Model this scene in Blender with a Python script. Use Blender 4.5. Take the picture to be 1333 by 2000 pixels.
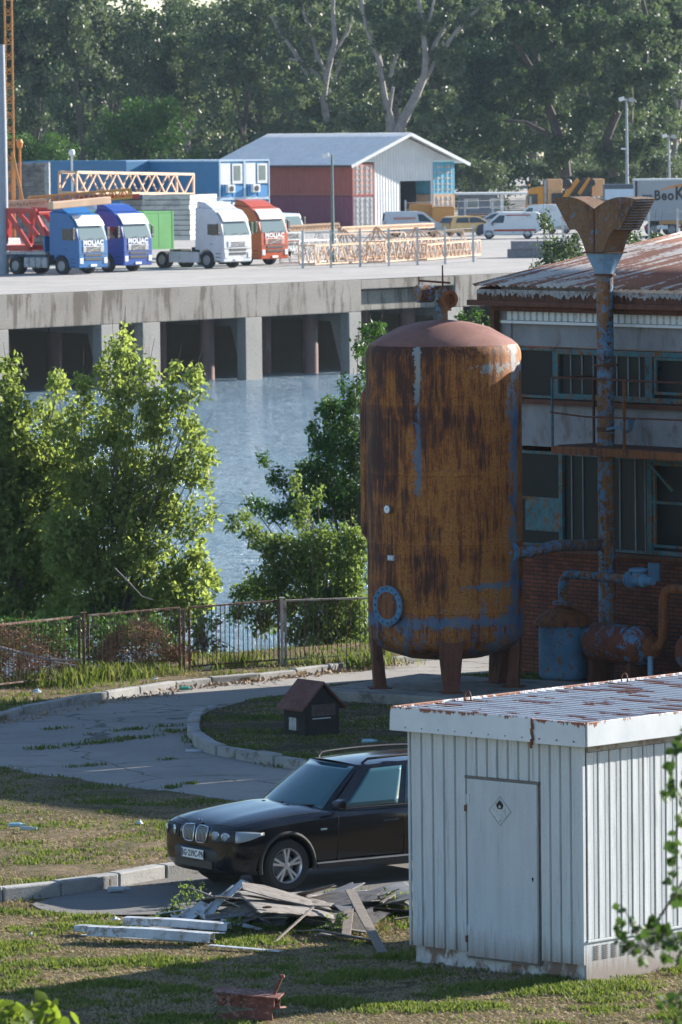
import bpy, bmesh, math, random
from mathutils import Vector, Matrix, Euler, noise
R = math.radians
C = bpy.context.scene.collection
for o in list(bpy.data.objects): bpy.data.objects.remove(o)
sc = bpy.context.scene
# ---------------- camera, world, sun, exposure ----------------
CAMZ = 10.2; FPX = 11500.0; HOR = 240.0
pitch = math.atan((1000 - HOR) / FPX)
RM = Matrix.Rotation(R(90) - pitch, 3, 'X') @ Matrix.Rotation(R(-0.6), 3, 'Z')
cd = bpy.data.cameras.new('camera'); cam = bpy.data.objects.new('camera', cd); C.objects.link(cam)
cam.matrix_world = Matrix.Translation((0, 0, CAMZ)) @ RM.to_4x4()
cd.sensor_fit = 'VERTICAL'; cd.sensor_height = 24.0; cd.sensor_width = 16.0
cd.lens = 24.0 * FPX / 2000.0
cd.clip_start = 0.5; cd.clip_end = 6000
cd.dof.use_dof = True; cd.dof.focus_distance = 86; cd.dof.aperture_fstop = 5.6
sc.camera = cam
SUNDIR = Vector((0.83 * math.cos(R(21)), 0.557 * math.cos(R(21)), math.sin(R(21)))).normalized()
W = bpy.data.worlds.new('World'); sc.world = W; W.use_nodes = True
wn = W.node_tree; bg = wn.nodes['Background']
sky = wn.nodes.new('ShaderNodeTexSky'); sky.sky_type = 'NISHITA'; sky.sun_disc = False
sky.sun_elevation = R(21); sky.sun_rotation = math.atan2(SUNDIR.x, SUNDIR.y)
sky.air_density = 1.0; sky.dust_density = 0.2; sky.ozone_density = 2.0
tint = wn.nodes.new('ShaderNodeMix'); tint.data_type = 'RGBA'; tint.blend_type = 'MULTIPLY'; tint.inputs[0].default_value = 1
tint.inputs[7].default_value = (.95, .985, 1.04, 1)      # cool white balance of the photograph
wn.links.new(sky.outputs[0], tint.inputs[6]); wn.links.new(tint.outputs[2], bg.inputs[0]); bg.inputs[1].default_value = 0.074
sl = bpy.data.lights.new('sun', 'SUN'); sl.energy = 5.0; sl.angle = R(0.5); sl.color = (1, .93, .84)
so = bpy.data.objects.new('sun', sl); C.objects.link(so); so.rotation_euler = SUNDIR.to_track_quat('Z', 'Y').to_euler()
sc.view_settings.view_transform = 'Standard'; sc.view_settings.look = 'None'
sc.view_settings.exposure = 1.5; sc.view_settings.gamma = 1

# ---------------- helpers ----------------
def ray(px, py):
    return RM @ Vector(((px - 666.5) / FPX, -(py - 1000) / FPX, -1))
def G(px, py, z=0.0):                       # point of the level z seen at a photo position
    v = ray(px, py); t = (z - CAMZ) / v.z
    return Vector((v.x * t, v.y * t, z))
def D(px, py, d):                           # point at distance d seen at a photo position
    v = ray(px, py); t = d / v.y
    return Vector((v.x * t, d, CAMZ + v.z * t))
def PL(px, py, p0, n):                      # point on a vertical plane
    v = ray(px, py); c = Vector((0, 0, CAMZ)); t = (p0 - c).dot(n) / v.dot(n)
    return c + v * t
QZ = 1.7; WZ = -3.4

class MB:
    def __init__(s): s.v = []; s.f = []; s.m = []; s.mi = 0
    def add(s, vs, fs, M=None):
        b = len(s.v)
        s.v += [tuple(M @ Vector(v)) if M is not None else tuple(v) for v in vs]
        s.f += [tuple(i + b for i in f) for f in fs]; s.m += [s.mi] * len(fs); return s
    def box(s, c, d, M=None, rz=0, rot=None):
        x, y, z = d[0] / 2, d[1] / 2, d[2] / 2
        vs = [Vector((a * x, b * y, e * z)) for a in (-1, 1) for b in (-1, 1) for e in (-1, 1)]
        m = Matrix.Rotation(rz, 3, 'Z') if rot is None else (rot if isinstance(rot, Matrix) else Euler(rot).to_matrix())
        vs = [m @ v + Vector(c) for v in vs]
        return s.add(vs, [(0, 1, 3, 2), (4, 6, 7, 5), (0, 4, 5, 1), (2, 3, 7, 6), (0, 2, 6, 4), (1, 5, 7, 3)], M)
    def bar(s, a, b, w, h=None, M=None):
        a = Vector(a); b = Vector(b); h = h or w; d = b - a
        if d.length < 1e-6: return s
        q = d.to_track_quat('X', 'Z').to_matrix()
        return s.box((a + b) / 2, (d.length, w, h), M, rot=q)
    def tube(s, pts, rad, n=8, cap=True, M=None):
        pts = [Vector(p) for p in pts]
        if not isinstance(rad, (list, tuple)): rad = [rad] * len(pts)
        vs = []; up = None
        for i, p in enumerate(pts):
            t = (pts[min(i + 1, len(pts) - 1)] - pts[max(i - 1, 0)]).normalized()
            if up is None:
                up = t.orthogonal().normalized()
            else:
                up = (up - t * up.dot(t))
                up = up.normalized() if up.length > 1e-5 else t.orthogonal().normalized()
            bt = t.cross(up)
            for k in range(n):
                a = 2 * math.pi * k / n
                vs.append(p + (up * math.cos(a) + bt * math.sin(a)) * rad[i])
        fs = []
        for i in range(len(pts) - 1):
            for k in range(n):
                k2 = (k + 1) % n
                fs.append((i * n + k, i * n + k2, (i + 1) * n + k2, (i + 1) * n + k))
        if cap:
            fs.append(tuple(range(n))[::-1]); fs.append(tuple((len(pts) - 1) * n + k for k in range(n)))
        return s.add(vs, fs, M)
    def lathe(s, prof, c=(0, 0, 0), n=32, M=None, axis='Z', cap=True):
        c = Vector(c); vs = []
        for r, z in prof:
            for k in range(n):
                a = 2 * math.pi * k / n
                v = Vector((r * math.cos(a), r * math.sin(a), z))
                if axis == 'X': v = Vector((v.z, v.x, v.y))
                if axis == 'Y': v = Vector((v.y, v.z, v.x))
                vs.append(v + c)
        fs = []
        for i in range(len(prof) - 1):
            for k in range(n):
                k2 = (k + 1) % n
                fs.append((i * n + k, i * n + k2, (i + 1) * n + k2, (i + 1) * n + k))
        if cap and prof[0][0] > 1e-4: fs.append(tuple(range(n))[::-1])
        if cap and prof[-1][0] > 1e-4: fs.append(tuple((len(prof) - 1) * n + k for k in range(n)))
        return s.add(vs, fs, M)
    def prism(s, poly, a, b, ax='Y', M=None):     # poly in the plane across ax, extruded from a to b
        def P(u, v, w): return {'Y': (u, w, v), 'X': (w, u, v), 'Z': (u, v, w)}[ax]
        n = len(poly); vs = [P(u, v, a) for u, v in poly] + [P(u, v, b) for u, v in poly]
        fs = [tuple(range(n)), tuple(range(n, 2 * n))[::-1]] + [(i, i + n, (i + 1) % n + n, (i + 1) % n) for i in range(n)]
        return s.add(vs, fs, M)
    def grid(s, rows, M=None, closed=False):
        nr = len(rows); nc = len(rows[0]); fs = []
        for i in range(nr - 1):
            for j in range(nc - (0 if closed else 1)):
                j2 = (j + 1) % nc
                fs.append((i * nc + j, i * nc + j2, (i + 1) * nc + j2, (i + 1) * nc + j))
        return s.add([p for r in rows for p in r], fs, M)
    def quad(s, *p, M=None): return s.add(p, [tuple(range(len(p)))], M)
    def build(s, name, mat, parent=None, smooth=False, bevel=0, sub=0, fix=True, loc=None, rz=None, weld=False, solid=0):
        me = bpy.data.meshes.new(name); me.from_pydata(s.v, [], s.f)
        for m in (mat if isinstance(mat, (list, tuple)) else [mat]): me.materials.append(m)
        if any(s.m): me.polygons.foreach_set('material_index', s.m)
        if fix or weld:
            bm = bmesh.new(); bm.from_mesh(me)
            if weld: bmesh.ops.remove_doubles(bm, verts=bm.verts, dist=1e-4)
            if fix: bmesh.ops.recalc_face_normals(bm, faces=bm.faces)
            bm.to_mesh(me); bm.free()
        if smooth:
            me.polygons.foreach_set('use_smooth', [True] * len(me.polygons))
            try: me.set_sharp_from_angle(angle=R(smooth if smooth is not True else 40))
            except Exception: pass
        me.update()
        o = bpy.data.objects.new(name, me); C.objects.link(o)
        if parent is not None: o.parent = parent
        if loc is not None: o.location = loc
        if rz is not None: o.rotation_euler = (0, 0, rz)
        if solid:
            m = o.modifiers.new('s', 'SOLIDIFY'); m.thickness = solid; m.offset = 0
        if bevel:
            m = o.modifiers.new('b', 'BEVEL'); m.width = bevel; m.segments = 2; m.limit_method = 'ANGLE'
            m.angle_limit = R(35)
        if sub:
            m = o.modifiers.new('d', 'SUBSURF'); m.levels = sub; m.render_levels = sub
        return o
def tag(o, label, cat, group=None):
    o['label'] = label; o['category'] = cat
    if group: o['group'] = group
    return o
def thing(name, label, cat, loc=(0, 0, 0), rz=0, group=None):
    o = bpy.data.objects.new(name, None); C.objects.link(o); o.empty_display_size = .3
    o.location = loc; o.rotation_euler = (0, 0, rz); return tag(o, label, cat, group)
def struct(o, kind='structure'):
    o['kind'] = kind; return o
def copytree(o, parent=None, loc=None, rz=None, label=None, scale=None):
    c = o.copy(); C.objects.link(c)
    if parent is not None: c.parent = parent
    if loc is not None: c.location = loc
    if rz is not None: c.rotation_euler = (0, 0, rz)
    if scale is not None: c.scale = scale if isinstance(scale, (tuple, list)) else (scale,) * 3
    if label: c['label'] = label
    for ch in o.children: copytree(ch, c)
    return c
def text(name, s, size, mat, parent, M, depth=.004, bold=0.0, xs=1.0):
    cu = bpy.data.curves.new(name, 'FONT'); cu.body = s; cu.size = size; cu.align_x = 'CENTER'; cu.align_y = 'CENTER'
    cu.extrude = depth; cu.offset = bold; cu.resolution_u = 3; cu.space_character = 1.12
    t = bpy.data.objects.new(name, cu); C.objects.link(t)
    dg = bpy.context.evaluated_depsgraph_get(); me = bpy.data.meshes.new_from_object(t.evaluated_get(dg))
    bpy.data.objects.remove(t); me.materials.clear(); me.materials.append(mat)
    me.transform(Matrix.Diagonal((xs, 1, 1, 1))); me.transform(M)
    o = bpy.data.objects.new(name, me); C.objects.link(o); o.parent = parent
    return o
def frame(origin, xdir, zdir=Vector((0, 0, 1))):
    x = Vector(xdir).normalized(); z = Vector(zdir).normalized(); y = z.cross(x).normalized(); z = x.cross(y)
    return Matrix(((x.x, y.x, z.x, origin[0]), (x.y, y.y, z.y, origin[1]), (x.z, y.z, z.z, origin[2]), (0, 0, 0, 1)))

# ---------------- materials ----------------
class NT:
    def __init__(s, name):
        s.mat = bpy.data.materials.new(name); s.mat.use_nodes = True; s.t = s.mat.node_tree
        s.b = s.t.nodes['Principled BSDF']; s.co = {}
    def n(s, typ, **kw):
        x = s.t.nodes.new(typ)
        for k, v in kw.items():
            if k.startswith('i_'):
                key = k[2:]; key = int(key) if key.isdigit() else key.replace('_', ' ')
                x.inputs[key].default_value = v
            else: setattr(x, k, v)
        return x
    def l(s, a, b): s.t.links.new(a, b)
    def coord(s, kind='Object', scale=(1, 1, 1), rot=(0, 0, 0)):
        if kind == 'World':
            g = s.n('ShaderNodeNewGeometry').outputs['Position']
        else: g = s.n('ShaderNodeTexCoord').outputs[kind]
        m = s.n('ShaderNodeMapping'); m.inputs['Scale'].default_value = scale; m.inputs['Rotation'].default_value = rot
        s.l(g, m.inputs[0]); return m.outputs[0]
    def noise(s, co, scale=5, detail=6, rough=.6, dist=0):
        x = s.n('ShaderNodeTexNoise', i_Scale=scale, i_Detail=detail, i_Roughness=rough, i_Distortion=dist)
        s.l(co, x.inputs['Vector']); return x.outputs['Fac']
    def ramp(s, fac, stops, interp='LINEAR'):
        x = s.n('ShaderNodeValToRGB'); r = x.color_ramp; r.interpolation = interp
        while len(r.elements) < len(stops): r.elements.new(.5)
        for e, (p, c) in zip(r.elements, stops):
            e.position = p; e.color = (c, c, c, 1) if isinstance(c, (int, float)) else (*c, 1)
        s.l(fac, x.inputs[0]); return x.outputs[0]
    def mix(s, fac, a, b, mode='MIX'):
        x = s.n('ShaderNodeMix', data_type='RGBA', blend_type=mode)
        for k, v in ((0, fac), (6, a), (7, b)):
            if isinstance(v, (int, float)): x.inputs[k].default_value = v
            elif isinstance(v, tuple): x.inputs[k].default_value = (*v, 1) if len(v) == 3 else v
            else: s.l(v, x.inputs[k])
        return x.outputs[2]
    def math(s, op, a, b=0.0, clamp=False):
        x = s.n('ShaderNodeMath', operation=op, use_clamp=clamp)
        for k, v in ((0, a), (1, b)):
            if isinstance(v, (int, float)): x.inputs[k].default_value = v
            else: s.l(v, x.inputs[k])
        return x.outputs[0]
    def col(s, c):
        if isinstance(c, tuple): s.b.inputs['Base Color'].default_value = (*c, 1)
        else: s.l(c, s.b.inputs['Base Color'])
    def set(s, rough=.7, metal=0., spec=.5):
        for k, v in (('Roughness', rough), ('Metallic', metal), ('Specular IOR Level', spec)):
            if isinstance(v, (int, float)): s.b.inputs[k].default_value = v
            else: s.l(v, s.b.inputs[k])
        return s
    def bump(s, h, strength=.3, dist=.01):
        x = s.n('ShaderNodeBump', i_Strength=strength, i_Distance=dist); s.l(h, x.inputs['Height'])
        s.l(x.outputs[0], s.b.inputs['Normal']); return s
def simple(name, c, rough=.6, metal=0., var=.25, scale=3., bump=0., spec=.5, fine=40., stretch=(1, 1, 1), dirt=None, dirtamt=.5):
    """one paint / material: base colour, mottled lighter and darker, optional dirt patches"""
    t = NT(name); co = t.coord(scale=stretch)
    n1 = t.noise(co, scale, 6); n2 = t.noise(co, fine, 3)
    f = t.ramp(t.math('ADD', t.math('MULTIPLY', n1, .7), t.math('MULTIPLY', n2, .3)), [(.35, 1 - var), (.65, 1 + var * .6)])
    cc = t.mix(1., c, f, 'MULTIPLY')
    if dirt:
        m = t.ramp(t.noise(co, scale * 1.7, 8, .7, .3), [(dirtamt, 0), (dirtamt + .1, 1)])
        cc = t.mix(m, cc, dirt)
    t.col(cc); t.set(rough, metal, spec)
    if bump: t.bump(n2, bump, .02)
    return t.mat
def rusty(name, paint, amt=.5, dark=(.055, .022, .014), orange=(.21, .095, .028), scale=1.2, streak=5., rough=.75, z0=None, dirtred=(.10, .04, .028)):
    """peeling paint over orange-brown rust with vertical streaks of dark rust"""
    t = NT(name); co = t.coord(); cs = t.coord(scale=(streak, streak, .45)); cs2 = t.coord(scale=(streak * 3.2, streak * 3.2, .8))
    big = t.noise(co, scale, 7, .65, .4); st = t.noise(cs, 1.6, 6, .6); st2 = t.noise(cs2, 2., 4, .7)
    fine = t.noise(co, 22, 6, .75); mid = t.noise(co, scale * 3.1, 8, .72, .5)
    r = t.ramp(t.math('ADD', t.math('MULTIPLY', st, .45), t.math('ADD', t.math('MULTIPLY', st2, .3), t.math('MULTIPLY', big, .25))),
               [(.41, dark), (.455, (dark[0] * 1.7, dark[1] * 1.6, dark[2] * 1.5)), (.5, orange), (.62, (orange[0] * 1.15, orange[1] * 1.2, orange[2] * 1.5))])
    r = t.mix(t.ramp(fine, [(.3, .45), (.62, 1.)]), (.03, .013, .01), r)
    pm = t.math('ADD', t.math('MULTIPLY', mid, .5), t.math('ADD', t.math('MULTIPLY', st, .2), t.math('MULTIPLY', fine, .3)))
    pf = t.ramp(pm, [(amt - .012, 1), (amt + .012, 0)])
    pc = t.mix(t.ramp(big, [(.3, 0), (.7, 1)]), paint, tuple(min(1, x * 1.5 + .04) for x in paint))
    t.col(t.mix(pf, r, pc)); t.set(rough, 0, .3); t.bump(t.math('ADD', fine, t.math('MULTIPLY', pf, .6)), .35, .008)
    return t.mat
def glass_dark(name, c=(.01, .014, .016), rough=.04):
    t = NT(name); t.col(c); t.set(rough, 0, .8); return t.mat
def leafmat(name, c1, c2, tr=.45, rough=.45, scale=.8, spec=.4):
    t = NT(name); co = t.coord('World'); oi = t.n('ShaderNodeObjectInfo').outputs['Random']
    n = t.noise(co, scale, 3, .6); n2 = t.noise(co, 17., 2, .5)
    f = t.ramp(t.math('ADD', t.math('MULTIPLY', n, .5), t.math('MULTIPLY', n2, .5)), [(.35, 0), (.65, 1)])
    c = t.mix(f, c1, c2); c = t.mix(t.ramp(oi, [(0, 0.), (1, .4)]), c, tuple(x * .6 for x in c1))
    t.col(c); t.set(max(rough, .45), 0, spec * .4)
    out = t.t.nodes['Material Output']; ts = t.n('ShaderNodeBsdfTranslucent'); mx = t.n('ShaderNodeMixShader'); mx.inputs[0].default_value = tr
    cc = t.mix(1., c, (1.15, 1.2, .65), 'MULTIPLY'); t.l(cc, ts.inputs[0])
    t.l(t.b.outputs[0], mx.inputs[1]); t.l(ts.outputs[0], mx.inputs[2]); t.l(mx.outputs[0], out.inputs[0])
    return t.mat
# ---------------- ground, roads, kerbs, water, quay land ----------------
from mathutils.geometry import delaunay_2d_cdt
rnd = random.Random(7)
def ground_mat(name, green, dry, soil, gscale=.55, thr=.5):
    t = NT(name); co = t.coord('World')
    a = t.noise(co, gscale, 8, .7, .4); b = t.noise(co, 9, 8, .75); c = t.noise(t.coord('World', (1, 3.5, 1)), 30, 4, .7)
    g = t.ramp(a, [(thr - .05, dry), (thr + .05, green)])
    g = t.mix(t.ramp(b, [(.42, 1), (.58, 0)]), g, soil); g = t.mix(1., g, t.ramp(c, [(.3, .45), (.7, 1.35)]), 'MULTIPLY')
    t.col(g); t.set(.95, 0, .1); t.bump(t.math('ADD', b, c), .9, .05); return t.mat
m_soil = ground_mat('grassy_soil', (.10, .11, .045), (.32, .25, .155), (.18, .135, .09))
def asphalt_mat(name, c, c2, cracks=True, dirt=(.12, .105, .085)):
    t = NT(name); co = t.coord('World')
    a = t.noise(co, .35, 8, .7, .3); b = t.noise(co, 60, 4, .8); d = t.noise(t.coord('World', (.5, 1.6, 1)), 1.4, 8, .75, .5)
    g = t.mix(t.ramp(a, [(.38, 0), (.62, 1)]), c, c2)
    g = t.mix(1., g, t.ramp(b, [(.3, .62), (.7, 1.3)]), 'MULTIPLY')
    g = t.mix(t.ramp(d, [(.56, 0), (.68, .75)]), g, dirt)
    if cracks:
        v = t.n('ShaderNodeTexVoronoi', feature='DISTANCE_TO_EDGE', i_Scale=.33)
        wv = t.n('ShaderNodeVectorMath', operation='ADD'); nn = t.n('ShaderNodeTexNoise', i_Scale=1.2, i_Detail=6)
        t.l(co, nn.inputs['Vector']); t.l(co, wv.inputs[0]); t.l(nn.outputs['Color'], wv.inputs[1]); t.l(wv.outputs[0], v.inputs['Vector'])
        g = t.mix(t.ramp(v.outputs['Distance'], [(.0, .85), (.012, 0)]), g, (.025, .022, .018))
    t.col(g); t.set(.9, 0, .25); t.bump(b, .5, .01); return t.mat
m_road = asphalt_mat('old_asphalt', (.245, .23, .21), (.31, .29, .26))
m_kerb = simple('kerb_stone', (.30, .30, .29), .9, var=.3, scale=2, bump=.4, dirt=(.13, .12, .10), dirtamt=.55)

def surf(name, pts, zf, mat, step=.6, skirt=.0, jitter=0.):
    """a ground sheet inside an outline, with interior points so that it can undulate"""
    P = [Vector((p[0], p[1])) for p in pts]; n = len(P)
    xs = [p.x for p in P]; ys = [p.y for p in P]; V = list(P)
    x = min(xs) + step / 2
    while x < max(xs):
        y = min(ys) + step / 2
        while y < max(ys):
            V.append(Vector((x + rnd.uniform(-.2, .2) * step, y + rnd.uniform(-.2, .2) * step))); y += step
        x += step
    vs, es, fs, *_ = delaunay_2d_cdt(V, [], [list(range(n))], 1, 1e-5)
    b = MB(); b.v = [(v.x, v.y, zf(v.x, v.y) + (jitter * (noise.noise(Vector((v.x * .8, v.y * .8, 3))) if jitter else 0))) for v in vs]
    b.f = [tuple(f) for f in fs]; b.m = [0] * len(fs)
    if skirt:
        k = len(b.v); m = len(P)
        b.v += [(p.x, p.y, zf(p.x, p.y)) for p in P] + [(p.x, p.y, zf(p.x, p.y) - skirt) for p in P]
        b.f += [(k + i, k + (i + 1) % m, k + m + (i + 1) % m, k + m + i) for i in range(m)]; b.m += [0] * m
    return b.build(name, mat, fix=False)
def inpoly(x, y, P):
    r = False; n = len(P); j = n - 1
    for i in range(n):
        if (P[i][1] > y) != (P[j][1] > y) and x < (P[j][0] - P[i][0]) * (y - P[i][1]) / (P[j][1] - P[i][1]) + P[i][0]: r = not r
        j = i
    return r
# outlines taken on the level of the lot
FK = [G(*p) for p in [(-300, 1490), (-120, 1446), (0, 1413), (37, 1398), (74, 1391), (105, 1386), (162, 1374.5), (199, 1369), (236, 1363), (277, 1357), (319, 1351), (365, 1344), (450, 1336), (488, 1334), (573, 1324), (656, 1313), (733, 1303), (800, 1296), (880, 1289), (980, 1281), (1090, 1273)]]
LG = [G(*p) for p in [(-700, 1440), (-300, 1473), (0, 1499), (47, 1509), (88, 1518), (142, 1525), (219, 1536), (257, 1542), (317, 1550), (436, 1565), (560, 1580), (700, 1597)]]
IS = [G(*p) for p in [(428, 1397), (409, 1404), (393, 1415), (389, 1428), (392, 1443), (401, 1456), (414, 1467), (436, 1475), (459, 1480), (492, 1485), (528, 1493), (571, 1500), (680, 1516), (800, 1532), (1000, 1545), (1200, 1520)]]
IB = [G(*p) for p in [(1200, 1325), (1000, 1328), (885, 1331), (740, 1341), (655, 1352), (580, 1368), (500, 1379)]]
NK = [G(*p) for p in [(-500, 1812), (-200, 1782), (0, 1763), (94, 1754), (152, 1747), (216, 1739), (277, 1724), (334, 1717), (400, 1708), (520, 1694), (700, 1674), (900, 1650)]]
FB = [G(*p) for p in [(-500, 1480), (-200, 1412), (0, 1352), (170, 1330), (365, 1306), (545, 1292), (735, 1277), (900, 1268), (1100, 1262)]]     # foot of the fence
bank = [Vector((p.x, p.y + 1.6, 0)) for p in FB]
# lot sheet, running forward under the camera and back to the top of the bank
lot = [(-60, 20), (70, 20), (70, 128), (bank[-1].x, bank[-1].y)] + [(p.x, p.y) for p in bank[::-1][1:]] + [(-60, bank[0].y)]
struct(surf('ground', lot, lambda x, y: 0.0, m_soil, 3.))
m_bankm = ground_mat('bank_earth', (.04, .06, .02), (.13, .10, .055), (.07, .05, .035))
bb = MB(); bl = [Vector((-60, bank[0].y, 0))] + bank + [Vector((70, 128, 0))]
bb.grid([[(p.x, p.y, -.001) for p in bl], [(p.x - .3, p.y + 3, -1.6) for p in bl], [(p.x - .6, p.y + 7.5, -5.) for p in bl]])
struct(bb.build('river_bank', m_bankm, smooth=True))
# road loop
road = [(p.x, p.y) for p in FK] + [(40, FK[-1].y - 3), (40, 86.5), (LG[-1].x + 6, LG[-1].y + .3)] + [(p.x, p.y) for p in LG[::-1]]
ROAD = road
struct(surf('road', road, lambda x, y: .02, m_road, 2.5))
# parking strip the car stands on
pk = [G(*p) for p in [(900, 1650), (700, 1674), (520, 1694), (400, 1708), (334, 1717), (277, 1724), (216, 1739), (152, 1747), (105, 1756), (62, 1769), (75, 1777), (100, 1784), (150, 1789), (240, 1790), (330, 1789), (420, 1780), (600, 1790), (900, 1800)]]
PARK = [(p.x, p.y) for p in pk]
struct(surf('parking_strip', PARK, lambda x, y: .024, asphalt_mat('parking_asphalt', (.13, .128, .124), (.18, .172, .16), False), 2.))
# raised grass areas
isl = [(p.x, p.y) for p in IS] + [(p.x, p.y) for p in IB]
ISL = isl
m_grassg = ground_mat('trodden_grass', (.07, .085, .03), (.20, .155, .095), (.11, .08, .06), .8, .48)
struct(surf('island_ground', isl, lambda x, y: .13, m_grassg, .7, .14, .05))
verge = [(p.x, p.y + .02) for p in FK] + [(p.x, p.y + 1.6) for p in FB[::-1]]
VERGE = verge
struct(surf('verge_ground', verge, lambda x, y: .1, m_soil, .9, .12, .05))
field = [(p.x, p.y - .03) for p in LG] + [(p.x, p.y + .1) for p in NK[::-1]]
FIELD = field
def zfield(x, y):
    t = min(1, max(0, (y - 79.0) / 10.)); return .14 - .10 * t
struct(surf('lawn_ground', field, zfield, m_soil, .7, .1, .04))
FORE = [(p.x, p.y) for p in [G(*q) for q in [(-120, 1766), (62, 1772), (100, 1786), (240, 1793), (330, 1792), (420, 1785), (600, 1792), (820, 1800), (1420, 1800), (1420, 2060), (-120, 2060)]]]

def kerb(name, pts, h, w, length=.95, z0=0., tilt=.02):
    """a row of kerb stones following a line"""
    b = MB(); P = [Vector((p[0], p[1], 0)) for p in pts]; acc = [0]
    for i in range(1, len(P)): acc.append(acc[-1] + (P[i] - P[i - 1]).length)
    def at(s):
        s = max(0, min(acc[-1] - 1e-4, s))
        for i in range(1, len(P)):
            if s <= acc[i]:
                return P[i - 1].lerp(P[i], (s - acc[i - 1]) / (acc[i] - acc[i - 1]))
    s = 0
    while s < acc[-1] - .3:
        L = length * rnd.uniform(.85, 1.15); a = at(s + .008); c = at(s + L - .012); d = (c - a)
        if d.length < .1: break
        q = d.normalized(); nrm = Vector((-q.y, q.x, 0)); hh = h + rnd.uniform(-tilt, tilt) * .7
        o = nrm * (w / 2 + rnd.uniform(-.012, .012)) + Vector((0, 0, z0 + hh / 2 - .1))
        b.box((a + c) / 2 + o, (d.length, w, hh + .2), rot=Matrix.Rotation(math.atan2(d.y, d.x) + rnd.uniform(-.01, .01), 3, 'Z') @ Matrix.Rotation(rnd.uniform(-.01, .01), 3, 'Y'))
        s += L
    return struct(b.build(name, m_kerb, bevel=.022))
kerb('kerb_far', [(p.x, p.y) for p in FK], .15, .16, .98)
kerb('kerb_island', [(p.x, p.y) for p in IS[:-2]][::1], .2, -.2, .62, tilt=.05)
kerb('kerb_lawn', [(p.x, p.y) for p in LG], .06, -.1, 1.0)
kerb('kerb_near', [(p.x, p.y) for p in NK], .2, .22, 1.0)

# water
t = NT('river_water'); co = t.coord('World', (1, 1, 1))
w1 = t.noise(t.coord('World', (.5, 1.1, 1)), 1.1, 5, .6, .4); w2 = t.noise(t.coord('World', (.7, 1.4, 1)), 4.0, 4, .6); w3 = t.noise(t.coord('World', (.12, .12, 1)), 1.0, 3, .5)
t.col((.13, .26, .37)); t.set(.18, 0, .5); t.b.inputs['IOR'].default_value = 1.33
hh = t.math('MULTIPLY', t.math('ADD', t.math('MULTIPLY', w1, 1.0), t.math('MULTIPLY', w2, .45)), t.ramp(w3, [(.3, .55), (.7, 1.)]))
t.bump(hh, 1., 2.6); m_water = t.mat
wb = MB(); wb.quad((-400, 100, WZ), (900, 100, WZ), (900, 1800, WZ), (-400, 1800, WZ)); struct(wb.build('water', m_water, fix=False))
# ---------------- brick hall ----------------
HX = Vector((.62, -.785, 0)).normalized(); HN = Vector((HX.y, -HX.x, 0))      # along the facade, out of the facade
A0 = D(979, 640, 108.6); A0.z = 0
HM = frame(A0, HX); HRZ = math.atan2(HX.y, HX.x); HMI = HM.inverted()
def fp(px, py, off=0.):
    p = HMI @ PL(px, py, A0 + HN * off, HN); return p.x, p.z
BLUE = (.055, .14, .23)
def brick_mat(name, c1, c2, mort, sx=1.):
    t = NT(name); g = t.n('ShaderNodeTexCoord').outputs['Object']; s = t.n('ShaderNodeSeparateXYZ'); t.l(g, s.inputs[0])
    c = t.n('ShaderNodeCombineXYZ'); t.l(s.outputs[0], c.inputs[0]); t.l(s.outputs[2], c.inputs[1])
    b = t.n('ShaderNodeTexBrick', i_Scale=1., i_Mortar_Size=.012); b.inputs['Brick Width'].default_value = .25 * sx; b.inputs['Row Height'].default_value = .075
    b.inputs['Color1'].default_value = (*c1, 1); b.inputs['Color2'].default_value = (*c2, 1); b.inputs['Mortar'].default_value = (*mort, 1)
    t.l(c.outputs[0], b.inputs['Vector']); n = t.noise(g, 3, 6); n2 = t.noise(g, 30, 4)
    cc = t.mix(1., b.outputs['Color'], t.ramp(t.math('ADD', t.math('MULTIPLY', n, .6), t.math('MULTIPLY', n2, .4)), [(.35, .5), (.65, 1.3)]), 'MULTIPLY')
    t.col(cc); t.set(.9, 0, .2); t.bump(b.outputs['Fac'], -.5, .01); return t.mat
m_brick = brick_mat('red_brick', (.21, .065, .035), (.12, .04, .028), (.045, .03, .025))
m_render = simple('stained_render', (.25, .26, .28), .9, var=.25, scale=1.4, bump=.3, dirt=(.17, .15, .15), dirtamt=.54, stretch=(1, 1, .5))
m_clad = simple('white_cladding', (.62, .66, .68), .55, var=.12, scale=2, dirt=(.30, .27, .24), dirtamt=.6, stretch=(1, 1, .3))
m_teal = rusty('teal_frame_paint', (.03, .105, .125), .52, scale=2.5, streak=6)
m_rustd = rusty('dark_rust', (.06, .10, .14), .30, orange=(.12, .045, .025), scale=2)
m_rust = rusty('orange_rust', (.05, .12, .20), .40, orange=(.24, .085, .025), dark=(.07, .025, .015), scale=2)
m_pipe = rusty('peeling_blue_pipe', BLUE, .485, orange=(.24, .115, .04), scale=2.2, streak=3.5)
m_blue = rusty('peeling_blue_vessel', BLUE, .56, orange=(.22, .10, .035), scale=2.4, streak=3)
m_vred = rusty('red_rust_vessel', BLUE, .47, orange=(.18, .05, .02), dark=(.06, .02, .015), scale=1.6, streak=2)
m_pane = glass_dark('dark_window_glass', (.012, .015, .016), .25); m_pane.node_tree.nodes['Principled BSDF'].inputs['Specular IOR Level'].default_value = .12
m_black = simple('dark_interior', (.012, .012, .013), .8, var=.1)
m_thin = simple('pale_glazing_bar', (.28, .32, .34), .6)
hall = thing('brick_hall', 'derelict brick hall with rusted corrugated roof and rows of dark teal framed windows', 'building', A0, HRZ)
LX, LY = 17.0, 5.0
zr = lambda y, x=1250, off=0.: fp(x, y, off)[1]
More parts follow.
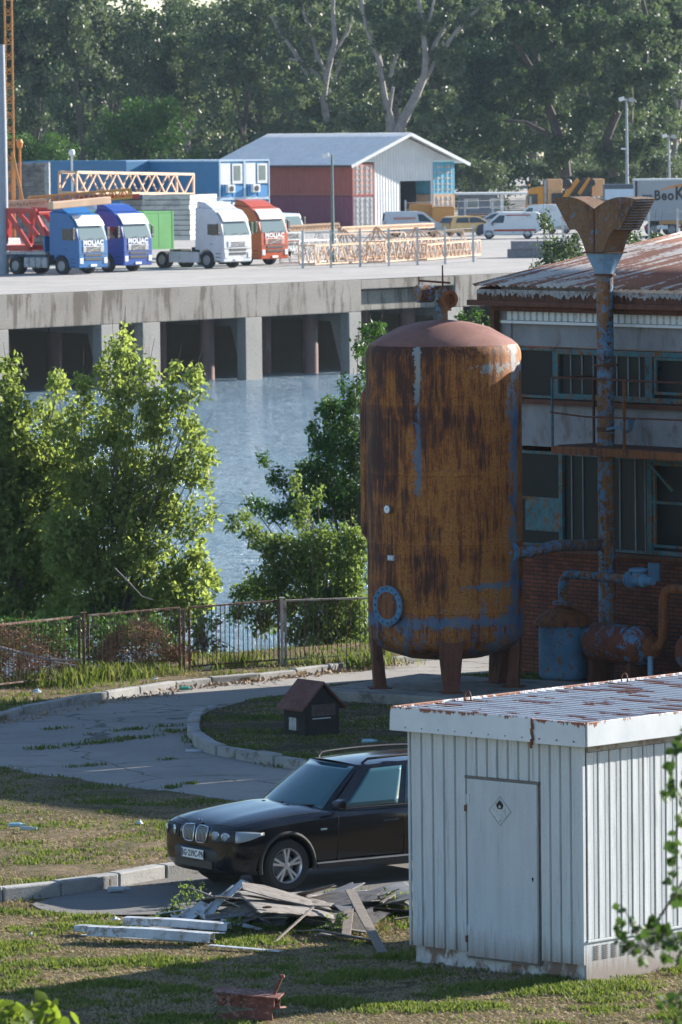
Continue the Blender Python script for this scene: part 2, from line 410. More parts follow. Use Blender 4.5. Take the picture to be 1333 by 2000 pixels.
zB = zr(1090); zL1 = zr(893); zM0 = zr(868); zM1 = zr(806); zS = zr(790); zT0 = zr(787); zT1 = zr(687); zC0 = zr(632); zC1 = zr(590); ZE = zr(568)
b = MB(); b.box((LX / 2, .15, zB / 2 - .1), (LX, .30, zB + .2)); b.box((LX / 2, LY, 3), (LX, .3, 6)); b.box((.15, LY / 2, 3.2), (.3, LY - .6, 6.4)); b.box((LX - .1, LY / 2, 3), (.3, LY - .6, 6))
b.build('brick_wall', m_brick, hall)
b = MB(); b.box((LX / 2, .17, (zM0 + zM1) / 2), (LX, .28, zM1 - zM0 + .28)); b.box((LX / 2, .17, (zT1 + zC0) / 2 + .02), (LX, .26, zC0 - zT1 - .02))
b.box((.13, .15, ZE / 2), (.26, .26, ZE - .5)); b.build('rendered_wall', m_render, hall, bevel=.01)
b = MB(); b.box((LX / 2, -.03, zS - .03), (LX - .1, .2, .09)); b.box((LX / 2, -.03, zB + .03), (LX - .1, .16, .08)); b.build('window_ledge', m_rustd, hall, bevel=.008)
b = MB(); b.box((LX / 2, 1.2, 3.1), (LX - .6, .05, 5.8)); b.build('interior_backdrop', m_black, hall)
# trapezoid cladding under the eaves
def clad(b, x0, x1, z0, z1, y, pitch=.2, groove=.05, depth=.03, M=None):
    x = x0; pr = []
    while x < x1 - 1e-3:
        e = min(x + pitch, x1); pr += [(x, y), (min(e - groove, x1), y), (min(e - groove * .8, x1), y + depth), (min(e - groove * .1, x1), y + depth)]
        x += pitch
    pr.append((x1, y)); b.grid([[(p[0], p[1], z0) for p in pr], [(p[0], p[1], z1) for p in pr]], M)
b = MB(); clad(b, .25, LX, zC0, zC1 + .1, -.06, .175, .06, .05)
for i in range(26): b.lathe([(.0, -.012), (.018, -.01), (.018, 0)], (.42 + .35 * i, -.06, zC0 + .07), 6, Matrix.Identity(4), 'Y')
b.build('eaves_cladding', m_clad, hall, fix=False)
b = MB(); b.box((LX / 2 + .05, -.07, zC0 - .035), (LX - .2, .1, .05)); b.build('drip_rail', m_clad, hall)
# roof
PT = math.tan(R(9.5)); y0, y1 = -.42, LY + .4
def rz_(y): return ZE + .05 + (y - y0) * PT
t = NT('rusted_roof_sheet'); g = t.n('ShaderNodeTexCoord').outputs['Object']
mp = t.n('ShaderNodeMapping'); mp.inputs['Scale'].default_value = (2.4, .16, 1); t.l(g, mp.inputs[0]); mp2 = t.n('ShaderNodeMapping'); mp2.inputs['Scale'].default_value = (.5, .9, 1); t.l(g, mp2.inputs[0])
a = t.noise(mp.outputs[0], 1.3, 7, .65, .2); c2 = t.noise(mp2.outputs[0], 1.1, 6, .6); f3 = t.noise(g, 14, 5, .7)
f = t.ramp(t.math('ADD', t.math('MULTIPLY', a, .62), t.math('ADD', t.math('MULTIPLY', c2, .2), t.math('MULTIPLY', f3, .18))), [(.455, 0), (.5, 1)])
t.col(t.mix(f, t.mix(f3, (.55, .53, .50), (.40, .36, .33)), t.mix(f3, (.14, .055, .04), (.30, .15, .10)))); t.set(.75, 0, .3); m_roof = t.mat
b = MB(); n = int((LX + .6) / .18) * 6
for rr in [0]:
    xs = [-.32 + i * .03 for i in range(n)]
    rows = []
    for y in (y0, y0 + 1.9, y0 + 1.901, y0 + 3.8, y0 + 3.801, y1):
        dz = .012 if (abs(y - (y0 + 1.9)) < 1e-6 or abs(y - (y0 + 3.8)) < 1e-6) else 0
        rows.append([(x, y, rz_(y) + .022 * math.sin(x / .18 * 2 * math.pi) + dz) for x in xs])
    b.grid(rows)
b.build('roof', m_roof, hall, smooth=True, fix=False, solid=.006)
b = MB()    # fascia with hanging rusted sheet ends
fz = ZE - .02; pts = []
x = -.25
rj = random.Random(3)
top = []; bot = []
while x < LX:
    top.append((x, -.36, fz)); bot.append((x, -.36, fz - .05 - (rj.random() ** 1.5) * .11)); x += .045
b.grid([top, bot]); b.build('hanging_sheet_edge', simple('weathered_sheet_edge', (.30, .31, .32), .8, dirt=(.14, .08, .06), dirtamt=.5, scale=6), hall, fix=False)
b = MB(); b.box((LX / 2 - .15, -.30, ZE - .17), (LX + .3, .06, .22)); b.box((LX / 2 - .2, -.40, ZE - .27), (LX + .45, .14, .1)); b.box((LX / 2, -.18, ZE - .37), (LX, .12, .1))
b.box((-.03, -.12, ZE - .8), (.12, .14, 1.0)); b.add([(-.27, -.3, ZE - .25), (-.27, -.3, ZE), (-.27, y1, rz_(y1) - .05), (-.27, y1, rz_(y1) - .3), (-.22, -.3, ZE - .25), (-.22, -.3, ZE), (-.22, y1, rz_(y1) - .05), (-.22, y1, rz_(y1) - .3)], [(0, 1, 2, 3), (7, 6, 5, 4), (1, 5, 6, 2), (0, 3, 7, 4), (0, 4, 5, 1), (3, 2, 6, 7)])
b.build('gutter', m_rustd, hall, bevel=.01)
b = MB(); b.prism([(.0, 5.6), (.0, rz_(0) - .05), (LY, rz_(LY) - .05), (LY, 5.6)], .02, .28, 'X'); b.build('gable_wall', m_render, hall)
# windows: frames and panes
xe = [fp(p, 740)[0] for p in (1029, 1078, 1090, 1258, 1268)]
def window(x0, x1, z0, z1, fw=.06, inner=None, bars=(), lab=None, mull=(), barm=None):
    f = MB(); y = .10
    f.box(((x0 + x1) / 2, y, z1 - fw / 2), (x1 - x0, .08, fw)); f.box(((x0 + x1) / 2, y, z0 + fw / 2), (x1 - x0, .08, fw))
    f.box((x0 + fw / 2, y, (z0 + z1) / 2), (fw, .078, z1 - z0 - 2 * fw)); f.box((x1 - fw / 2, y, (z0 + z1) / 2), (fw, .078, z1 - z0 - 2 * fw))
    if inner:
        a, c, e, g2 = x0 + inner, x1 - inner, z0 + inner, z1 - inner * .6
        for q in (((a + c) / 2, y - .03, g2 - .025, c - a, .05), ((a + c) / 2, y - .03, e + .025, c - a, .05)): f.box(q[:3], (q[3], .05, q[4]))
        for q in (a + .025, c - .025): f.box((q, y - .03, (e + g2) / 2), (.05, .048, g2 - e - .1))
    for bz in mull: f.box(((x0 + x1) / 2, y - .01, bz), (x1 - x0 - 2 * fw, .05, .05))
    fr = f.build('window', m_teal, hall, bevel=.004)
    p = MB(); p.box(((x0 + x1) / 2, y + .03, (z0 + z1) / 2), (x1 - x0 - fw, .01, z1 - z0 - fw)); p.build('pane', m_pane, fr)
    if bars:
        q = MB()
        for bx in bars: q.box((bx, y + .005, (z0 + z1) / 2), (.012, .02, z1 - z0 - 2 * fw))
        q.build('glazing_bar', m_thin, fr)
    return fr
X = lambda px, y=740: fp(px, y)[0]
window(.28, X(1078), zT0, zT1, .05)
window(X(1078) + .003, X(1262), zT0, zT1, .10, bars=[X(q) for q in (1107, 1129, 1151, 1173, 1197, 1219, 1241)])
window(X(1262) + .003, X(1470), zT0, zT1, .09, inner=.16)
window(.28, X(1090, 990), zB + .07, zL1, .05, mull=(fp(1060, 975)[1],))
window(X(1090, 990) + .003, X(1262, 990), zB + .07, zL1, .05, bars=[X(q, 990) for q in (1109, 1131, 1164, 1203, 1233, 1252)])
window(X(1262, 990) + .003, X(1470, 990), zB + .07, zL1, .08, inner=.14, mull=(fp(1300, 983)[1],))
for k in range(4):
    xx = X(1470) + .01 + k * 2.6
    window(xx, xx + 2.55, zT0, zT1, .09, inner=.16); window(xx, xx + 2.55, zB + .07, zL1, .08, inner=.14)
b = MB(); b.box((fp(1060, 1010)[0] - .1, .085, fp(1060, 1005)[1]), (.95, .02, .62)); b.build('teal_panel', m_teal, hall)
b = MB(); p, q = fp(1266, 905), fp(1322, 958); b.bar((p[0], .02, p[1]), (q[0], -.1, q[1]), .04); b.build('stay_bar', m_teal, hall)
# ---------------- walkway bracket with railing ----------------
wk = thing('steel_walkway', 'rusty steel walkway with thin railing fixed along the hall facade', 'walkway', A0, HRZ)
OW = 1.0
w0 = fp(1080, 880, OW); xw0 = w0[0]; xw1 = 9.0
zb_ = fp(1200, 885, OW)[1]
b = MB(); b.box(((xw0 + xw1) / 2, -OW, zb_), (xw1 - xw0, .08, .14)); b.box((xw0 + .04, -OW / 2 - .05, zb_), (.08, OW - .1, .12))
for i in range(5): b.box((xw0 + .9 + i * 1.5, -OW / 2 - .05, zb_ - .01), (.07, OW - .1, .1))
b.build('beam', m_rust, wk, bevel=.006)
b = MB(); b.box(((xw0 + xw1) / 2, -.50, zb_ + .075), (xw1 - xw0 - .1, .84, .02)); b.build('deck', m_rustd, wk)
zt = fp(1200, 743, OW)[1]; zm = fp(1200, 811, OW)[1]
for i, px in enumerate((1080, 1220)):
    xx = fp(px, 800, OW)[0]; b = MB(); b.box((xx, -OW - .01, (zt + zb_) / 2), (.035, .035, zt - zb_)); b.build('post', m_teal if i == 0 else m_rust, wk)
xx = fp(1160, 800, .15)[0]; b = MB(); b.box((xx, -.15, (zt + zb_) / 2), (.035, .035, zt - zb_)); b.build('post', m_rustd, wk)
for k in range(3): b = MB(); b.box((4.6 + k * 1.7, -OW - .01, (zt + zb_) / 2), (.035, .035, zt - zb_)); b.build('post', m_rust, wk)
b = MB(); b.tube([(xw0, -OW - .01, zt + .01), (xw1, -OW - .01, zt)], .02, 6); b.tube([(xw0, -OW - .01, zt), (xw0, -.05, zt)], .02, 6)
b.tube([(xw0, -OW - .01, zm + .02), (2.6, -OW - .03, zm), (3.6, -OW - .05, zm - .05), (xw1, -OW, zm)], .018, 6); b.build('rail', m_rustd, wk)
# ---------------- vent stack ----------------
OV = .55
def vpos(px, py): return fp(px, py, OV)
vx, _ = vpos(1186, 1150)
vzs = [vpos(1180, y)[1] for y in (388, 407, 493, 536, 713, 838)]
zF0, zn, zc1, zc0, zr1, zcl = vzs      # hood top, seam notch, upper flange, lower flange, ring, clamp
vent = thing('vent_stack', 'tall peeling blue and rusty vent pipe topped by a winged hood with louvres', 'vent pipe', A0 + HX * vx + HN * OV, HRZ)
b = MB(); b.tube([(0, 0, 0), (0, 0, 2), (0, 0, 4), (0, 0, zc0)], .152, 24); b.build('pipe', m_pipe, vent, smooth=True)
m_hood = rusty('weathered_hood_paint', (.07, .11, .15), .455, orange=(.20, .11, .05), dark=(.09, .045, .025), scale=3, streak=2)
m_skyb = rusty('blue_cone_paint', (.12, .22, .32), .58, orange=(.22, .10, .05), scale=2.5, streak=4)
sq = .24
b = MB()
ring0 = [(.155 * math.cos(2 * math.pi * k / 32), .155 * math.sin(2 * math.pi * k / 32), zc0 + .01) for k in range(32)]
def sqp(k):
    a = 2 * math.pi * k / 32; c, s = math.cos(a), math.sin(a); m = max(abs(c), abs(s)); return (sq * c / m, sq * s / m, zc1 - .01)
b.grid([ring0, [sqp(k) for k in range(32)]], closed=True); b.build('cone', m_skyb, vent)
b = MB(); b.lathe([(.2, zc0 - .015), (.2, zc0 + .015)], n=24); b.build('flange', m_rustd, vent)
b = MB(); b.box((0, 0, zc1), (sq * 2 + .1, sq * 2 + .1, .025)); b.build('flange', m_rustd, vent)
b = MB(); b.lathe([(.22, zr1 - .015), (.22, zr1 + .015)], n=24); b.build('flange', m_rustd, vent)
b = MB(); b.lathe([(.165, zcl + .04), (.165, zcl - .04)], n=24); b.build('clamp', m_rustd, vent)
H = zF0 - zc1; hw = 1.12; notch = zc1 + (zn - zc1); cut = .68
zside = zc1 + H * .42
def arc(x0, z0, x1, z1, bulge, n=8):
    r_ = []
    for i in range(n + 1):
        tt = i / n; x = x0 + (x1 - x0) * tt; z = z0 + (z1 - z0) * tt; r_.append((x, z + bulge * math.sin(math.pi * tt)))
    return r_
pr = arc(sq, zc1 + .012, cut, zside, .16)[0:] + [(hw, zF0)] + arc(hw, zF0, 0, zn - .0, .11)[1:] + arc(0, zn, -hw, zF0, .11)[1:] + arc(-hw, zF0, -cut, zside, 0, 1)[1:] + arc(-cut, zside, -sq, zc1 + .012, .16)[1:]
b = MB(); b.prism(pr, -sq, sq, 'Y'); b.build('hood', m_hood, vent, bevel=.004)
b = MB(); b.box((0, -sq - .006, (zn + zc1) / 2), (.03, .012, zn - zc1 - .02)); b.build('seam', m_rustd, vent)
m_lv = simple('dark_louvre', (.10, .13, .17), .5, var=.15); 
for s in (1, -1):
    b = MB(); b.mi = 0
    a = Vector((s * cut, 0, zside)); c = Vector((s * hw, 0, zF0)); d = (c - a); nrm = Vector((d.z, 0, -d.x * 1)).normalized() * s if s > 0 else Vector((-d.z, 0, d.x)).normalized()
    if nrm.x * s < 0: nrm = -nrm
    for i in range(11):
        p = a + d * ((i + .6) / 11.2) + nrm * .012
        b.bar(p + Vector((0, -sq + .02, 0)), p + Vector((0, sq - .02, 0)), .045, .012)
    b.build('louvre', m_lv, vent)
b = MB()
p = vpos(1186, 838); q = fp(1236, 832, OV)
b.bar((.1, -.08, zcl), (q[0] - vx, -.08, q[1] + .02), .05, .05); b.box((q[0] - vx, -.08, q[1] + .02), (.07, .16, .22), rot=(0, R(20), 0)); b.lathe([(.02, -.1), (.13, -.06), (.13, .03), (.0, .05)], (q[0] - vx - .08, -.08, q[1]), 6, None, 'Y')
b.build('damper_lever', m_blue, vent, bevel=.004)

# ---------------- blue vessels and pipes by the hall ----------------
def vessel_root(name, label, cat, px, py, off):
    x, z = fp(px, py, off); return thing(name, label, cat, A0 + HX * x + HN * off, HRZ), x
O1 = 1.6
vs, xv = vessel_root('upright_vessel', 'small upright blue pressure vessel with domed flanged lid beside the big tank', 'vessel', 1101, 1300, O1)
zf = fp(1101, 1213, O1)[1]; zd = fp(1101, 1187, O1)[1]
b = MB(); b.lathe([(.38, .25), (.43, .3), (.44, .35), (.44, zf - .06)], n=36); b.build('shell', m_blue, vs, smooth=True)
b = MB(); b.lathe([(.52, zf - .06), (.52, zf - .015), (.50, zf), (.44, zf + .10), (.26, zf + .2), (.12, zd + .02), (.12, zd + .1)], n=36)
for k in range(20):
    a = k * math.pi / 10; b.lathe([(.018, zf - .09), (.018, zf + .02)], (.49 * math.cos(a), .49 * math.sin(a), 0), 6)
b.build('lid', m_rust, vs, smooth=True)
for a in (-.9, .9, 2.6): b = MB(); b.box((.36 * math.cos(a), .36 * math.sin(a), .17), (.1, .1, .34), rz=a); b.build('leg', m_rust, vs)
b = MB(); b.lathe([(.19, zd + .06), (.19, zd + .085)], n=20); b.lathe([(.19, zd + .095), (.19, zd + .12)], n=20)
zp = fp(1160, 1126, O1)[1]; x2 = fp(1236, 1120, O1)[0] - xv
pts = [(0, 0, zd + .1), (0, 0, zp - .2), (.03, 0, zp - .1), (.1, 0, zp - .03), (.2, 0, zp), (x2 - .05, 0, zp)]
b.tube(pts, .085, 12); b.build('outlet_pipe', m_pipe, vs, smooth=True)
b = MB(); b.lathe([(.15, -.05), (.15, -.01)], (x2 - .05, 0, zp), 18, None, 'X'); b.lathe([(.15, .01), (.15, .05), (.1, .06), (.1, .3), (.12, .3), (.12, .36), (.07, .4), (.07, .6)], (x2 - .05, 0, zp), 18, None, 'X'); b.lathe([(.11, 0), (.11, .14), (.17, .16), (.17, .2), (.1, .22)], (x2 + .15, 0, zp), 14)
b.build('valve', m_blue, vs, smooth=True)
pl = fp(1278, 1117, .02); b = MB(); b.box((pl[0], -.02, pl[1]), (.3, .03, .32)); o = b.build('wall_plate', m_blue, None, loc=A0, rz=HRZ); tag(o, 'square blue steel plate bolted on the brick wall behind the valve', 'wall plate')
O2 = 1.5
xh0 = fp(1156, 1258, O2)[0]; xh1 = fp(1270, 1258, O2)[0]; zh = fp(1210, 1258, O2)[1]
hv = thing('horizontal_vessel', 'rust red horizontal drum with blue ends lying beside the upright vessel', 'vessel', A0 + HX * xh0 + HN * O2, HRZ)
L = xh1 - xh0
b = MB(); b.lathe([(0.1, 0), (.28, .04), (.35, .14), (.35, L - .2), (.30, L - .08), (.13, L)], (0, 0, zh), 32, None, 'X'); b.build('drum', m_vred, hv, smooth=True)
b = MB(); b.lathe([(.16, -.16), (.16, -.11)], (0, 0, zh + .08), 18, None, 'X'); b.lathe([(.16, -.1), (.16, -.05), (.1, -.05), (.1, .05)], (0, 0, zh + .08), 18, None, 'X'); b.lathe([(.09, -.3), (.09, -.16)], (0, 0, zh + .08), 18, None, 'X'); b.build('inlet_flange', m_blue, hv, smooth=True)
b = MB(); b.lathe([(.19, L), (.19, L + .05)], (0, 0, zh), 18, None, 'X'); b.lathe([(.19, L + .07), (.19, L + .12)], (0, 0, zh), 18, None, 'X')
zq = fp(1300, 1150, O2)[1]
b.tube([(L + .1, 0, zh), (L + .25, 0, zh + .03), (L + .34, 0, zh + .15), (L + .36, 0, zq - .2), (L + .42, 0, zq - .05), (L + .55, 0, zq), (L + 1.8, -.1, zq + .05)], .085, 12); b.build('elbow_pipe', m_rust, hv, smooth=True)
for x_ in (.25, L - .3): b = MB(); b.box((x_, 0, (zh - .3) / 2), (.12, .5, zh - .3)); b.build('saddle', m_rustd, hv)
b = MB(); b.tube([(L + .12, -.1, 0), (L + .12, -.1, zh - .15)], .05, 10); b.build('drain_pipe', m_skyb, hv, smooth=True)
xs_ = fp(1400, 1270, O2)[0]
hv2 = thing('horizontal_vessel', 'second rusty drum cut by the right edge of the photo beside the hall wall', 'vessel', A0 + HX * (xh1 + .62) + HN * (O2 - .3), HRZ)
b = MB(); b.lathe([(.12, 0), (.32, .05), (.4, .18), (.4, 1.6), (.1, 1.75)], (0, 0, zh - .05), 32, None, 'X'); b.build('drum', m_vred, hv2, smooth=True)
b = MB(); b.box((.5, 0, (zh - .4) / 2), (.14, .5, zh - .4)); b.build('saddle', m_rustd, hv2)

# ---------------- big tank ----------------
TC = D(872, 1300, 103); TC.z = 0; TR = 1.362
tank = thing('storage_tank', 'huge upright rusty storage tank with blue paint remains standing on four legs', 'tank', TC)
def tank_mat():
    t = NT('tank_rust_paint'); co = t.coord(); s = t.n('ShaderNodeSeparateXYZ'); t.l(co, s.inputs[0]); x, y, z = s.outputs
    cs = t.coord(scale=(4.5, 4.5, .5)); cs2 = t.coord(scale=(19, 19, 1.3)); cs3 = t.coord(scale=(1.3, 1.3, .7))
    st = t.noise(cs, 1.5, 6, .62, .15); st2 = t.noise(cs2, 1.7, 5, .7); big = t.noise(cs3, 1.5, 7, .68, .5); fine = t.noise(co, 26, 6, .8); mid = t.noise(co, 4.2, 8, .75, .6)
    # plate courses: the stain pattern jumps at the horizontal welds
    crs = t.n('ShaderNodeTexWhiteNoise', noise_dimensions='1D')
    zc = t.math('FLOOR', t.math('MULTIPLY', t.math('ADD', z, -.48), .83)); t.l(zc, crs.inputs['W'])
    zz = t.math('FRACT', t.math('MULTIPLY', t.math('ADD', z, -.48), .83))
    seam = t.ramp(zz, [(.0, .05), (.05, .0), (.82, .0), (1., -.055)])
    seamn = t.n('ShaderNodeMath', operation='SUBTRACT'); 
    v = t.math('ADD', t.math('MULTIPLY', st, .30), t.math('ADD', t.math('MULTIPLY', st2, .32), t.math('MULTIPLY', big, .38)))
    v = t.math('ADD', v, t.math('MULTIPLY', x, .026)); v = t.math('ADD', v, t.math('MULTIPLY', t.math('ADD', z, -3.4), -.008))
    v = t.math('ADD', v, t.math('MULTIPLY', t.ramp(zz, [(.0, 1), (.10, .4), (.75, .0), (.93, -.0), (1., .6)]), .035))
    dk = t.math('MULTIPLY', t.ramp(t.math('ADD', zz, t.math('MULTIPLY', big, .3)), [(.78, 0), (.95, 1), (1.15, 0)]), -.025); v = t.math('ADD', v, dk)
    r = t.ramp(v, [(.41, (.045, .015, .010)), (.455, (.09, .030, .013)), (.485, (.22, .068, .015)), (.53, (.36, .135, .024)), (.64, (.38, .165, .05))])
    r = t.mix(t.ramp(fine, [(.38, .35), (.54, 1.)]), (.06, .022, .013), r)
    # blue paint remains
    def band(c, w, src, wob=.25):
        d = t.math('ABSOLUTE', t.math('ADD', t.math('ADD', src, -c), t.math('MULTIPLY', t.math('ADD', mid, -.5), wob)))
        return t.ramp(d, [(0, 1), (w, 0)])
    up = t.ramp(z, [(.25, 0), (.3, 1)]) if False else None
    st_a = t.math('MULTIPLY', band(-.47, .13, x, .18), t.ramp(t.math('MULTIPLY', z, .1), [(.36, 0.3), (.40, 1)]))
    st_b = band(1.20, .17, x, .2); st_c = t.math('MULTIPLY', band(1.52, .30, z, .25), .95); st_d = t.math('MULTIPLY', band(2.15, .14, z, .3), t.ramp(x, [(0, 0), (.6, 1)]))
    st_e = t.math('MULTIPLY', band(5.95, .25, z, .3), t.ramp(x, [(.1, .2), (.7, .8)])); st_f = t.math('MULTIPLY', band(-.72, .16, x, .2), t.ramp(t.math('MULTIPLY', z, .1), [(.15, 1), (.19, 0)]))
    st_g = t.math('MAXIMUM', t.math('MULTIPLY', band(-.1, .6, x, .5), .22), t.math('MULTIPLY', t.ramp(t.math('MULTIPLY', z, .1), [(.13, .72), (.26, 0)]), t.ramp(x, [(0, .75), (.9, 1)])))
    m = t.math('MAXIMUM', t.math('MAXIMUM', st_a, st_b), t.math('MAXIMUM', t.math('MAXIMUM', st_c, st_f), t.math('MAXIMUM', st_d, st_e))); m = t.math('MAXIMUM', m, st_g)
    pm = t.math('ADD', t.math('MULTIPLY', m, .20), t.math('ADD', t.math('MULTIPLY', mid, .46), t.math('ADD', t.math('MULTIPLY', st, .22), t.math('MULTIPLY', fine, .22))))
    pf = t.ramp(pm, [(.565, 0), (.60, .9)])
    pale = t.ramp(t.math('MULTIPLY', z, .1), [(.50, 0), (.58, 1)])
    pc = t.mix(t.ramp(big, [(.35, 0), (.65, 1)]), (.03, .10, .22), (.13, .17, .20)); pc = t.mix(pale, pc, (.27, .30, .30))
    t.col(t.mix(pf, r, pc)); t.set(.72, 0, .3); t.bump(t.math('ADD', fine, t.math('MULTIPLY', pf, .5)), .4, .008); return t.mat
m_tank = tank_mat()
m_dome = rusty('red_brown_dome', (.15, .062, .045), .56, orange=(.19, .075, .05), dark=(.12, .045, .035), scale=1.2, streak=1.5)
zt0, zt1 = 1.30, 6.15
prof = [(TR, zt0)]
for i in range(1, 25): z_ = zt0 + (zt1 - zt0) * i / 24; prof.append((TR + (.004 if i % 5 == 0 else 0), z_))
b = MB(); b.lathe(prof + [(TR - .02, zt1 + .09), (TR - .07, zt1 + .17)], n=96); b.build('shell', m_tank, tank, smooth=True)
b = MB(); dm = [(TR - .07, zt1 + .17), (TR - .16, zt1 + .245), (TR - .3, zt1 + .32), (TR * .6, zt1 + .46), (TR * .35, zt1 + .55), (.15, zt1 + .59), (0.0, zt1 + .60)]
b.lathe(dm, n=96); b.build('dome', m_dome, tank, smooth=True)
b = MB(); b.lathe([(TR, zt0), (TR - .02, zt0 - .1), (TR - .1, zt0 - .22), (TR - .28, zt0 - .33), (TR * .5, zt0 - .46), (0, zt0 - .52)], n=96); b.build('bottom_dish', m_tank, tank, smooth=True)
for zz_ in (1.68, 2.88, 4.08, 5.3): b = MB(); b.lathe([(TR + .001, zz_ - .012), (TR + .009, zz_), (TR + .001, zz_ + .012)], n=96); b.build('weld_seam', m_tank, tank, smooth=True)
for a in (R(-87), R(187), R(-8), R(38)):
    b = MB(); m = Matrix.Rotation(a, 3, 'Z'); 
    def Q(r_, w, z_): return m @ Vector((r_, w, z_))
    t0, t1 = .235, .135
    ro, rb = TR - .02, TR - .10
    vsx = [Q(ro, -t0, 1.42), Q(ro, t0, 1.42), Q(rb + .02, t1, .3), Q(rb + .02, -t1, .3), Q(ro - .16, -t0, 1.2), Q(ro - .16, t0, 1.2), Q(rb - .2, t1, .3), Q(rb - .2, -t1, .3)]
    b.add(vsx, [(0, 1, 2, 3), (0, 3, 7, 4), (1, 5, 6, 2), (4, 7, 6, 5), (0, 4, 5, 1), (3, 2, 6, 7)]); b.box(Q(rb - .08, 0, .31), (.4, .38, .025), rot=m)
    b.build('leg', rusty('leg_rust', (.1, .12, .15), .3, orange=(.15, .055, .03), dark=(.06, .025, .02), scale=3) if a == R(-87) else bpy.data.materials['leg_rust'], tank, bevel=.01)
def disc_on_tank(ang, z, name, prof, mat, n=28, r=TR):
    m = Matrix.Rotation(ang, 4, 'Z') @ Matrix.Translation((r, 0, z)); b = MB(); b.lathe(prof, n=n, M=m, axis='X'); return b, m
am = math.atan2(-.70, -.72)
b, m = disc_on_tank(am, 1.82, 'm', [(.27, -.12), (.27, .05), (.35, .05), (.35, .085), (0, .086)], None, 36); mh = b.build('manhole', m_blue, tank, smooth=30)
for k in range(16): a = k * math.pi / 8; b = MB(); b.lathe([(.022, .085), (.022, .12)], (0, .305 * math.cos(a), .305 * math.sin(a)), 6, m, 'X'); b.build('bolt', m_blue, mh)
b, m = disc_on_tank(am, 1.82, 'm', [(.24, .087), (.24, .092), (0, .095)], None, 30); b.build('cover_face', m_rust, mh)
b, m = disc_on_tank(am + .13, 1.70, 'm', [(.5, -.32), (.5, -.12), (.46, -.10)], None, 40); b.build('reinforcing_ring', m_tank, tank)
ag = math.atan2(-.98, -.96)
b, m = disc_on_tank(ag, 3.5, 'g', [(.02, -.02), (.02, .06), (.075, .06), (.078, .1), (.07, .105)], None, 24); gg = b.build('gauge', simple('gauge_case', (.12, .13, .15), .5), tank, smooth=30)
b, m = disc_on_tank(ag, 3.5, 'g', [(.066, .106), (0, .1075)], None, 24); b.build('dial', simple('gauge_dial', (.75, .78, .78), .4, var=.05), gg)
b = MB(); b.box((.1105, .01, .012), (.003, .055, .008), rot=(R(35), 0, 0), M=m); b.build('needle', m_black, gg)
m = Matrix.Rotation(ag, 4, 'Z') @ Matrix.Translation((TR, 0, 2.65)); b = MB(); b.box((.01, 0, 0), (.03, .15, .09), M=m); pp = b.build('name_plate', simple('steel_plate', (.35, .38, .45), .5), tank)
b = MB(); b.box((.027, -.03, 0), (.004, .04, .05), M=m); b.box((.027, .03, 0), (.004, .04, .05), M=m); b.build('plate_mark', m_clad, pp)
# valve on top
zv = zt1 + .6
vv = thing('safety_valve', 'rusty blue safety valve with side weight on top of the big tank dome', 'valve', TC + Vector((0, 0, zv - .03)))
vv.scale = (1.15,) * 3
b = MB(); b.lathe([(.075, 0), (.075, .16), (.13, .16), (.13, .19), (.13, .2), (.13, .23), (.07, .24), (.07, .42), (.09, .44), (.05, .52)], n=20); b.build('body', m_pipe, vv, smooth=30)
mm = Matrix.Translation((0.02, 0, .34)) @ Matrix.Rotation(R(-72), 4, 'Z')
b = MB(); b.lathe([(.07, 0), (.07, .2), (.13, .2), (.135, .26), (.08, .262), (.07, .2)], n=22, M=mm, axis='X'); b.build('outlet_flange', m_rust, vv, smooth=30)
mm = Matrix.Translation((-.26, .05, .42)) @ Matrix.Rotation(R(205), 4, 'Z')
b = MB(); b.lathe([(.0, -.1), (.135, -.1), (.135, .14), (0, .141)], n=26, M=mm, axis='X'); b.build('weight_drum', m_pipe, vv, smooth=30)
b = MB(); b.bar((-.36, 0, .62), (.12, -.02, .58), .02, .03); b.bar((-.36, 0, .55), (-.36, 0, .68), .02); b.bar((.0, 0, .45), (.0, 0, .72), .025); b.bar((.06, 0, .5), (.13, 0, .42), .02); b.bar((-.1, .03, .3), (.0, .03, .3), .04); b.lathe([(.012, .6), (.012, .85)], (.0, 0, 0), 6); b.bar((-.12, 0, .5), (.1, 0, .5), .03, .05); b.build('lever', m_rustd, vv)
# side drum at the rear left
b = MB(); b.lathe([(.0, 2.75), (.2, 2.8), (.33, 2.98), (.34, 3.15), (.34, 5.25), (.32, 5.42), (.2, 5.6), (0, 5.66)], (-1.13, .62, 0), 32); b.build('side_drum', m_tank, tank, smooth=True)
for z_ in (3.3, 5.1): b = MB(); b.box((-1.0, .45, z_), (.3, .2, .08)); b.build('bracket', m_rustd, tank)
# pipe from tank to hall
pa = D(988, 1080, 102.3); pb = D(1168, 1064, 105.6)
pt = thing('cross_pipe', 'peeling blue flanged pipe running from the tank side to the hall wall', 'pipe', (pa.x, pa.y, pa.z))
q = pb - pa
b = MB(); b.tube([(-.15, .15, 0), (-.02, .0, 0), (.12, .05, 0), (.45, .3, -.01), (.9, .9, .05), (q.x + .1, q.y + .1, q.z)], .105, 14); b.build('tube', m_pipe, pt, smooth=True)
b = MB(); dd = Vector((.33, .25, 0)).normalized(); 
for s_ in (.10, .15): c_ = dd * s_; b.tube([c_ - dd * .017, c_ + dd * .017], .18, 18)
b.lathe([(0, -.14), (.1, -.1), (.14, 0), (.1, .1), (0, .14)], (-.02, .0, 0), 16); b.build('flange', m_blue, pt, smooth=30)
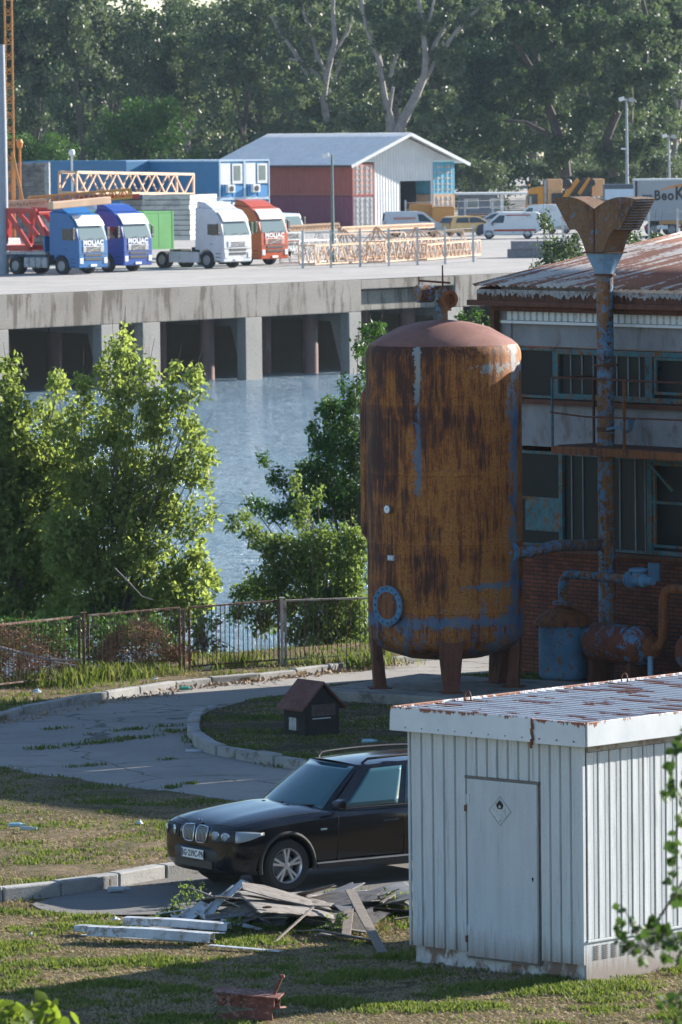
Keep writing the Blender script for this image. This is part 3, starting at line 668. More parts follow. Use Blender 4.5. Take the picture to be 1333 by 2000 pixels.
# plinth
m_conc = simple('old_concrete', (.22, .21, .19), .92, var=.3, scale=1.5, bump=.4, dirt=(.10, .09, .075), dirtamt=.5)
b = MB(); b.box((TC.x + .25, TC.y - .05, .14), (4.1, 3.5, .32), rz=R(-35)); b.box((TC.x + 3., TC.y - 1.0, .10), (5, 3.2, .24), rz=HRZ)
o = b.build('concrete_plinth', m_conc, bevel=.02); tag(o, 'low concrete plinth under the big rusty tank legs', 'plinth')
# ---------------- white metal shed ----------------
SC = G(1144, 1922); SL = G(802, 1880); SX = (SC - SL).normalized(); SW = (SC - SL).length
SM = frame(SL, SX); SRZ = math.atan2(SX.y, SX.x); SMI = SM.inverted(); SN = Vector((SX.y, -SX.x, 0)); SD = 7.5
def sp(px, py, off=0.): p = SMI @ PL(px, py, SL + SN * off, SN); return p.x, p.z
def shedmat(name, c, dirt, lowz=.5):
    t = NT(name); co = t.coord(); s = t.n('ShaderNodeSeparateXYZ'); t.l(co, s.inputs[0])
    a = t.noise(t.coord(scale=(3.5, 3.5, .5)), 1.6, 7, .65); b = t.noise(t.coord(scale=(9, 9, .6)), 1.5, 6, .7); f = t.noise(co, 45, 3)
    g = t.mix(t.ramp(a, [(.4, 0), (.7, .6)]), c, tuple(x * .78 for x in c)); g = t.mix(t.ramp(b, [(.56, 0), (.66, .7)]), g, dirt)
    zz = t.math('ADD', s.outputs[2], t.math('MULTIPLY', t.math('ADD', b, -.5), .8)); g = t.mix(t.ramp(zz, [(.12, .75), (.5, 0)]), g, (.20, .13, .09))
    sp_ = t.noise(co, 16, 6, .8, 0.); g = t.mix(t.ramp(sp_, [(.70, 0), (.73, .8)]), g, (.16, .08, .05))
    g = t.mix(1., g, t.ramp(f, [(.3, .92), (.7, 1.05)]), 'MULTIPLY'); t.col(g); t.set(.6, 0, .35); t.bump(a, .15, .03); return t.mat
m_sh = shedmat('shed_white_paint', (.55, .585, .60), (.27, .31, .34)); m_shr = m_sh
m_groove = simple('rib_gap_dark', (.17, .15, .135), .9, scale=5)  # dark grey brown for rib gaps, vent slots and door frame
m_shb = simple('shed_base_paint', (.50, .50, .49), .8, var=.3, scale=3, dirt=(.20, .13, .095), dirtamt=.46, stretch=(1, 1, .5))
shed = thing('metal_shed', 'white ribbed metal shed with a hazard diamond on its door', 'shed', SL, SRZ)
zTop = sp(1131, 1409, .12)[1]; zFb = sp(1131, 1457, .12)[1]; zbs = sp(1100, 1893)[1]; zbs = .22
d0 = sp(915, 1700)[0]; d1 = sp(1053, 1700)[0]; dzt = sp(980, 1526)[1]; dzb = sp(980, 1874)[1]
def ribs(b, g, x0, x1, z0, z1, pitch, gw, y, ax, dep=.028):
    n = max(1, round((x1 - x0) / pitch)); p = (x1 - x0) / n
    def P(x, yy, z): return (x, yy, z) if ax == 'X' else (SW - yy, x, z)
    for i in range(n):
        a = x0 + i * p + gw / 2; c = x0 + (i + 1) * p - gw / 2; yb = y + dep
        ln = [(a - .001, yb), (a + .008, y), (a + (c - a) * .33, y + .002), (a + (c - a) * .34, y + .005), (a + (c - a) * .66, y + .005), (a + (c - a) * .67, y + .002), (c - .008, y), (c + .001, yb)]
        b.grid([[P(u, v, z0) for u, v in ln], [P(u, v, z1) for u, v in ln]])
        b.quad(*[P(u, v, z1) for u, v in ln]); b.quad(*[P(u, v, z0) for u, v in ln])
    g.quad(P(x0, y + dep - .001, z0 + .002), P(x1, y + dep - .001, z0 + .002), P(x1, y + dep - .001, z1 - .002), P(x0, y + dep - .001, z1 - .002))
b = MB(); g = MB()
ribs(b, g, .03, d0 - .02, zbs, zFb + .05, .168, .02, 0, 'X'); ribs(b, g, d0 - .02, d1 + .02, dzt + .03, zFb + .05, .168, .02, 0, 'X'); ribs(b, g, d1 + .02, SW - .05, zbs, zFb + .05, .168, .02, 0, 'X')
w = b.build('front_panel', m_sh, shed, fix=True); g.build('rib_gap', m_groove, w, fix=False)
b = MB(); g = MB(); zrb = .52; zrt = zFb - .10
ribs(b, g, .035, SD - .05, zrb, zrt, .205, .020, -.01, 'Y', .012)
w = b.build('side_panel', m_shr, shed, fix=True); g.build('rib_gap', m_groove, w, fix=False)
b = MB(); b.box((SW / 2, SD / 2, (zFb + .1) / 2 + .1), (SW - .07, SD - .1, zFb - .1)); b.build('core_wall', m_shb, shed)
b = MB(); b.box((SW - .022, -.004, (zbs + zFb) / 2), (.05, .05, zFb - zbs)); b.box((.015, 0.0, (zbs + zFb) / 2), (.03, .03, zFb - zbs)); b.box((SW + .004, SD / 2 + .03, zrt + .04), (.03, SD - .06, .05)); b.box((SW + .006, SD / 2, zrb - .02), (.03, SD - .06, .03)); b.build('corner_trim', m_sh, shed, bevel=.004)
b = MB(); b.box((SW / 2, .10, .1), (SW - .08, .08, .26)); b.build('front_base', m_shb, shed)
b = MB(); b.box((SW - .01, SD / 2, .24), (.03, SD - .02, .50)); b.build('side_base', m_sh, shed, bevel=.004)
for i in range(16):
    b = MB()
    for k in range(8): b.box((SW + .008, .2 + i * .16, .28 + k * .022), (.012, .10, .006))
    b.build('vent_grille', m_groove, shed)
# door
b = MB(); b.box(((d0 + d1) / 2, -.004, (dzt + dzb) / 2), (d1 - d0 - .02, .04, dzt - dzb)); dr = b.build('door', shedmat('door_paint', (.50, .54, .565), (.33, .38, .42)), shed, bevel=.005)
b = MB(); b.box(((d0 + d1) / 2, .0, dzt + .02), (d1 - d0 + .05, .05, .03)); b.box((d1 + .004, .03, (dzt + dzb) / 2), (.022, .02, dzt - dzb)); b.box((d0 - .004, .02, (dzt + dzb) / 2), (.02, .03, dzt - dzb)); b.box(((d0 + d1) / 2, .0, dzb - .015), (d1 - d0 + .02, .03, .02)); b.build('door_frame', m_groove, dr)
for y_ in (1560, 1815):
    z_ = sp(915, y_)[1]; b = MB(); b.lathe([(.018, -.07), (.018, .07)], (d0 - .012, -.035, z_), 10); b.box((d0 + .02, -.027, z_), (.07, .006, .12)); h = b.build('hinge', m_sh, dr, smooth=30)
    b = MB(); b.box((d0 - .012, -.03, z_ - .11), (.03, .012, .08)); b.build('rusty_pin', m_rust, h)
b = MB(); k = sp(1044, 1716); b.lathe([(.016, -.03), (0, -.031)], (k[0], 0, k[1]), 12, None, 'Y'); b.box((k[0], -.028, k[1] - .02), (.01, .006, .03)); b.build('keyhole', m_black, dr)
# hazard diamond
P4 = [sp(*q) for q in ((981, 1550), (1006, 1586), (980, 1617), (954, 1583))]
cx = (P4[1][0] + P4[3][0]) / 2; cz = (P4[0][1] + P4[2][1]) / 2; hs = .185; m_sign = simple('faded_sign', (.50, .54, .55), .6, var=.1, dirt=(.40, .40, .39), dirtamt=.5, scale=6)
b = MB(); b.prism([(cx, cz + hs), (cx + hs, cz), (cx, cz - hs), (cx - hs, cz)], -.029, -.0255, 'Y'); sg = b.build('hazard_sign', m_sign, dr)
b = MB(); e = hs * .93
for a, c in (((0, e), (e, 0)), ((e, 0), (0, -e)), ((0, -e), (-e, 0)), ((-e, 0), (0, e))): b.bar((cx + a[0], -.0305, cz + a[1]), (cx + c[0], -.0305, cz + c[1]), .002, .006)
rr = random.Random(4)
for i in range(26):
    u, v = rr.uniform(-.1, .1), rr.uniform(-.15, -.01)
    if abs(u) + abs(v) < .16: b.bar((cx + u, -.0305, cz + v), (cx + u + rr.uniform(-.03, .03), -.0305, cz + v + rr.uniform(-.03, .03)), .0015, .003)
b.build('sign_border', simple('sign_line', (.22, .24, .25), .7), sg)
fl = [(-.035, -.025), (-.055, .01), (-.05, .045), (-.035, .03), (-.028, .07), (-.012, .05), (.0, .095), (.016, .055), (.03, .075), (.034, .035), (.052, .048), (.055, .008), (.034, -.025), (.0, -.032)]
b = MB(); b.prism([(cx + u, cz + .05 + v) for u, v in fl], -.032, -.029, 'Y'); fm = b.build('flame_symbol', m_black, sg)
b = MB(); b.prism([(cx + u * .33, cz + .043 + v * .36) for u, v in fl], -.034, -.0325, 'Y'); b.build('flame_core', m_sign, fm)
# roof
ov = .14; FX0, FX1, FY0, FY1 = -.16, SW + .13, -ov, SD + ov; fh = zTop - zFb; jx = sp(1041, 1420, ov)[0]
t = NT('shed_roof_sheet'); g = t.n('ShaderNodeTexCoord').outputs['Object']
mp = t.n('ShaderNodeMapping'); mp.inputs['Scale'].default_value = (.7, 5.5, 1); t.l(g, mp.inputs[0])
a = t.noise(mp.outputs[0], 1.3, 6, .6, .1); f3 = t.noise(g, 3, 5, .7)
f = t.ramp(t.math('ADD', t.math('MULTIPLY', a, .7), t.math('MULTIPLY', f3, .3)), [(.525, 0), (.55, 1)])
t.col(t.mix(f, t.mix(f3, (.28, .31, .35), (.46, .48, .51)), (.15, .05, .03))); t.set(.6, 0, .4); m_sroof = t.mat
b = MB(); pr = []; y = FY0 + .03
while y < FY1 - .1: pr += [(y, 0), (y + .06, .0), (y + .075, .035), (y + .11, .035), (y + .125, 0)]; y += .17
pr = [(y, z) for y, z in pr]; zR = zTop - .055
b.grid([[(FX0 + .03, y, zR + z) for y, z in pr], [((FX0 + FX1) / 2, y, zR + z) for y, z in pr], [(FX1 - .03, y, zR + z) for y, z in pr]]); b.build('roof', m_sroof, shed, fix=False)
t = NT('fascia_paint'); co = t.coord(); s = t.n('ShaderNodeSeparateXYZ'); t.l(co, s.inputs[0]); n = t.noise(t.coord(scale=(14, 14, 2)), 1.2, 5, .7); n2 = t.noise(co, 1.8, 6)
e = t.math('ADD', t.math('MULTIPLY', t.math('ADD', s.outputs[2], -zTop), 4.), t.math('MULTIPLY', t.math('ADD', n, t.math('MULTIPLY', n2, .9)), 1.1))
c = t.mix(t.ramp(n2, [(.35, 0), (.7, 1)]), (.66, .69, .71), (.52, .57, .60)); e2 = t.math('ADD', e, t.ramp(t.math('MULTIPLY', s.outputs[0], .1), [(.30, 0), (.34, -.15)]))
t.col(t.mix(t.ramp(e2, [(.99, 0), (1.05, 1)]), c, (.24, .085, .04))); t.set(.55, 0, .35); m_fas = t.mat
b = MB(); b.box(((FX0 + jx) / 2, FY0, zTop - fh / 2), (jx - FX0, .03, fh), rot=(R(-3), 0, 0)); b.build('fascia', m_fas, shed, bevel=.006)
b = MB(); b.box(((FX1 + jx) / 2, FY0 + .012, zTop - fh / 2 - .012), (FX1 - jx, .03, fh), rot=(R(1), 0, 0)); b.build('fascia', m_fas, shed, bevel=.006)
b = MB(); b.box((FX1, (FY0 + FY1) / 2 + .02, zTop - fh / 2 - .01), (.03, FY1 - FY0 - .04, fh), rot=(0, R(0), 0)); b.build('fascia', m_fas, shed, bevel=.006)
b = MB(); b.box((FX0, (FY0 + FY1) / 2 + .02, zTop - fh / 2), (.03, FY1 - FY0 - .04, fh)); b.box(((FX0 + FX1) / 2, FY1, zTop - fh / 2), (FX1 - FX0, .03, fh)); b.build('fascia', m_fas, shed, bevel=.006)
for k in range(11):
    b = MB(); b.lathe([(.012, -.006), (.009, -.01), (0, -.011)], (.1 + k * .27, FY0 - .012, zFb + .05), 8, None, 'Y'); b.build('screw', m_rustd, shed)
b = MB()
for (a, c) in ((0, 0), (.008, -.06), (-.004, -.13), (.012, -.2), (0, -.26), (-.02, -.30)): b.box((jx + a, FY0 - .02, zTop - .04 + c * .95), (.028 + .01 * abs(math.sin(c * 30)), .008, .075), rot=(0, c, 0))
b.build('rust_seam', m_rust, shed)
for yy in (1.15, 4.1):
    b = MB(); b.tube([(FX0 + .1 + .05 * math.cos(a), yy, zTop + .0 + .09 * math.sin(a)) for a in [R(q) for q in range(-40, 221, 20)]], .01, 6); b.build('lifting_ring', m_rustd, shed)
b = MB(); b.box((SW + .0, SD / 2, zFb - .01), (.06, SD - .1, .16)); b.build('eaves_rail', simple('eaves_rail_paint', (.40, .37, .32), .8, dirt=(.22, .14, .09), dirtamt=.5), shed)
# ---------------- quay and yard on the far bank ----------------
QA = G(0, 576, QZ); QB = G(1042, 531, QZ); QX = (QB - QA).normalized(); QI = Vector((-QX.y, QX.x, 0))      # QI points inland
QM = frame((QA.x, QA.y, 0), QX); QRZ = math.atan2(QX.y, QX.x); QMI = QM.inverted()
def qp(px, py, inl=0.): p = QMI @ PL(px, py, QA + QI * inl, -QI); return p.x, p.z
def conc_mat(name, c, c2, dark, ys=1., stain=.5):
    t = NT(name); co = t.coord(); cs = t.coord(scale=(1.3, 1.3, .22)); a = t.noise(cs, 1.1, 8, .7, .3); b = t.noise(co, .25, 6, .6); f = t.noise(co, 12, 5, .75)
    g = t.mix(t.ramp(b, [(.35, 0), (.65, 1)]), c, c2); g = t.mix(t.ramp(t.math('ADD', t.math('MULTIPLY', a, .75), t.math('MULTIPLY', b, .25)), [(stain, 0), (stain + .07, .85)]), g, dark)
    g = t.mix(1., g, t.ramp(f, [(.3, .75), (.7, 1.15)]), 'MULTIPLY'); t.col(g); t.set(.92, 0, .2); t.bump(f, .4, .05); return t.mat
m_q = conc_mat('quay_concrete', (.27, .255, .235), (.21, .195, .175), (.10, .085, .07), stain=.50)
m_qp = conc_mat('pier_concrete', (.33, .32, .30), (.27, .26, .25), (.16, .14, .12), stain=.58)
m_deck = asphalt_mat('yard_surface', (.31, .30, .285), (.40, .385, .365), False, (.20, .185, .16))
m_pile = simple('rusty_pile', (.20, .13, .12), .9, var=.35, scale=.7, dirt=(.33, .31, .29), dirtamt=.56, stretch=(1, 1, .3))
b = MB(); e0 = QA - QX * 500; e1 = QA + QX * 900
b.quad(tuple(e0), tuple(e1), tuple(e1 + QI * 1500), tuple(e0 + QI * 1500)); struct(b.build('yard', m_deck, fix=False))
quay = thing('concrete_quay', 'long weathered concrete quay wall on square piers across the water', 'quay', (QA.x, QA.y, 0), QRZ)
zbm = (qp(100, 637)[1] + qp(600, 617)[1]) / 2; zq = QZ - .012
b = MB(); xL = -60; xs0 = qp(706, 560)[0]; xs1 = qp(889, 560)[0]
b.box(((xL + xs0) / 2, .6, (zq + zbm) / 2), (xs0 - xL, 1.2, zq - zbm)); b.box(((xs1 + 120) / 2, .6, (zq + zbm) / 2), (120 - xs1, 1.2, zq - zbm))
zc = qp(760, 563)[1]; b.box(((xs0 + xs1) / 2, .6, (zq + zc) / 2), (xs1 - xs0, 1.16, zq - zc)); b.box(((xs0 + xs1) / 2, .95, (zc + zbm) / 2 - .02), (xs1 - xs0, .5, zc - zbm - .1))
b.build('deck_beam', m_q, quay, bevel=.05)
b = MB(); b.box((30, 5.6, QZ - .4), (180, 8.6, .7)); b.build('deck_slab', m_q, quay)
piers = [(-190, -172), (0, 17), (203, 233), (279, 313), (480, 512), (688, 706), (872, 905), (1085, 1115), (1300, 1335), (1500, 1535)]
piers = [(-400, -365), (-195, -165), (-14, 17)] + piers[2:]
for i, (a, c) in enumerate(piers):
    xa, xc = qp(a, 650)[0], qp(c, 650)[0]
    if a == 203 or a == 688: xa = xc - (1.4 if a == 203 else 1.05)
    b = MB(); b.box(((xa + xc) / 2, .30, (zbm + WZ) / 2 - .3), (xc - xa, .62, zbm - WZ + .6)); b.build('pier', m_qp, quay, bevel=.03)
    b = MB(); b.prism([(.6, zbm), (6.5, zbm), (6.5, zbm - .4), (1.7, zbm - .5), (.75, WZ - .6), (.6, WZ - .6)], xc - .55, xc - .15, 'X'); b.build('pier_bracket', m_qp, quay)
    xm = xc + (-1.45 if a not in (203,) else 0)
    if a != 203:
        for yy, dx in ((2.4, -.3), (4.4, -1.9), (4.2, 1.8)):
            b = MB(); b.lathe([(.42, WZ - 1), (.42, QZ - .9)], (xa - .1 + dx, yy, 0), 14); b.build('pile', m_pile, quay, smooth=True)
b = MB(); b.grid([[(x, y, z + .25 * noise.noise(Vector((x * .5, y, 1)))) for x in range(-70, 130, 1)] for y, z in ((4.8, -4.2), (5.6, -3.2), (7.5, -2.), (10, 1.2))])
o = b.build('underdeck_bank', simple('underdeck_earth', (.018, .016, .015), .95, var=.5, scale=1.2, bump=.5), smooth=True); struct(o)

def yd(px, py): return G(px, py, QZ)
def paint(name, c, rough=.35, var=.1): return simple(name, c, rough, var=var, scale=1.2, dirt=tuple(x * .6 + .04 for x in c), dirtamt=.58)
m_tyre = simple('tyre_rubber', (.025, .025, .026), .85, scale=4); m_rim = simple('steel_rim', (.28, .28, .29), .5, metal=.2); m_chas = simple('dark_chassis', (.03, .028, .028), .8)
m_lamp = glass_dark('lamp_lens', (.62, .66, .68), .15); m_red = paint('red_paint', (.42, .02, .015)); m_white = paint('white_paint', (.70, .72, .72)); m_blk = simple('black_plastic', (.02, .02, .022), .5)
m_wind = glass_dark('windscreen_glass', (.16, .21, .21), .08); m_sidew = glass_dark('side_window_glass', (.02, .028, .03), .08)
m_plate = simple('number_plate', (.75, .77, .75), .5, var=.05)
m_alu = simple('grey_tank_metal', (.38, .40, .42), .45, var=.15, dirt=(.22, .20, .18))
def wheel(parent, x, y, r, w, side, name='wheel'):
    W_ = bpy.data.objects.new(name, None); C.objects.link(W_); W_.parent = parent; W_.location = (x, y, r)
    b = MB(); b.lathe([(r * .58, -w / 2), (r * .9, -w / 2), (r, -w / 2 + .04), (r, w / 2 - .04), (r * .9, w / 2), (r * .58, w / 2)], n=28, axis='Y', cap=False); b.build('tyre', m_tyre, W_, smooth=40)
    b = MB(); s = side; b.lathe([(r * .6, s * w * .45), (r * .52, s * w * .30), (r * .36, s * w * .22), (r * .28, s * w * .42), (r * .15, s * w * .46), (0, s * w * .46)], n=24, axis='Y'); b.lathe([(r * .6, -s * w * .3), (0, -s * w * .3)], n=20, axis='Y')
    for k in range(8): a = k * math.pi / 4; b.lathe([(r * .045, s * w * .25), (r * .045, s * w * .34)], (r * .44 * math.cos(a), 0, r * .44 * math.sin(a)), 6, None, 'Y')
    b.build('rim', m_rim, W_, smooth=30); return W_
def lorry(label, px, py, ang, body, visor, name_text=None, sc=1., lowroof=False, lights=m_lamp, trim=None):
    p = yd(px, py); t = thing('lorry', label, 'lorry', p, -ang); t.scale = (sc,) * 3
    # origin = near front bottom corner; x forward, truck lies behind and to its left (+y)
    y0, y1 = 0., 2.48
    if lowroof: pr = [(-.02, .38), (.0, 1.0), (-.02, 1.9), (-.32, 2.75), (-.42, 2.9), (-1.9, 2.95), (-1.95, 1.2), (-1.95, .95), (-1.95, .95)]
    else: pr = [(-.03, .38), (.0, 1.0), (-.03, 1.95), (-.28, 2.78), (-.40, 3.02), (-.75, 3.42), (-1.25, 3.55), (-2.25, 3.6), (-2.3, 1.15), (-2.28, 1.1), (-1.95, 1.1)]
    arch = [(-1.4 + .62 * math.cos(a), .5 + .62 * math.sin(a)) for a in [R(q) for q in (150, 120, 90, 60, 30, 0)]]
    poly = pr + arch + [(-.78, .38)]
    b = MB(); b.prism(poly, y0, y1, 'Y'); cab = b.build('cab', body, t, bevel=.07)
    if not lowroof:
        b = MB(); b.prism([(-.95, 3.5), (-1.6, 3.86), (-2.22, 3.98), (-2.25, 3.55)], y0 + .12, y1 - .12, 'Y'); b.build('roof_spoiler', body, t, bevel=.08)
        b = MB(); b.prism([(-.22, 2.80), (-.34, 3.02), (-.62, 3.34), (-.60, 3.38), (-.30, 3.08), (-.12, 2.78)], y0 + .12, y1 - .12, 'Y'); b.build('sun_visor', visor, t, bevel=.01)
    zt = 2.74; b = MB(); b.add([(-.008, y0 + .12, 1.98), (-.008, y1 - .12, 1.98), (-.262, y1 - .2, zt), (-.262, y0 + .2, zt), (-.06, y0 + .12, 1.98), (-.06, y1 - .12, 1.98), (-.3, y1 - .2, zt), (-.3, y0 + .2, zt)], [(0, 1, 2, 3), (0, 4, 5, 1), (3, 2, 6, 7), (0, 3, 7, 4), (1, 5, 6, 2)]); ws = b.build('windscreen', m_wind, t, bevel=.01)
    for yy in (.75, 1.6): b = MB(); b.bar((.012, yy, 2.0), (.0, yy + .5, 2.08), .02); b.build('wiper', m_blk, ws)
    for s, yy in ((-1, y0 - .004), (1, y1 + .004)):
        b = MB(); b.prism([(-.30, 2.05), (-.42, 2.62), (-1.28, 2.62), (-1.28, 2.0), (-.75, 1.95)], yy - .006, yy + .006, 'Y'); b.build('side_window', m_sidew, t)
        m = MB(); ym = y0 - .22 if s < 0 else y1 + .22; m.box((-.2, ym, 2.42), (.1, .2, .5)); m.box((-.2, ym, 2.05), (.1, .2, .18)); m.bar((-.25, ym, 2.68), (-.4, y0 if s < 0 else y1, 2.68), .04); m.build('mirror', m_blk, t, bevel=.02)
        q = MB(); q.box((-.98, yy, 1.45), (.14, .03, .04)); q.build('door_handle', m_blk, t)
        q = MB(); q.box((.0, y0 + .22 if s < 0 else y1 - .22, .78), (.05, .30, .34)); q.build('headlight', lights, t, bevel=.03)
        for i in range(3): q = MB() if i == 0 else q; q.box((-.45, yy, .45 + i * .22), (.4, .02, .04))
        q.build('step', m_blk, t)
    gm = trim or m_alu
    b = MB(); b.box((.0, (y0 + y1) / 2, 1.44), (.05, 1.75, .36)); gr = b.build('grille', gm, t, bevel=.02)
    b = MB(); 
    for k in range(4): b.box((.03, (y0 + y1) / 2, 1.32 + k * .08), (.012, 1.2, .045))
    b.build('slat', m_blk, gr); b = MB(); b.bar((.042, .75, 1.28), (.042, 1.75, 1.60), .01, .05); b.build('diagonal_bar', m_alu, gr)
    b = MB()
    for k in range(2): b.box((.012, (y0 + y1) / 2, .88 + k * .22), (.03, 1.45, .13))
    b.build('bumper_grille', m_blk, t); b = MB(); b.box((.02, (y0 + y1) / 2, .52), (.02, .5, .13)); b.build('number_plate', m_plate, t)
    b = MB(); b.box((-.1, (y0 + y1) / 2, 1.165), (.225, y1 - y0 - .1, .02)); b.build('panel_gap', m_blk, cab)
    if name_text:
        mm = Matrix(((0, 0, 1, .0), (1, 0, 0, (y0 + y1) / 2), (0, 1, 0, 1.80), (0, 0, 0, 1)))
        text('lettering', name_text, .38, m_white, t, mm, .006, .022, 1.12)
    b = MB(); b.box((-3.6, .95, .85), (3.6, .12, .26)); b.box((-3.6, 1.55, .85), (3.6, .12, .26)); b.box((-4.6, 1.25, 1.05), (.9, .9, .1)); b.box((-2.6, 1.25, .9), (.3, 2.1, .7)); b.build('chassis', m_chas, t)
    for x, w_ in ((-1.4, .32), (-5.0, .58)):
        wheel(t, x, .18 + (0 if w_ < .5 else .12), .5, w_, -1); wheel(t, x, 2.3 - (0 if w_ < .5 else .12), .5, w_, 1)
    return t
m_b1 = paint('mid_blue_paint', (.010, .12, .34)); m_b2 = paint('deep_blue_paint', (.012, .06, .29)); m_b3 = paint('pale_blue_white_paint', (.42, .50, .54)); m_o1 = paint('brick_orange_paint', (.42, .07, .025)); m_w1 = paint('cool_white_paint', (.55, .58, .62))
m_lb = paint('light_blue_panel', (.45, .58, .70)); m_pink = paint('faded_red_panel', (.5, .25, .22))
L1 = lorry('mid blue lorry with white sun visor, leftmost of the row, hauling a red frame', 155, 537, R(40), m_b1, m_white, 'MOLJAC')
def skirts(t, col, x0=-4.3, x1=-2.4):
    b = MB(); b.box(((x0 + x1) / 2, .12, .66), (x1 - x0, .14, .62)); b.build('side_skirt', col, t, bevel=.02)
for k in range(4): b = MB(); b.box((-2.75 - k * .46, .12, .68), (.42, .2, .6)); b.build('fuel_tank', m_alu, L1, bevel=.06)
L2 = lorry('deep blue lorry with white sun visor parked second from the left', 243, 532, R(40), m_b2, m_white, 'MOLJAC')
skirts(L2, m_b2)
L3 = lorry('white lorry tractor with bare chassis in front of the green container', 438, 525, R(41), m_w1, m_w1, None, trim=m_w1)
skirts(L3, m_w1, -4.45, -2.05)
L4 = lorry('brick orange lorry with white sun visor between the white lorry and the fence', 511, 519, R(41), m_o1, m_white, 'MOLJAC', trim=m_pink)
L5 = lorry('small pale blue lorry mostly hidden behind the brick orange lorry', 548, 503, R(41), m_b3, m_white, None, .95, True)
b = MB(); b.box((-4.6, 1.24, 2.15), (4.6, 2.45, 2.1)); b.build('box_body', m_white, L5, bevel=.03)
b = MB(); b.box((-4.6, -.0, 2.75), (4.58, .02, .3)); b.build('stripe', paint('orange_stripe', (.6, .25, .06)), L5)
# flatbed trailer behind the first lorry
tr = thing('flatbed_trailer', 'flatbed trailer coupled to the leftmost blue lorry', 'trailer', L1.location, L1.rotation_euler.z)
b = MB(); b.box((-8.6, 1.24, 1.22), (12.0, 2.5, .16)); b.build('bed', m_alu, tr, bevel=.02); b = MB(); b.box((-8.6, .85, 1.0), (11.8, .14, .3)); b.box((-8.6, 1.6, 1.0), (11.8, .14, .3)); b.box((-2.72, 1.24, 1.75), (.1, 2.4, .9)); b.build('chassis', m_b1, tr)
for x in (-9.5, -10.8, -12.1): wheel(tr, x, .3, .5, .5, -1); wheel(tr, x, 2.2, .5, .5, 1)
# red frame load
fr_ = thing('red_steel_frame', 'bright red steel crane frame standing on the flatbed behind the blue cab', 'frame', L1.location + Vector((0, 0, 1.3)), L1.rotation_euler.z)
b = MB()
for yy in (.15, 2.3):
    for a, c in (((-5.9, 0), (-5.7, 2.4)), ((-5.7, 2.35), (-4.4, 2.35)), ((-4.9, 2.3), (-3.3, .9)), ((-5.6, 2.2), (-3.9, .2)), ((-6.0, .2), (-3.9, .2)), ((-3.5, 2.2), (-2.7, .9)), ((-4.4, 2.35), (-3.4, 2.3))): b.bar((a[0], yy, a[1]), (c[0], yy, c[1]), .16, .3)
for x, z in ((-5.8, .3), (-5.6, 2.3), (-4.0, .3), (-3.3, 2.2)): b.bar((x, .15, z), (x, 2.3, z), .18)
b.build('frame', m_red, fr_, bevel=.02)
b = MB(); 
for x in (-7.6, -7.9): b.bar((x, .1, 0), (x + .1, .1, 2.6), .3); b.bar((x, 2.2, 0), (x + .1, 2.2, 2.6), .3)
o = b.build('red_post', m_red, None, loc=L1.location + Vector((0, 0, 1.3)), rz=L1.rotation_euler.z); tag(o, 'upright red steel posts at the far left end of the flatbed load', 'frame')
b = MB(); b.box((-7.2, 1.2, .38), (2.6, 2.0, .72)); o = b.build('white_block', m_white, None, loc=L1.location + Vector((0, 0, 1.3)), rz=L1.rotation_euler.z, bevel=.05); tag(o, 'white crane counterweight block lying on the flatbed beside the red frame', 'block')
m_or = paint('faded_orange_paint', (.60, .40, .26), .6, .2); m_orw = paint('whitish_truss_paint', (.55, .53, .50), .6, .2); m_ord = paint('strong_orange_paint', (.56, .25, .06), .5)
def truss(name, label, cat, p0, p1, s, mat, group=None, n=None, bar=.07, tri=False):
    d = p1 - p0; L = d.length; M = d.to_track_quat('X', 'Z').to_matrix(); o_ = bpy.data.objects
    b = MB(); n = n or max(3, round(L / s)); cs = [(-s / 2, 0), (s / 2, 0), (s / 2, s), (-s / 2, s)] if not tri else [(-s / 2, 0), (s / 2, 0), (0, s)]
    m = len(cs)
    for y, z in cs: b.bar((0, y, z), (L, y, z), bar * 1.3)
    for k in range(m):
        a, c = cs[k], cs[(k + 1) % m]
        for i in range(n):
            x0, x1 = L * i / n, L * (i + 1) / n; b.bar((x0, *a), ((x0 + x1) / 2, *c), bar * .8); b.bar(((x0 + x1) / 2, *c), (x1, *a), bar * .8)
        b.bar((0, *a), (0, *c), bar); b.bar((L, *a), (L, *c), bar)
    ob = b.build(name, mat); ob.matrix_world = Matrix.Translation(p0) @ M.to_4x4(); return tag(ob, label, cat, group)
def up(p, h): return Vector((p.x, p.y, p.z + h))
a = D(-60, 412, L1.location.y + 5); c = D(214, 395, L1.location.y + 9)
truss('crane_boom', 'long pale orange lattice boom lying across the flatbed load at the left', 'crane boom', a, D(88, 402, L1.location.y + 7), .35, m_or, bar=.12, n=12)
b = MB(); q0 = D(98, 402, 335); q1 = D(212, 391, 338); b.bar(q0, q1, .5, .42); o = b.build('wrapped_beam', m_or, bevel=.04); tag(o, 'wrapped pale timber beam lying above the gap between the two blue lorries', 'beam')

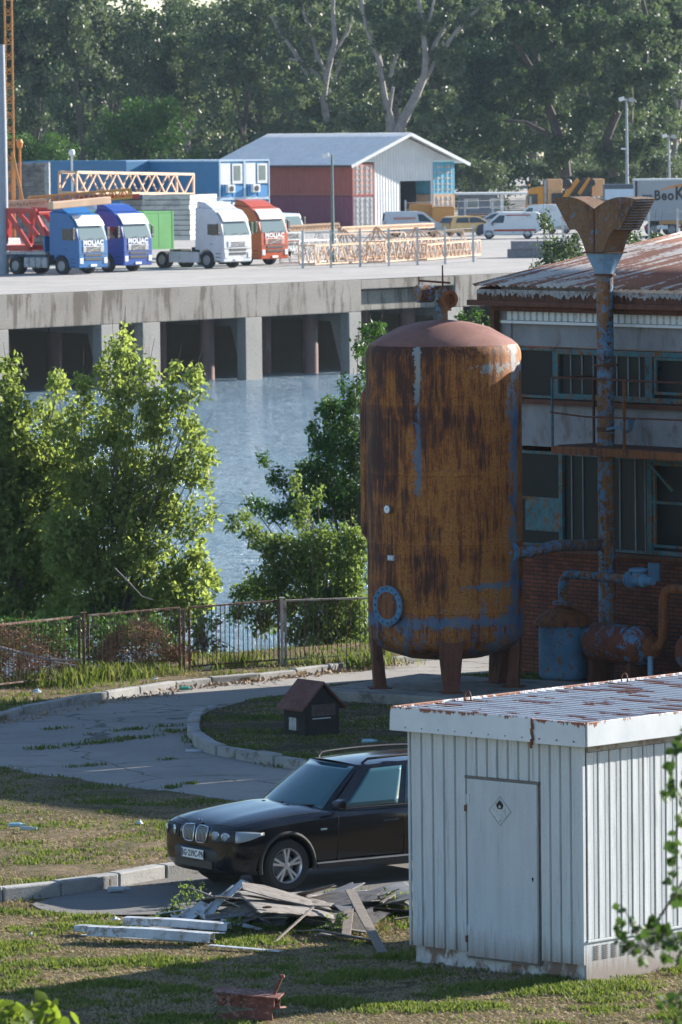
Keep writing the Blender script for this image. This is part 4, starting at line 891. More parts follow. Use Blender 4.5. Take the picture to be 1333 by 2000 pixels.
# container builder
def container(label, mat, p, rz, L=12.19, H=2.6, W_=2.44, group=None, endmat=None, doors=True, z=0.):
    t = thing('shipping_container', label, 'container', (p.x, p.y, p.z + z), rz, group)
    def corr(b, n, f): pass
    b = MB(); n = int(L / .28); xs = []
    for i in range(n):
        x = .12 + (L - .24) * i / n; w = (L - .24) / n; xs += [(x, 0.0), (x + w * .3, 0.0), (x + w * .45, .035), (x + w * .85, .035)]
    for yy, s in ((0.02, 1), (W_ - .02, -1)):
        b.grid([[(x, yy + s * d, .12) for x, d in xs], [(x, yy + s * d, H - .08) for x, d in xs]])
    b.box((L / 2, W_ / 2, H - .03), (L - .02, W_ - .02, .04)); b.box((L / 2, W_ / 2, .12), (L - .05, W_ - .05, .2)); b.box((.05, W_ / 2, H / 2), (.04, W_ - .1, H - .1)); b.build('side_panel', mat, t, fix=False)
    f = MB()
    for x in (.06, L - .06):
        for y in (.06, W_ - .06): f.box((x, y, H / 2), (.13, .13, H))
    for z_ in (.06, H - .05):
        for y in (.06, W_ - .06): f.box((L / 2, y, z_), (L - .26, .1, .11))
        for x in (.06, L - .06): f.box((x, W_ / 2, z_), (.11, W_ - .26, .11))
    f.build('corner_frame', mat, t)
    em = endmat or mat
    for s in (0, 1):
        d = MB(); y0 = .13 + s * (W_ / 2 - .12); d.box((L - .03, y0 + (W_ / 2 - .14) / 2, H / 2), (.05, W_ / 2 - .15, H - .24)); dd = d.build('door', em, t)
        if not doors: continue
        d = MB()
        for k in range(2): d.box((L + .02, y0 + .28 + k * .5, H / 2), (.03, .035, H - .3))
        for k in range(5): d.box((L + .005, y0 + .5, .35 + k * .46), (.02, .9, .14))
        d.build('locking_bar', m_alu, dd)
    return t
HK = yd(690, 446); HA = R(134)          # near corner; containers run left and away
sd = Vector((math.cos(HA), math.sin(HA), 0)); gd = Vector((math.cos(R(44)), math.sin(R(44)), 0))
m_c1 = paint('brick_red_container', (.36, .085, .06), .6); m_c2 = paint('maroon_container', (.22, .05, .08), .6); m_c3 = paint('sky_blue_container', (.10, .38, .52), .6); m_c4 = paint('peach_container_end', (.55, .33, .28), .6); m_c5 = paint('grey_container_end', (.45, .45, .45), .6); m_gr = paint('green_container', (.12, .42, .12), .6); m_cb = paint('cabin_blue', (.02, .16, .33), .5)
# container local: x forward = toward camera-right end (gable side); origin far end
def cont_at(K, off, label, mat, em=None, z=0., L=12.19, ang=HA):
    s_ = Vector((math.cos(ang), math.sin(ang), 0)); return container(label, mat, K + s_ * L + gd * off, ang + math.pi, L=L, endmat=em, z=z)
# rotated by pi: local +y then points toward -gd; so shift by the width
def cont(K, off, *a, **k): return cont_at(K, off, *a, **k)
cont(HK, 0, 'maroon shipping container, lower one of the pair under the hangar eave', m_c2, m_c5)
cont(HK, 0, 'brick red shipping container, upper one of the pair under the hangar eave', m_c1, m_c4, z=2.62)
cont(HK, 9.2, 'orange shipping container below the sky blue one at the hangar right side', m_or, m_or)
cont(HK, 9.2, 'sky blue shipping container stacked at the right side of the hangar', m_c3, m_c3, z=2.62)
hg = thing('white_hangar', 'white gabled sheet metal hangar resting on stacked containers', 'hangar', HK, R(44))      # local x along gable, y along the side
GW = 11.65; HL = 15.8; er = 5.32; rg = 7.5; ovh = .95
b = MB()
t = NT('white_trapezoid_sheet'); co = t.coord(); s = t.n('ShaderNodeSeparateXYZ'); t.l(co, s.inputs[0]); w = t.math('FRACT', t.math('MULTIPLY', t.math('ADD', s.outputs[0], s.outputs[1]), 3.2)); n = t.noise(co, .8, 5)
t.col(t.mix(t.ramp(n, [(.3, 0), (.7, 1)]), (.56, .58, .59), (.66, .68, .69))); t.set(.5, 0, .3); t.bump(t.ramp(w, [(0, 0), (.25, 1), (.6, 1), (.8, 0)]), 1., .05); m_hw = t.mat
o0, o1 = 5.4 * 1.0, 8.95; oz = 3.72
for poly in ([(2.46, .0), (o0, .0), (o0, er + .9), (2.46, er)], [(o1 - .0, .0), (9.18, 0), (9.18, er + .5), (o1, er + .6)], [(o0, oz), (o1, oz), (o1, er + .6), (o0, er + .6)], [(.1, er + .03), (2.46, er + .03), (o0, er + .6), (o1, er + .6), (9.18, er + .03), (GW - .1, er + .03), (GW / 2, rg - .1)]):
    b.prism(poly, .04 if len(poly) < 6 else .035, .12, 'Y')
b.build('gable_wall', m_hw, hg)
b = MB(); b.box((0.1 + 2.4, HL / 2 + 1, 2.6), (.1, HL - 2, 5.2)); b.box((GW - 2.5, HL / 2 + 1, 2.6), (.1, HL - 2, 5.2)); b.box((GW / 2, HL - .2, 2.9), (GW - 4, .1, 5.6)); b.build('inner_wall', simple('hangar_inner_wall', (.06, .07, .09), .8), hg)
b = MB(); sl = (rg - er) / (GW / 2)
def corru(b, xa, za, xb, zb, y0, y1, th=.05):
    n = int((y1 - y0) / .25); ys = []
    for i in range(n): y = y0 + (y1 - y0) * i / n; w = (y1 - y0) / n; ys += [(y, 0), (y + w * .35, 0), (y + w * .5, th), (y + w * .85, th)]
    b.grid([[(xa, y, za + d) for y, d in ys], [(xb, y, zb + d) for y, d in ys]])
corru(b, -ovh, er - ovh * sl + .12, GW / 2, rg + .12, -.9, HL + .3); corru(b, GW / 2, rg + .12, GW + ovh, er - ovh * sl + .12, -.9, HL + .3)
b.build('roof', paint('white_roof_sheet', (.68, .69, .69), .45), hg, fix=False)
b = MB()
for xa, za, xb, zb in ((-ovh, er - ovh * sl, GW / 2, rg), (GW / 2, rg, GW + ovh, er - ovh * sl)): b.bar((xa, -.9, za + .02), (xb, -.9, zb + .02), .05, .26); b.build('barge_board', m_white, hg); b = MB()
b = MB(); b.box((-ovh, HL / 2 - .3, er - ovh * sl + .03), (.1, HL + 1, .12)); b.box((-.2, HL / 2, er - .12), (.12, HL, .14)); b.build('eaves_beam', m_blk, hg)
# blue site cabins, two side by side on top of two others
CK = yd(430, 463); m_cw = paint('cabin_white_panel', (.66, .68, .68), .5); m_cpb = paint('cabin_bright_blue', (.03, .22, .50), .5)
def cabin(label, off, z, L=9.6):
    t = thing('site_cabin', label, 'cabin', CK + gd * off + Vector((0, 0, z)), R(44)); w_ = 2.55    # x along the window end, y along the side
    b = MB(); b.box((w_ / 2, L / 2, 1.42), (w_ - .03, L, 2.75)); b.build('wall', m_cb, t, bevel=.03)
    b = MB(); b.box((w_ / 2, L / 2, 2.84), (w_ + .02, L + .08, .12)); b.box((w_ / 2, L / 2, .06), (w_ + .02, L + .08, .14)); b.box((.03, -.02, 1.45), (.09, .09, 2.7)); b.box((w_ - .03, -.02, 1.45), (.09, .09, 2.7)); b.build('frame', m_lb, t)
    b = MB(); b.box((.62, -.02, 1.85), (1.0, .05, 1.6)); b.build('wall_panel', m_cw, t)
    b = MB(); b.box((.72, -.04, .55), (.9, .05, .9)); b.box((1.85, -.035, .5), (1., .05, .85)); b.build('lower_panel', m_cpb, t)
    b = MB(); b.box((1.82, -.03, 1.85), (1.05, .06, 1.5)); f = b.build('window', m_cw, t); b = MB(); b.box((1.82, -.065, 1.9), (.62, .03, 1.1)); b.build('pane', m_wind, f)
    b = MB(); b.box((.95, -.2, .72), (.75, .3, .6)); ac = b.build('air_conditioner', m_cw, t, bevel=.03); b = MB(); b.lathe([(.22, -.37), (0, -.375)], (.95, 0, .72), 16, None, 'Y'); b.build('fan_grille', m_blk, ac)
    return t
cabin('blue and white site cabin, left one of the upper pair, with air conditioner', 0, 2.9, 12.0); cabin('blue and white site cabin nearest the hangar on the upper level', 2.6, 2.9, 12.0)
cabin('lower blue site cabin mostly hidden behind the white slabs', 0, 0, 12.0); cabin('lower blue site cabin behind the brick orange lorry', 2.6, 0, 12.0)
b = MB(); q = CK + gd * -1.6 + Vector((-9.3, 10.3, 0)); b.box((0, 0, 4.35), (12, 2.5, 2.9)); b.box((0, 0, 1.4), (12, 2.5, 2.8)); o = b.build('blue_cabin_block', m_cb, None, loc=q, rz=HA, bevel=.05); tag(o, 'plain long blue cabin block with pale flat top at the far left', 'cabin')
# green container and slabs behind the white lorry
gc = D(311, 487, 349); gc.z -= .45; gdr = Vector((math.cos(R(-45)), math.sin(R(-45)), 0)); gpr = Vector((-gdr.y, gdr.x, 0))
container('plain green container with open gap behind it, behind the white lorry chassis', m_gr, gc - gdr * 6 - gpr * 1.22 + Vector((0, 0, .45)), R(-45), L=6, H=2.25, doors=False)
# ---------------- yard goods, vehicles, poles ----------------
m_slab = simple('pale_slab', (.52, .53, .52), .8, var=.12, scale=.8, dirt=(.36, .36, .36), dirtamt=.5)
def stack(name, label, cat, px0, px1, pyt, pyb, d, dep, mat, n, M2=None, rz=R(-20)):
    a = D(px0, pyb, d); c = D(px1, pyt, d); w = c.x - a.x; h = c.z - a.z
    t = thing(name, label, cat, ((a.x + c.x) / 2, d + dep / 2, a.z), rz)
    b = MB()
    for i in range(n): b.box((rnd.uniform(-.04, .04), rnd.uniform(-.04, .04), h * (i + .5) / n), (w, dep, h / n - .035))
    b.build('slab', mat, t, bevel=.01); b = MB(); b.box((0, 0, h / 2), (w - .25, dep - .25, h - .02)); b.build('core', m_chas, t)
    return t
stack('slab_stack', 'tall stack of pale flat concrete slabs behind the green container', 'slabs', 300, 398, 380, 470, 364, 5, m_slab, 9, rz=R(-18))
stack('slab_stack', 'shorter grey stack of slabs left of the tall pale stack', 'slabs', 254, 302, 391, 470, 368, 4, simple('grey_slab', (.30, .31, .32), .85, scale=1), 8, rz=R(-18))
# concrete block wall at the far left
t = brick_mat('grey_block', (.20, .185, .175), (.27, .26, .25), (.12, .11, .10), 3.); t.node_tree.nodes['Brick Texture'].inputs['Row Height'].default_value = .32
p = D(20, 400, 372); q = D(97, 318, 372); b = MB(); b.box(((p.x - 4 + q.x) / 2, 372.5, (QZ + q.z) / 2), (q.x - p.x + 4, .9, q.z - QZ)); o = b.build('block_wall', t, bevel=.02); tag(o, 'grey brown concrete block wall behind the crane mast', 'wall')
p = D(93, 400, 371.5); b = MB(); b.box((p.x, 371.6, (QZ + q.z) / 2), (.28, .5, q.z - QZ + .1)); o = b.build('steel_post', m_alu, bevel=.02); tag(o, 'pale steel column at the right end of the grey block wall', 'post')
# white wrapped heap
p0 = D(95, 385, 380); p1 = D(278, 385, 380); b = MB(); rows = []
for i in range(20):
    u = i / 19; x = p0.x + (p1.x - p0.x) * u; row = []
    for j in range(13):
        v = j / 12; hh = 3.6 * (.35 + .65 * math.sin(math.pi * min(1, .25 + u * .75)) ** .7) * math.sin(math.pi * v) ** .55 if 0 < j < 12 else 0
        row.append((x + .2 * noise.noise(Vector((u * 5, v * 5, 0))), 380 + v * 5, QZ + hh * (1 + .15 * noise.noise(Vector((u * 7, v * 7, 2))))))
    rows.append(row)
b.grid(rows); o = b.build('tarpaulin_heap', simple('white_tarpaulin', (.55, .60, .66), .4, scale=.6, var=.2), smooth=True); tag(o, 'heap covered with pale bluish plastic sheet behind the orange truss', 'covered heap')
pa, pb = D(133, 376, 362), D(362, 379, 374); truss('crane_section', 'large orange lattice crane section lying on the heap beside the blue cabins', 'crane section', pa, pb, 1.25, m_or, 'crane sections in the yard', n=6, bar=.12)
pa, pb = D(60, 402, 350), D(255, 386, 352); truss('crane_section', 'low orange lattice crane section above the second blue lorry', 'crane section', pa, pb, .5, m_ord, 'crane sections in the yard', n=10, bar=.1)
b = MB(); b.bar(D(150, 388, 351), D(272, 383, 353), .2, .28); o = b.build('red_beam', m_red, bevel=.02); tag(o, 'thin red steel beam lying under the orange truss behind the lorries', 'beam')
# tower crane mast and poles at the left edge
p = yd(8, 470); mh = 17.
t_ = thing('crane_mast', 'tall orange lattice crane mast at the left edge of the yard', 'crane mast', (D(13, 300, 345).x, 345, QZ))
b = MB(); s_ = .42; n = 42
for x, y in ((0, 0), (s_, 0), (s_, s_), (0, s_)): b.box((x, y, 9), (.09, .09, 18))
for k in range(n):
    z0, z1 = k * 18 / n, (k + 1) * 18 / n
    for (a, c) in (((0, 0), (s_, 0)), ((s_, 0), (s_, s_)), ((s_, s_), (0, s_)), ((0, s_), (0, 0))): b.bar((*a, z0), (*c, z1) if k % 2 else (*c, z0), .05); b.bar((*a, z0), (*c, z0), .05)
b.build('lattice', m_ord, t_)
p = D(4, 300, 340); b = MB(); b.lathe([(.30, 0), (.30, 5), (.28, 8), (.22, 13.2)], (p.x + .02, 340, QZ), 20); o = b.build('steel_column', simple('blue_grey_paint', (.24, .29, .36), .5, var=.15), smooth=True); tag(o, 'thick blue grey steel column at the left edge beside the orange mast', 'column')
b = MB(); b.bar(D(24, 296, 344), D(46, 398, 344), .16, .16); b.bar(D(24, 296, 344), D(24, 398, 344), .12); o = b.build('mast_strut', m_ord); tag(o, 'slanting orange strut bracing the crane mast beside the block wall', 'strut')
b = MB(); b.bar(D(39, 274, 346), D(40, 395, 346), .22, .12); b.lathe([(.14, 0), (.2, .3), (.1, .5)], D(39, 282, 346) - Vector((0, 0, .2)), 10); o = b.build('orange_post', m_ord); tag(o, 'upright orange hydraulic post with round head by the block wall', 'post')
# concrete blocks
for (a, c, top, bot, lab) in ((1000, 1068, 470, 488, 'grey concrete block on top of the longer one near the quay'), (993, 1066, 486, 504, 'long grey concrete block lying on the yard near the quay edge')):
    g0 = G(a, 504, QZ); b = MB(); sc_ = FPX / g0.y; w = (c - a) / sc_; z0 = CAMZ - (bot - HOR) / sc_; z1 = CAMZ - (top - HOR) / sc_; x0 = D(a, 500, g0.y).x
    zlo = QZ + (.0 if bot > 490 else .52); b.box((x0 + w / 2 + 1, g0.y + 1.2, zlo + .26), (w + 2, 1.6, .52)); o = b.build('concrete_block', simple('grey_block_concrete', (.24, .24, .26), .9), bevel=.03); tag(o, lab, 'concrete block', 'concrete blocks on the yard')
# crane sections heap behind the fence
rr = random.Random(11)
secs = [(566, 516, 640, 512, 1.3, m_orw, 'whitish lattice crane section at the left end of the heap by the orange lorry'), (575, 500, 690, 497, 1.4, m_orw, 'whitish lattice crane section lying behind the left end of the heap'),
        (600, 519, 745, 512, 1.1, m_or, 'orange lattice crane section at the front left of the heap, behind the light pole'), (655, 508, 790, 503, 1.5, m_or, 'tall orange lattice crane section in the middle of the heap'),
        (735, 514, 860, 505, 1.2, m_or, 'orange lattice crane section at the front right of the heap'), (760, 500, 905, 496, 1.4, m_or, 'orange lattice crane section behind the right end of the heap'),
        (820, 510, 925, 500, .9, m_or, 'low orange lattice crane section sticking out at the right end of the heap')]
for i, (x0, y0, x1, y1, s_, m_, lab) in enumerate(secs):
    a, c = yd(x0, y0), yd(x1, y1); truss('crane_section', lab, 'crane section', up(a, .1), up(c, .1), s_, m_, 'crane sections in the yard', bar=.06, tri=i in (3, 5))
for x0, y0, x1, y1, lab in ((655, 506, 700, 448, 'a'), ):
    pass
truss('crane_section', 'flat orange lattice section resting on top of the heap behind the light pole', 'crane section', up(yd(562, 506), 1.75), up(yd(660, 503), 1.85), .3, m_or, 'crane sections in the yard', bar=.09)
truss('crane_section', 'slim orange lattice section resting across the middle of the heap', 'crane section', up(yd(665, 505), 1.7), up(yd(845, 497), 1.75), .25, m_or, 'crane sections in the yard', bar=.06)
# pyramid frames leaning in the heap
for i, (px, py, h) in enumerate(((672, 507, 1.9), (736, 505, 2.0), (812, 503, 1.9), (850, 502, 1.7))):
    a = yd(px, py); b = MB(); 
    for dx, dy in ((-1.7, 0), (-.7, .8), (.6, -.6), (1.5, .6), (2.4, 0)): b.bar((dx, dy, 0), (0, 0, h), .07)
    b.bar((-1.7, 0, 0), (2.4, 0, 0), .07); o = b.build('bracing_frame', m_or, None, loc=a)
    tag(o, ['orange pointed bracing frame right of the light pole', 'orange pointed bracing frame in the middle of the heap below the containers', 'orange pointed bracing frame below the white van', 'orange pointed bracing frame at the right end of the heap near the yellow car'][i], 'bracing frame', 'bracing frames in the heap')
# wire fence
def yfence(label, pts, h=2.25):
    t = thing('wire_fence', label, 'fence', pts[0]); o0 = pts[0]
    for p in pts:
        b = MB(); b.box((p - o0) + Vector((0, 0, h / 2)), (.14, .14, h)); b.build('post', m_slab, t)
    b = MB()
    for i in range(len(pts) - 1):
        a, c = pts[i] - o0, pts[i + 1] - o0; L = (c - a).length
        for z in (.15, .8, 1.5, 2.05): b.bar(up(a, z), up(c, z), .018)
        n = int(L / .22)
        for k in range(n): q = a.lerp(c, k / n); q2 = a.lerp(c, (k + 1) / n); b.bar(up(q, .1), up(q, 2.1), .008)
    b.build('wire_mesh', m_alu, t)
yfence('white posted wire fence in front of the heap of orange crane sections', [yd(*q) for q in ((592, 524), (647, 523), (704, 521), (760, 520), (816, 518), (870, 516), (925, 512))])
yfence('white posted wire fence in front of the grey trailer at the right', [yd(*q) for q in ((1100, 474), (1156, 473), (1212, 472), (1268, 471), (1324, 470), (1390, 468))])
yfence('white posted wire fence running behind the cars in front of the grey building', [yd(*q) for q in ((793, 446), (855, 444), (909, 442), (963, 440), (1037, 437))])
def pole(label, px, pyt, pyb, r, mat, heads=0, d=None, name='lamp_post'):
    p = yd(px, pyb) if d is None else Vector((D(px, pyb, d).x, d, QZ)); zt = D(px, pyt, p.y).z - p.z; t = thing(name, label, 'lamp post', p)
    b = MB(); b.lathe([(r * 1.3, 0), (r, zt * .5), (r * .7, zt)], n=12); b.build('pole', mat, t, smooth=True)
    for k in range(heads):
        s = -1 if k == 0 else 1; b = MB(); b.box((s * .38, 0, zt - .05 - .08 * k), (.4, .35, .3), rot=(0, s * .25, 0)); b.bar((0, 0, zt - .1), (s * .4, 0, zt - .08), .07); b.build('floodlight', m_alu if k else m_white, t, bevel=.03)
    return t
m_pg = simple('greenish_pole_paint', (.10, .17, .17), .6); m_pl = simple('grey_blue_pole_paint', (.30, .33, .38), .6, dirt=(.25, .13, .09), dirtamt=.6)
pole('slim dark green pole standing in front of the red containers', 651, 302, 517, .09, m_pg, 1)
lp = pole('tall grey blue floodlight pole behind the winged vent hood', 1226, 192, 452, .11, m_pl, 2)
b = MB(); b.box((-.2, 0, 6.3), (.5, .12, .12)); b.build('bracket', m_white, lp)
pole('short grey floodlight pole at the right edge in front of the forest', 1308, 264, 430, .10, m_pl, 2)
p = D(141, 330, 440); b = MB(); zt = D(141, 303, 440).z - QZ; t_ = thing('globe_lamp', 'white globe lamp on a short post above the blue cabins', 'lamp', (p.x, 440, QZ)); b.box((0, 0, zt / 2), (.14, .14, zt)); b.build('post', m_white, t_); b = MB(); b.lathe([(0, zt - .1), (.2, zt), (.25, zt + .2), (.15, zt + .4), (0, zt + .45)], n=16); b.build('globe', m_white, t_, smooth=True)
# small vehicles: side profile, x forward
def smallcar(name, label, cat, p, rz, prof, glass, L, Wd, mat, wx, r=.31, stripes=None, rearwin=None, nose=None, frontglass=None):
    t = thing(name, label, cat, p, rz); w = Wd / 2
    low = [(L / 2 - .08, .25)]
    def archp(x): return [(x + (r + .07) * math.cos(a), r + (r + .07) * math.sin(a)) for a in [R(q) for q in (0, 35, 70, 110, 145, 180)]]
    bot = archp(wx[0]) + archp(wx[1]) if wx[0] > wx[1] else []
    poly = prof + [(-L / 2 + .05, .25)] + [q for x in (wx[1], wx[0]) for q in archp(x)[::-1]] + [(L / 2 - .05, .25)]
    b = MB(); n = len(poly); tap = lambda z: 1 - .14 * max(0, z - .95) / .8
    b.add([(x, -w * tap(z), z) for x, z in poly] + [(x, w * tap(z), z) for x, z in poly], [tuple(range(n)), tuple(range(n, 2 * n))] + [(i, i + n, (i + 1) % n + n, (i + 1) % n) for i in range(n)])
    b.build('body', mat, t, bevel=.06)
    for g in glass:
        for s in (-1, 1):
            b = MB(); m = len(g); y = [s * (w * tap(z) + .008) for x, z in g]; b.add([(x, yy, z) for (x, z), yy in zip(g, y)] + [(x, yy - s * .03, z) for (x, z), yy in zip(g, y)], [tuple(range(m))] + [(i, (i + 1) % m, (i + 1) % m + m, i + m) for i in range(m)]); b.build('side_window', m_sidew, t)
    for nm, seg, mt in (('windscreen', frontglass, m_wind), ('rear_window', rearwin, m_sidew)):
        if seg:
            (x0, z0), (x1, z1) = seg; q = .03 if nm == 'windscreen' else -.03
            b = MB(); b.add([(x0 + q, -w * tap(z0) * .9, z0), (x0 + q, w * tap(z0) * .9, z0), (x1 + q, w * tap(z1) * .88, z1), (x1 + q, -w * tap(z1) * .88, z1), (x0 - q, -w * tap(z0) * .9, z0), (x0 - q, w * tap(z0) * .9, z0), (x1 - q, w * tap(z1) * .88, z1), (x1 - q, -w * tap(z1) * .88, z1)], [(0, 1, 2, 3), (0, 4, 5, 1), (1, 5, 6, 2), (2, 6, 7, 3), (3, 7, 4, 0)]); b.build(nm, mt, t)
    for x in wx:
        for s in (-1, 1): wheel(t, x, s * (w - .1), r, .2, s)
    for s in (-1, 1):
        b = MB(); b.box((-L / 2 + .04, s * (w - .14), .95), (.12, .2, .3)); b.build('tail_light', m_red, t, bevel=.02)
        b = MB(); b.box((L / 2 - .12, s * (w - .2), .72), (.16, .3, .16)); b.build('headlight', m_lamp, t, bevel=.03)
        b = MB(); b.box((frontglass[0][0] - .35 if frontglass else .8, s * (w + .1), 1.02), (.12, .16, .13)); b.build('mirror', m_blk, t, bevel=.02)
    if stripes:
        for (x0, z0, x1, z1, mm) in stripes:
            for s in (-1, 1): b = MB(); b.add([(x0, s * (w * tap(z0) + .012), z0), (x1, s * (w * tap(z0) + .012), z0), (x1, s * (w * tap(z1) + .012), z1), (x0, s * (w * tap(z1) + .012), z1)], [(0, 1, 2, 3)]); b.build('stripe', mm, t, fix=False, solid=.006)
    return t
van = [(-2.2, .5), (-2.2, 1.1), (-2.1, 1.75), (-1.9, 1.82), (.35, 1.82), (.7, 1.75), (1.45, 1.12), (2.05, .92), (2.2, .7), (2.2, .4)]
vg = [[(.62, 1.62), (1.25, 1.1), (.35, 1.1), (.25, 1.62)]]
def rearr(p): return p[::-1]
VP = [(x, z) for x, z in van]
v1 = smallcar('van', 'white and grey delivery van with red stripes parked in front of the hangar', 'van', yd(808, 462), R(4), VP, vg, 4.4, 1.8, m_w1, (1.35, -1.3), .32, [(-1.5, 1.25, .1, 1.42, m_pink), (.4, .5, 1.0, .62, m_red)], ((-2.2, 1.15), (-2.1, 1.68)), None, ((1.45, 1.14), (.72, 1.72)))
v1.scale = (1.03,) * 3
v2 = smallcar('van', 'white delivery van with red lines and dark navy nose facing left', 'van', yd(995, 466), R(176), VP, vg, 4.4, 1.8, m_white, (1.35, -1.3), .32, [(-1.9, .52, 1.0, .66, m_red), (-1.5, 1.58, .2, 1.66, m_red)], ((-2.2, 1.15), (-2.1, 1.68)), None, ((1.45, 1.14), (.72, 1.72)))
b = MB(); b.prism([(1.72, .35), (2.235, .35), (2.235, .74), (2.08, .97), (1.72, 1.06)], -.915, .915, 'Y'); b.build('dark_nose', paint('navy_paint', (.02, .03, .06)), v2, bevel=.04); v2.scale = (1.05,) * 3
car = [(-2.05, .5), (-2.08, .95), (-1.85, 1.42), (-1.5, 1.5), (.1, 1.5), (.5, 1.4), (1.15, 1.0), (1.9, .85), (2.08, .65), (2.05, .4)]
cg = [[(-1.5, 1.38), (-.55, 1.4), (-.55, 1.0), (-1.65, 1.02)], [(-.47, 1.4), (.1, 1.4), (.45, 1.3), (.9, 1.0), (-.47, 1.0)]]
smallcar('car', 'pale yellow hatchback parked between the two white vans', 'car', yd(918, 461), R(28), car, cg, 4.15, 1.75, paint('pale_yellow_paint', (.62, .42, .17)), (1.25, -1.25), .31, None, ((-2.07, 1.0), (-1.87, 1.38)), None, ((1.1, 1.03), (.52, 1.37)))
smallcar('car', 'silver white car roof showing behind the yellow car and the van', 'car', yd(972, 452), R(176), car, cg, 4.15, 1.75, m_w1, (1.25, -1.25), .31, None, ((-2.07, 1.0), (-1.87, 1.38)), None, ((1.1, 1.03), (.52, 1.37)))
smallcar('van', 'plain white van partly hidden behind the vent hood', 'van', yd(1062, 456), R(140), VP, vg, 4.4, 1.8, m_white, (1.35, -1.3), .32, None, ((-2.2, 1.15), (-2.1, 1.68)), None, ((1.45, 1.14), (.72, 1.72))).scale = (1.15, 1.1, 1.2)
# orange skips by the hangar door
for a, c, top, lab in ((800, 846, 400, 'orange steel tank box in front of the hangar door'), (845, 889, 405, 'orange steel tank box under the sky blue container')):
    g0 = yd((a + c) / 2, 450); sc_ = FPX / g0.y; w = (c - a) / sc_; h = (450 - top) / sc_
    t_ = thing('orange_box', lab, 'box', g0, 0, 'orange boxes by the hangar'); b = MB(); b.box((0, .7, h / 2), (w, 1.5, h)); b.build('body', m_ord, t_, bevel=.05)
    b = MB(); b.box((0, .7, h + .03), (w * .9, 1.3, .06)); b.build('lid', m_ord, t_)
# grey low building
g0 = G(895, 426, QZ); sc_ = FPX / g0.y; m_gb = simple('grey_blue_wall', (.20, .22, .26), .8); w = 150 / sc_; h = (426 - 381) / sc_
gb = thing('low_building', 'low grey flat roofed building with pale roof edge behind the parked cars', 'building', g0)
b = MB(); b.box((w / 2 - 1.6, 2.5, h / 2), (w - 3.4, 5, h)); b.build('wall', m_gb, gb); b = MB(); b.box((w / 2 + .2, 2.2, h + .09), (w + .8, 6.4, .16)); b.build('roof', m_white, gb)
for k in (w - 2.9, w - .25): b = MB(); b.box((k, -.3, h / 2), (.3, .3, h)); b.build('column', m_white, gb)
for k in (1.3, 3.4): b = MB(); b.box((k, -.02, 1.25), (1.1, .08, .9)); f = b.build('window', m_white, gb); b = MB(); b.box((k, -.07, 1.25), (.9, .03, .7)); b.build('pane', m_wind, f)
b = MB(); b.box((0, 0, .25), (3.6, 1, .5)); b.box((.3, 0, .6), (2.8, .9, .2)); o = b.build('timber_stack', simple('brown_timber', (.16, .08, .045), .9), None, loc=yd(938, 434), bevel=.03); tag(o, 'low stack of brown timber in front of the grey building', 'timber')
# yellow crane lorry
g0 = G(1028, 437, QZ); sc_ = FPX / g0.y; m_y = paint('amber_paint', (.68, .27, .015), .45); m_yl = paint('lit_amber_paint', (.72, .40, .18), .45)  # paler amber puts the sunlight on the body boxes into their colour
cr = thing('crane_lorry', 'amber yellow crane lorry with folded black and yellow loader arm', 'lorry', g0, 0); s_ = 1 / sc_
def RX(a, c, t_, bt, dy0, dy1, nm, mt, bev=.05): b = MB(); b.box(((a + c) / 2 * s_ - 1028 * s_, (dy0 + dy1) / 2, (437 - (t_ + bt) / 2) * s_), ((c - a) * s_, dy1 - dy0, (bt - t_) * s_)); return b.build(nm, mt, cr, bevel=bev)
b = MB(); b.prism([(0, .55), (0, 1.4), (.12, 2.2), (.35, 2.9), (1.5, 3.1), (1.75, 3.0), (1.75, .55)], 0, 2.4, 'Y'); b.build('cab', m_y, cr, bevel=.08)
b = MB(); b.box((.55, -.01, 2.05), (.85, .04, .8)); b.build('side_window', m_sidew, cr); b = MB(); b.add([(-.01, .2, 1.45), (-.01, 2.2, 1.45), (.1, 2.2, 2.2), (.1, .2, 2.2)], [(0, 1, 2, 3)]); b.build('windscreen', m_wind, cr, solid=.02)
for x_ in (.3, 1.4): b = MB(); b.lathe([(.1, 3.08), (.1, 3.25), (0, 3.28)], (x_, 1.2, 0), 10); b.build('beacon', m_ord, cr)
RX(1064, 1069, 352, 400, -.1, .3, 'exhaust_stack', m_alu, .02); RX(1070, 1099, 351, 400, 0, 2.4, 'body_box', m_yl); RX(1160, 1181, 351, 385, 0, 2.4, 'body_box', m_yl); RX(1063, 1182, 402, 408, 0, 2.4, 'chassis', m_chas, .01); RX(1078, 1104, 378, 398, -.3, 0, 'control_box', m_blk)
def ARM(x0, y0, x1, y1, w_, mt, dy, nm): b = MB(); b.bar(((x0 - 1028) * s_, dy, (437 - y0) * s_), ((x1 - 1028) * s_, dy, (437 - y1) * s_), .35, w_); b.build(nm, mt, cr, bevel=.04)
ARM(1098, 394, 1130, 352, .4, m_y, -.3, 'loader_arm'); ARM(1110, 396, 1143, 350, .35, m_blk, -.5, 'loader_arm'); ARM(1122, 394, 1153, 350, .38, m_y, -.7, 'loader_arm'); ARM(1134, 392, 1160, 352, .45, m_blk, -.9, 'loader_arm')
for x_, y_, r_ in ((1108, 359, .42), (1126, 386, .3), (1157, 358, .3)): b = MB(); b.lathe([(r_, -.9), (r_ * .8, -1.2), (0, -1.22)], ((x_ - 1028) * s_, 0, (437 - y_) * s_), 16, None, 'Y'); b.build('hose_reel', m_blk, cr)
for x_ in (1.0, 4.6, 5.8): wheel(cr, x_, .3, .5, .4, -1); wheel(cr, x_, 2.1, .5, .4, 1)
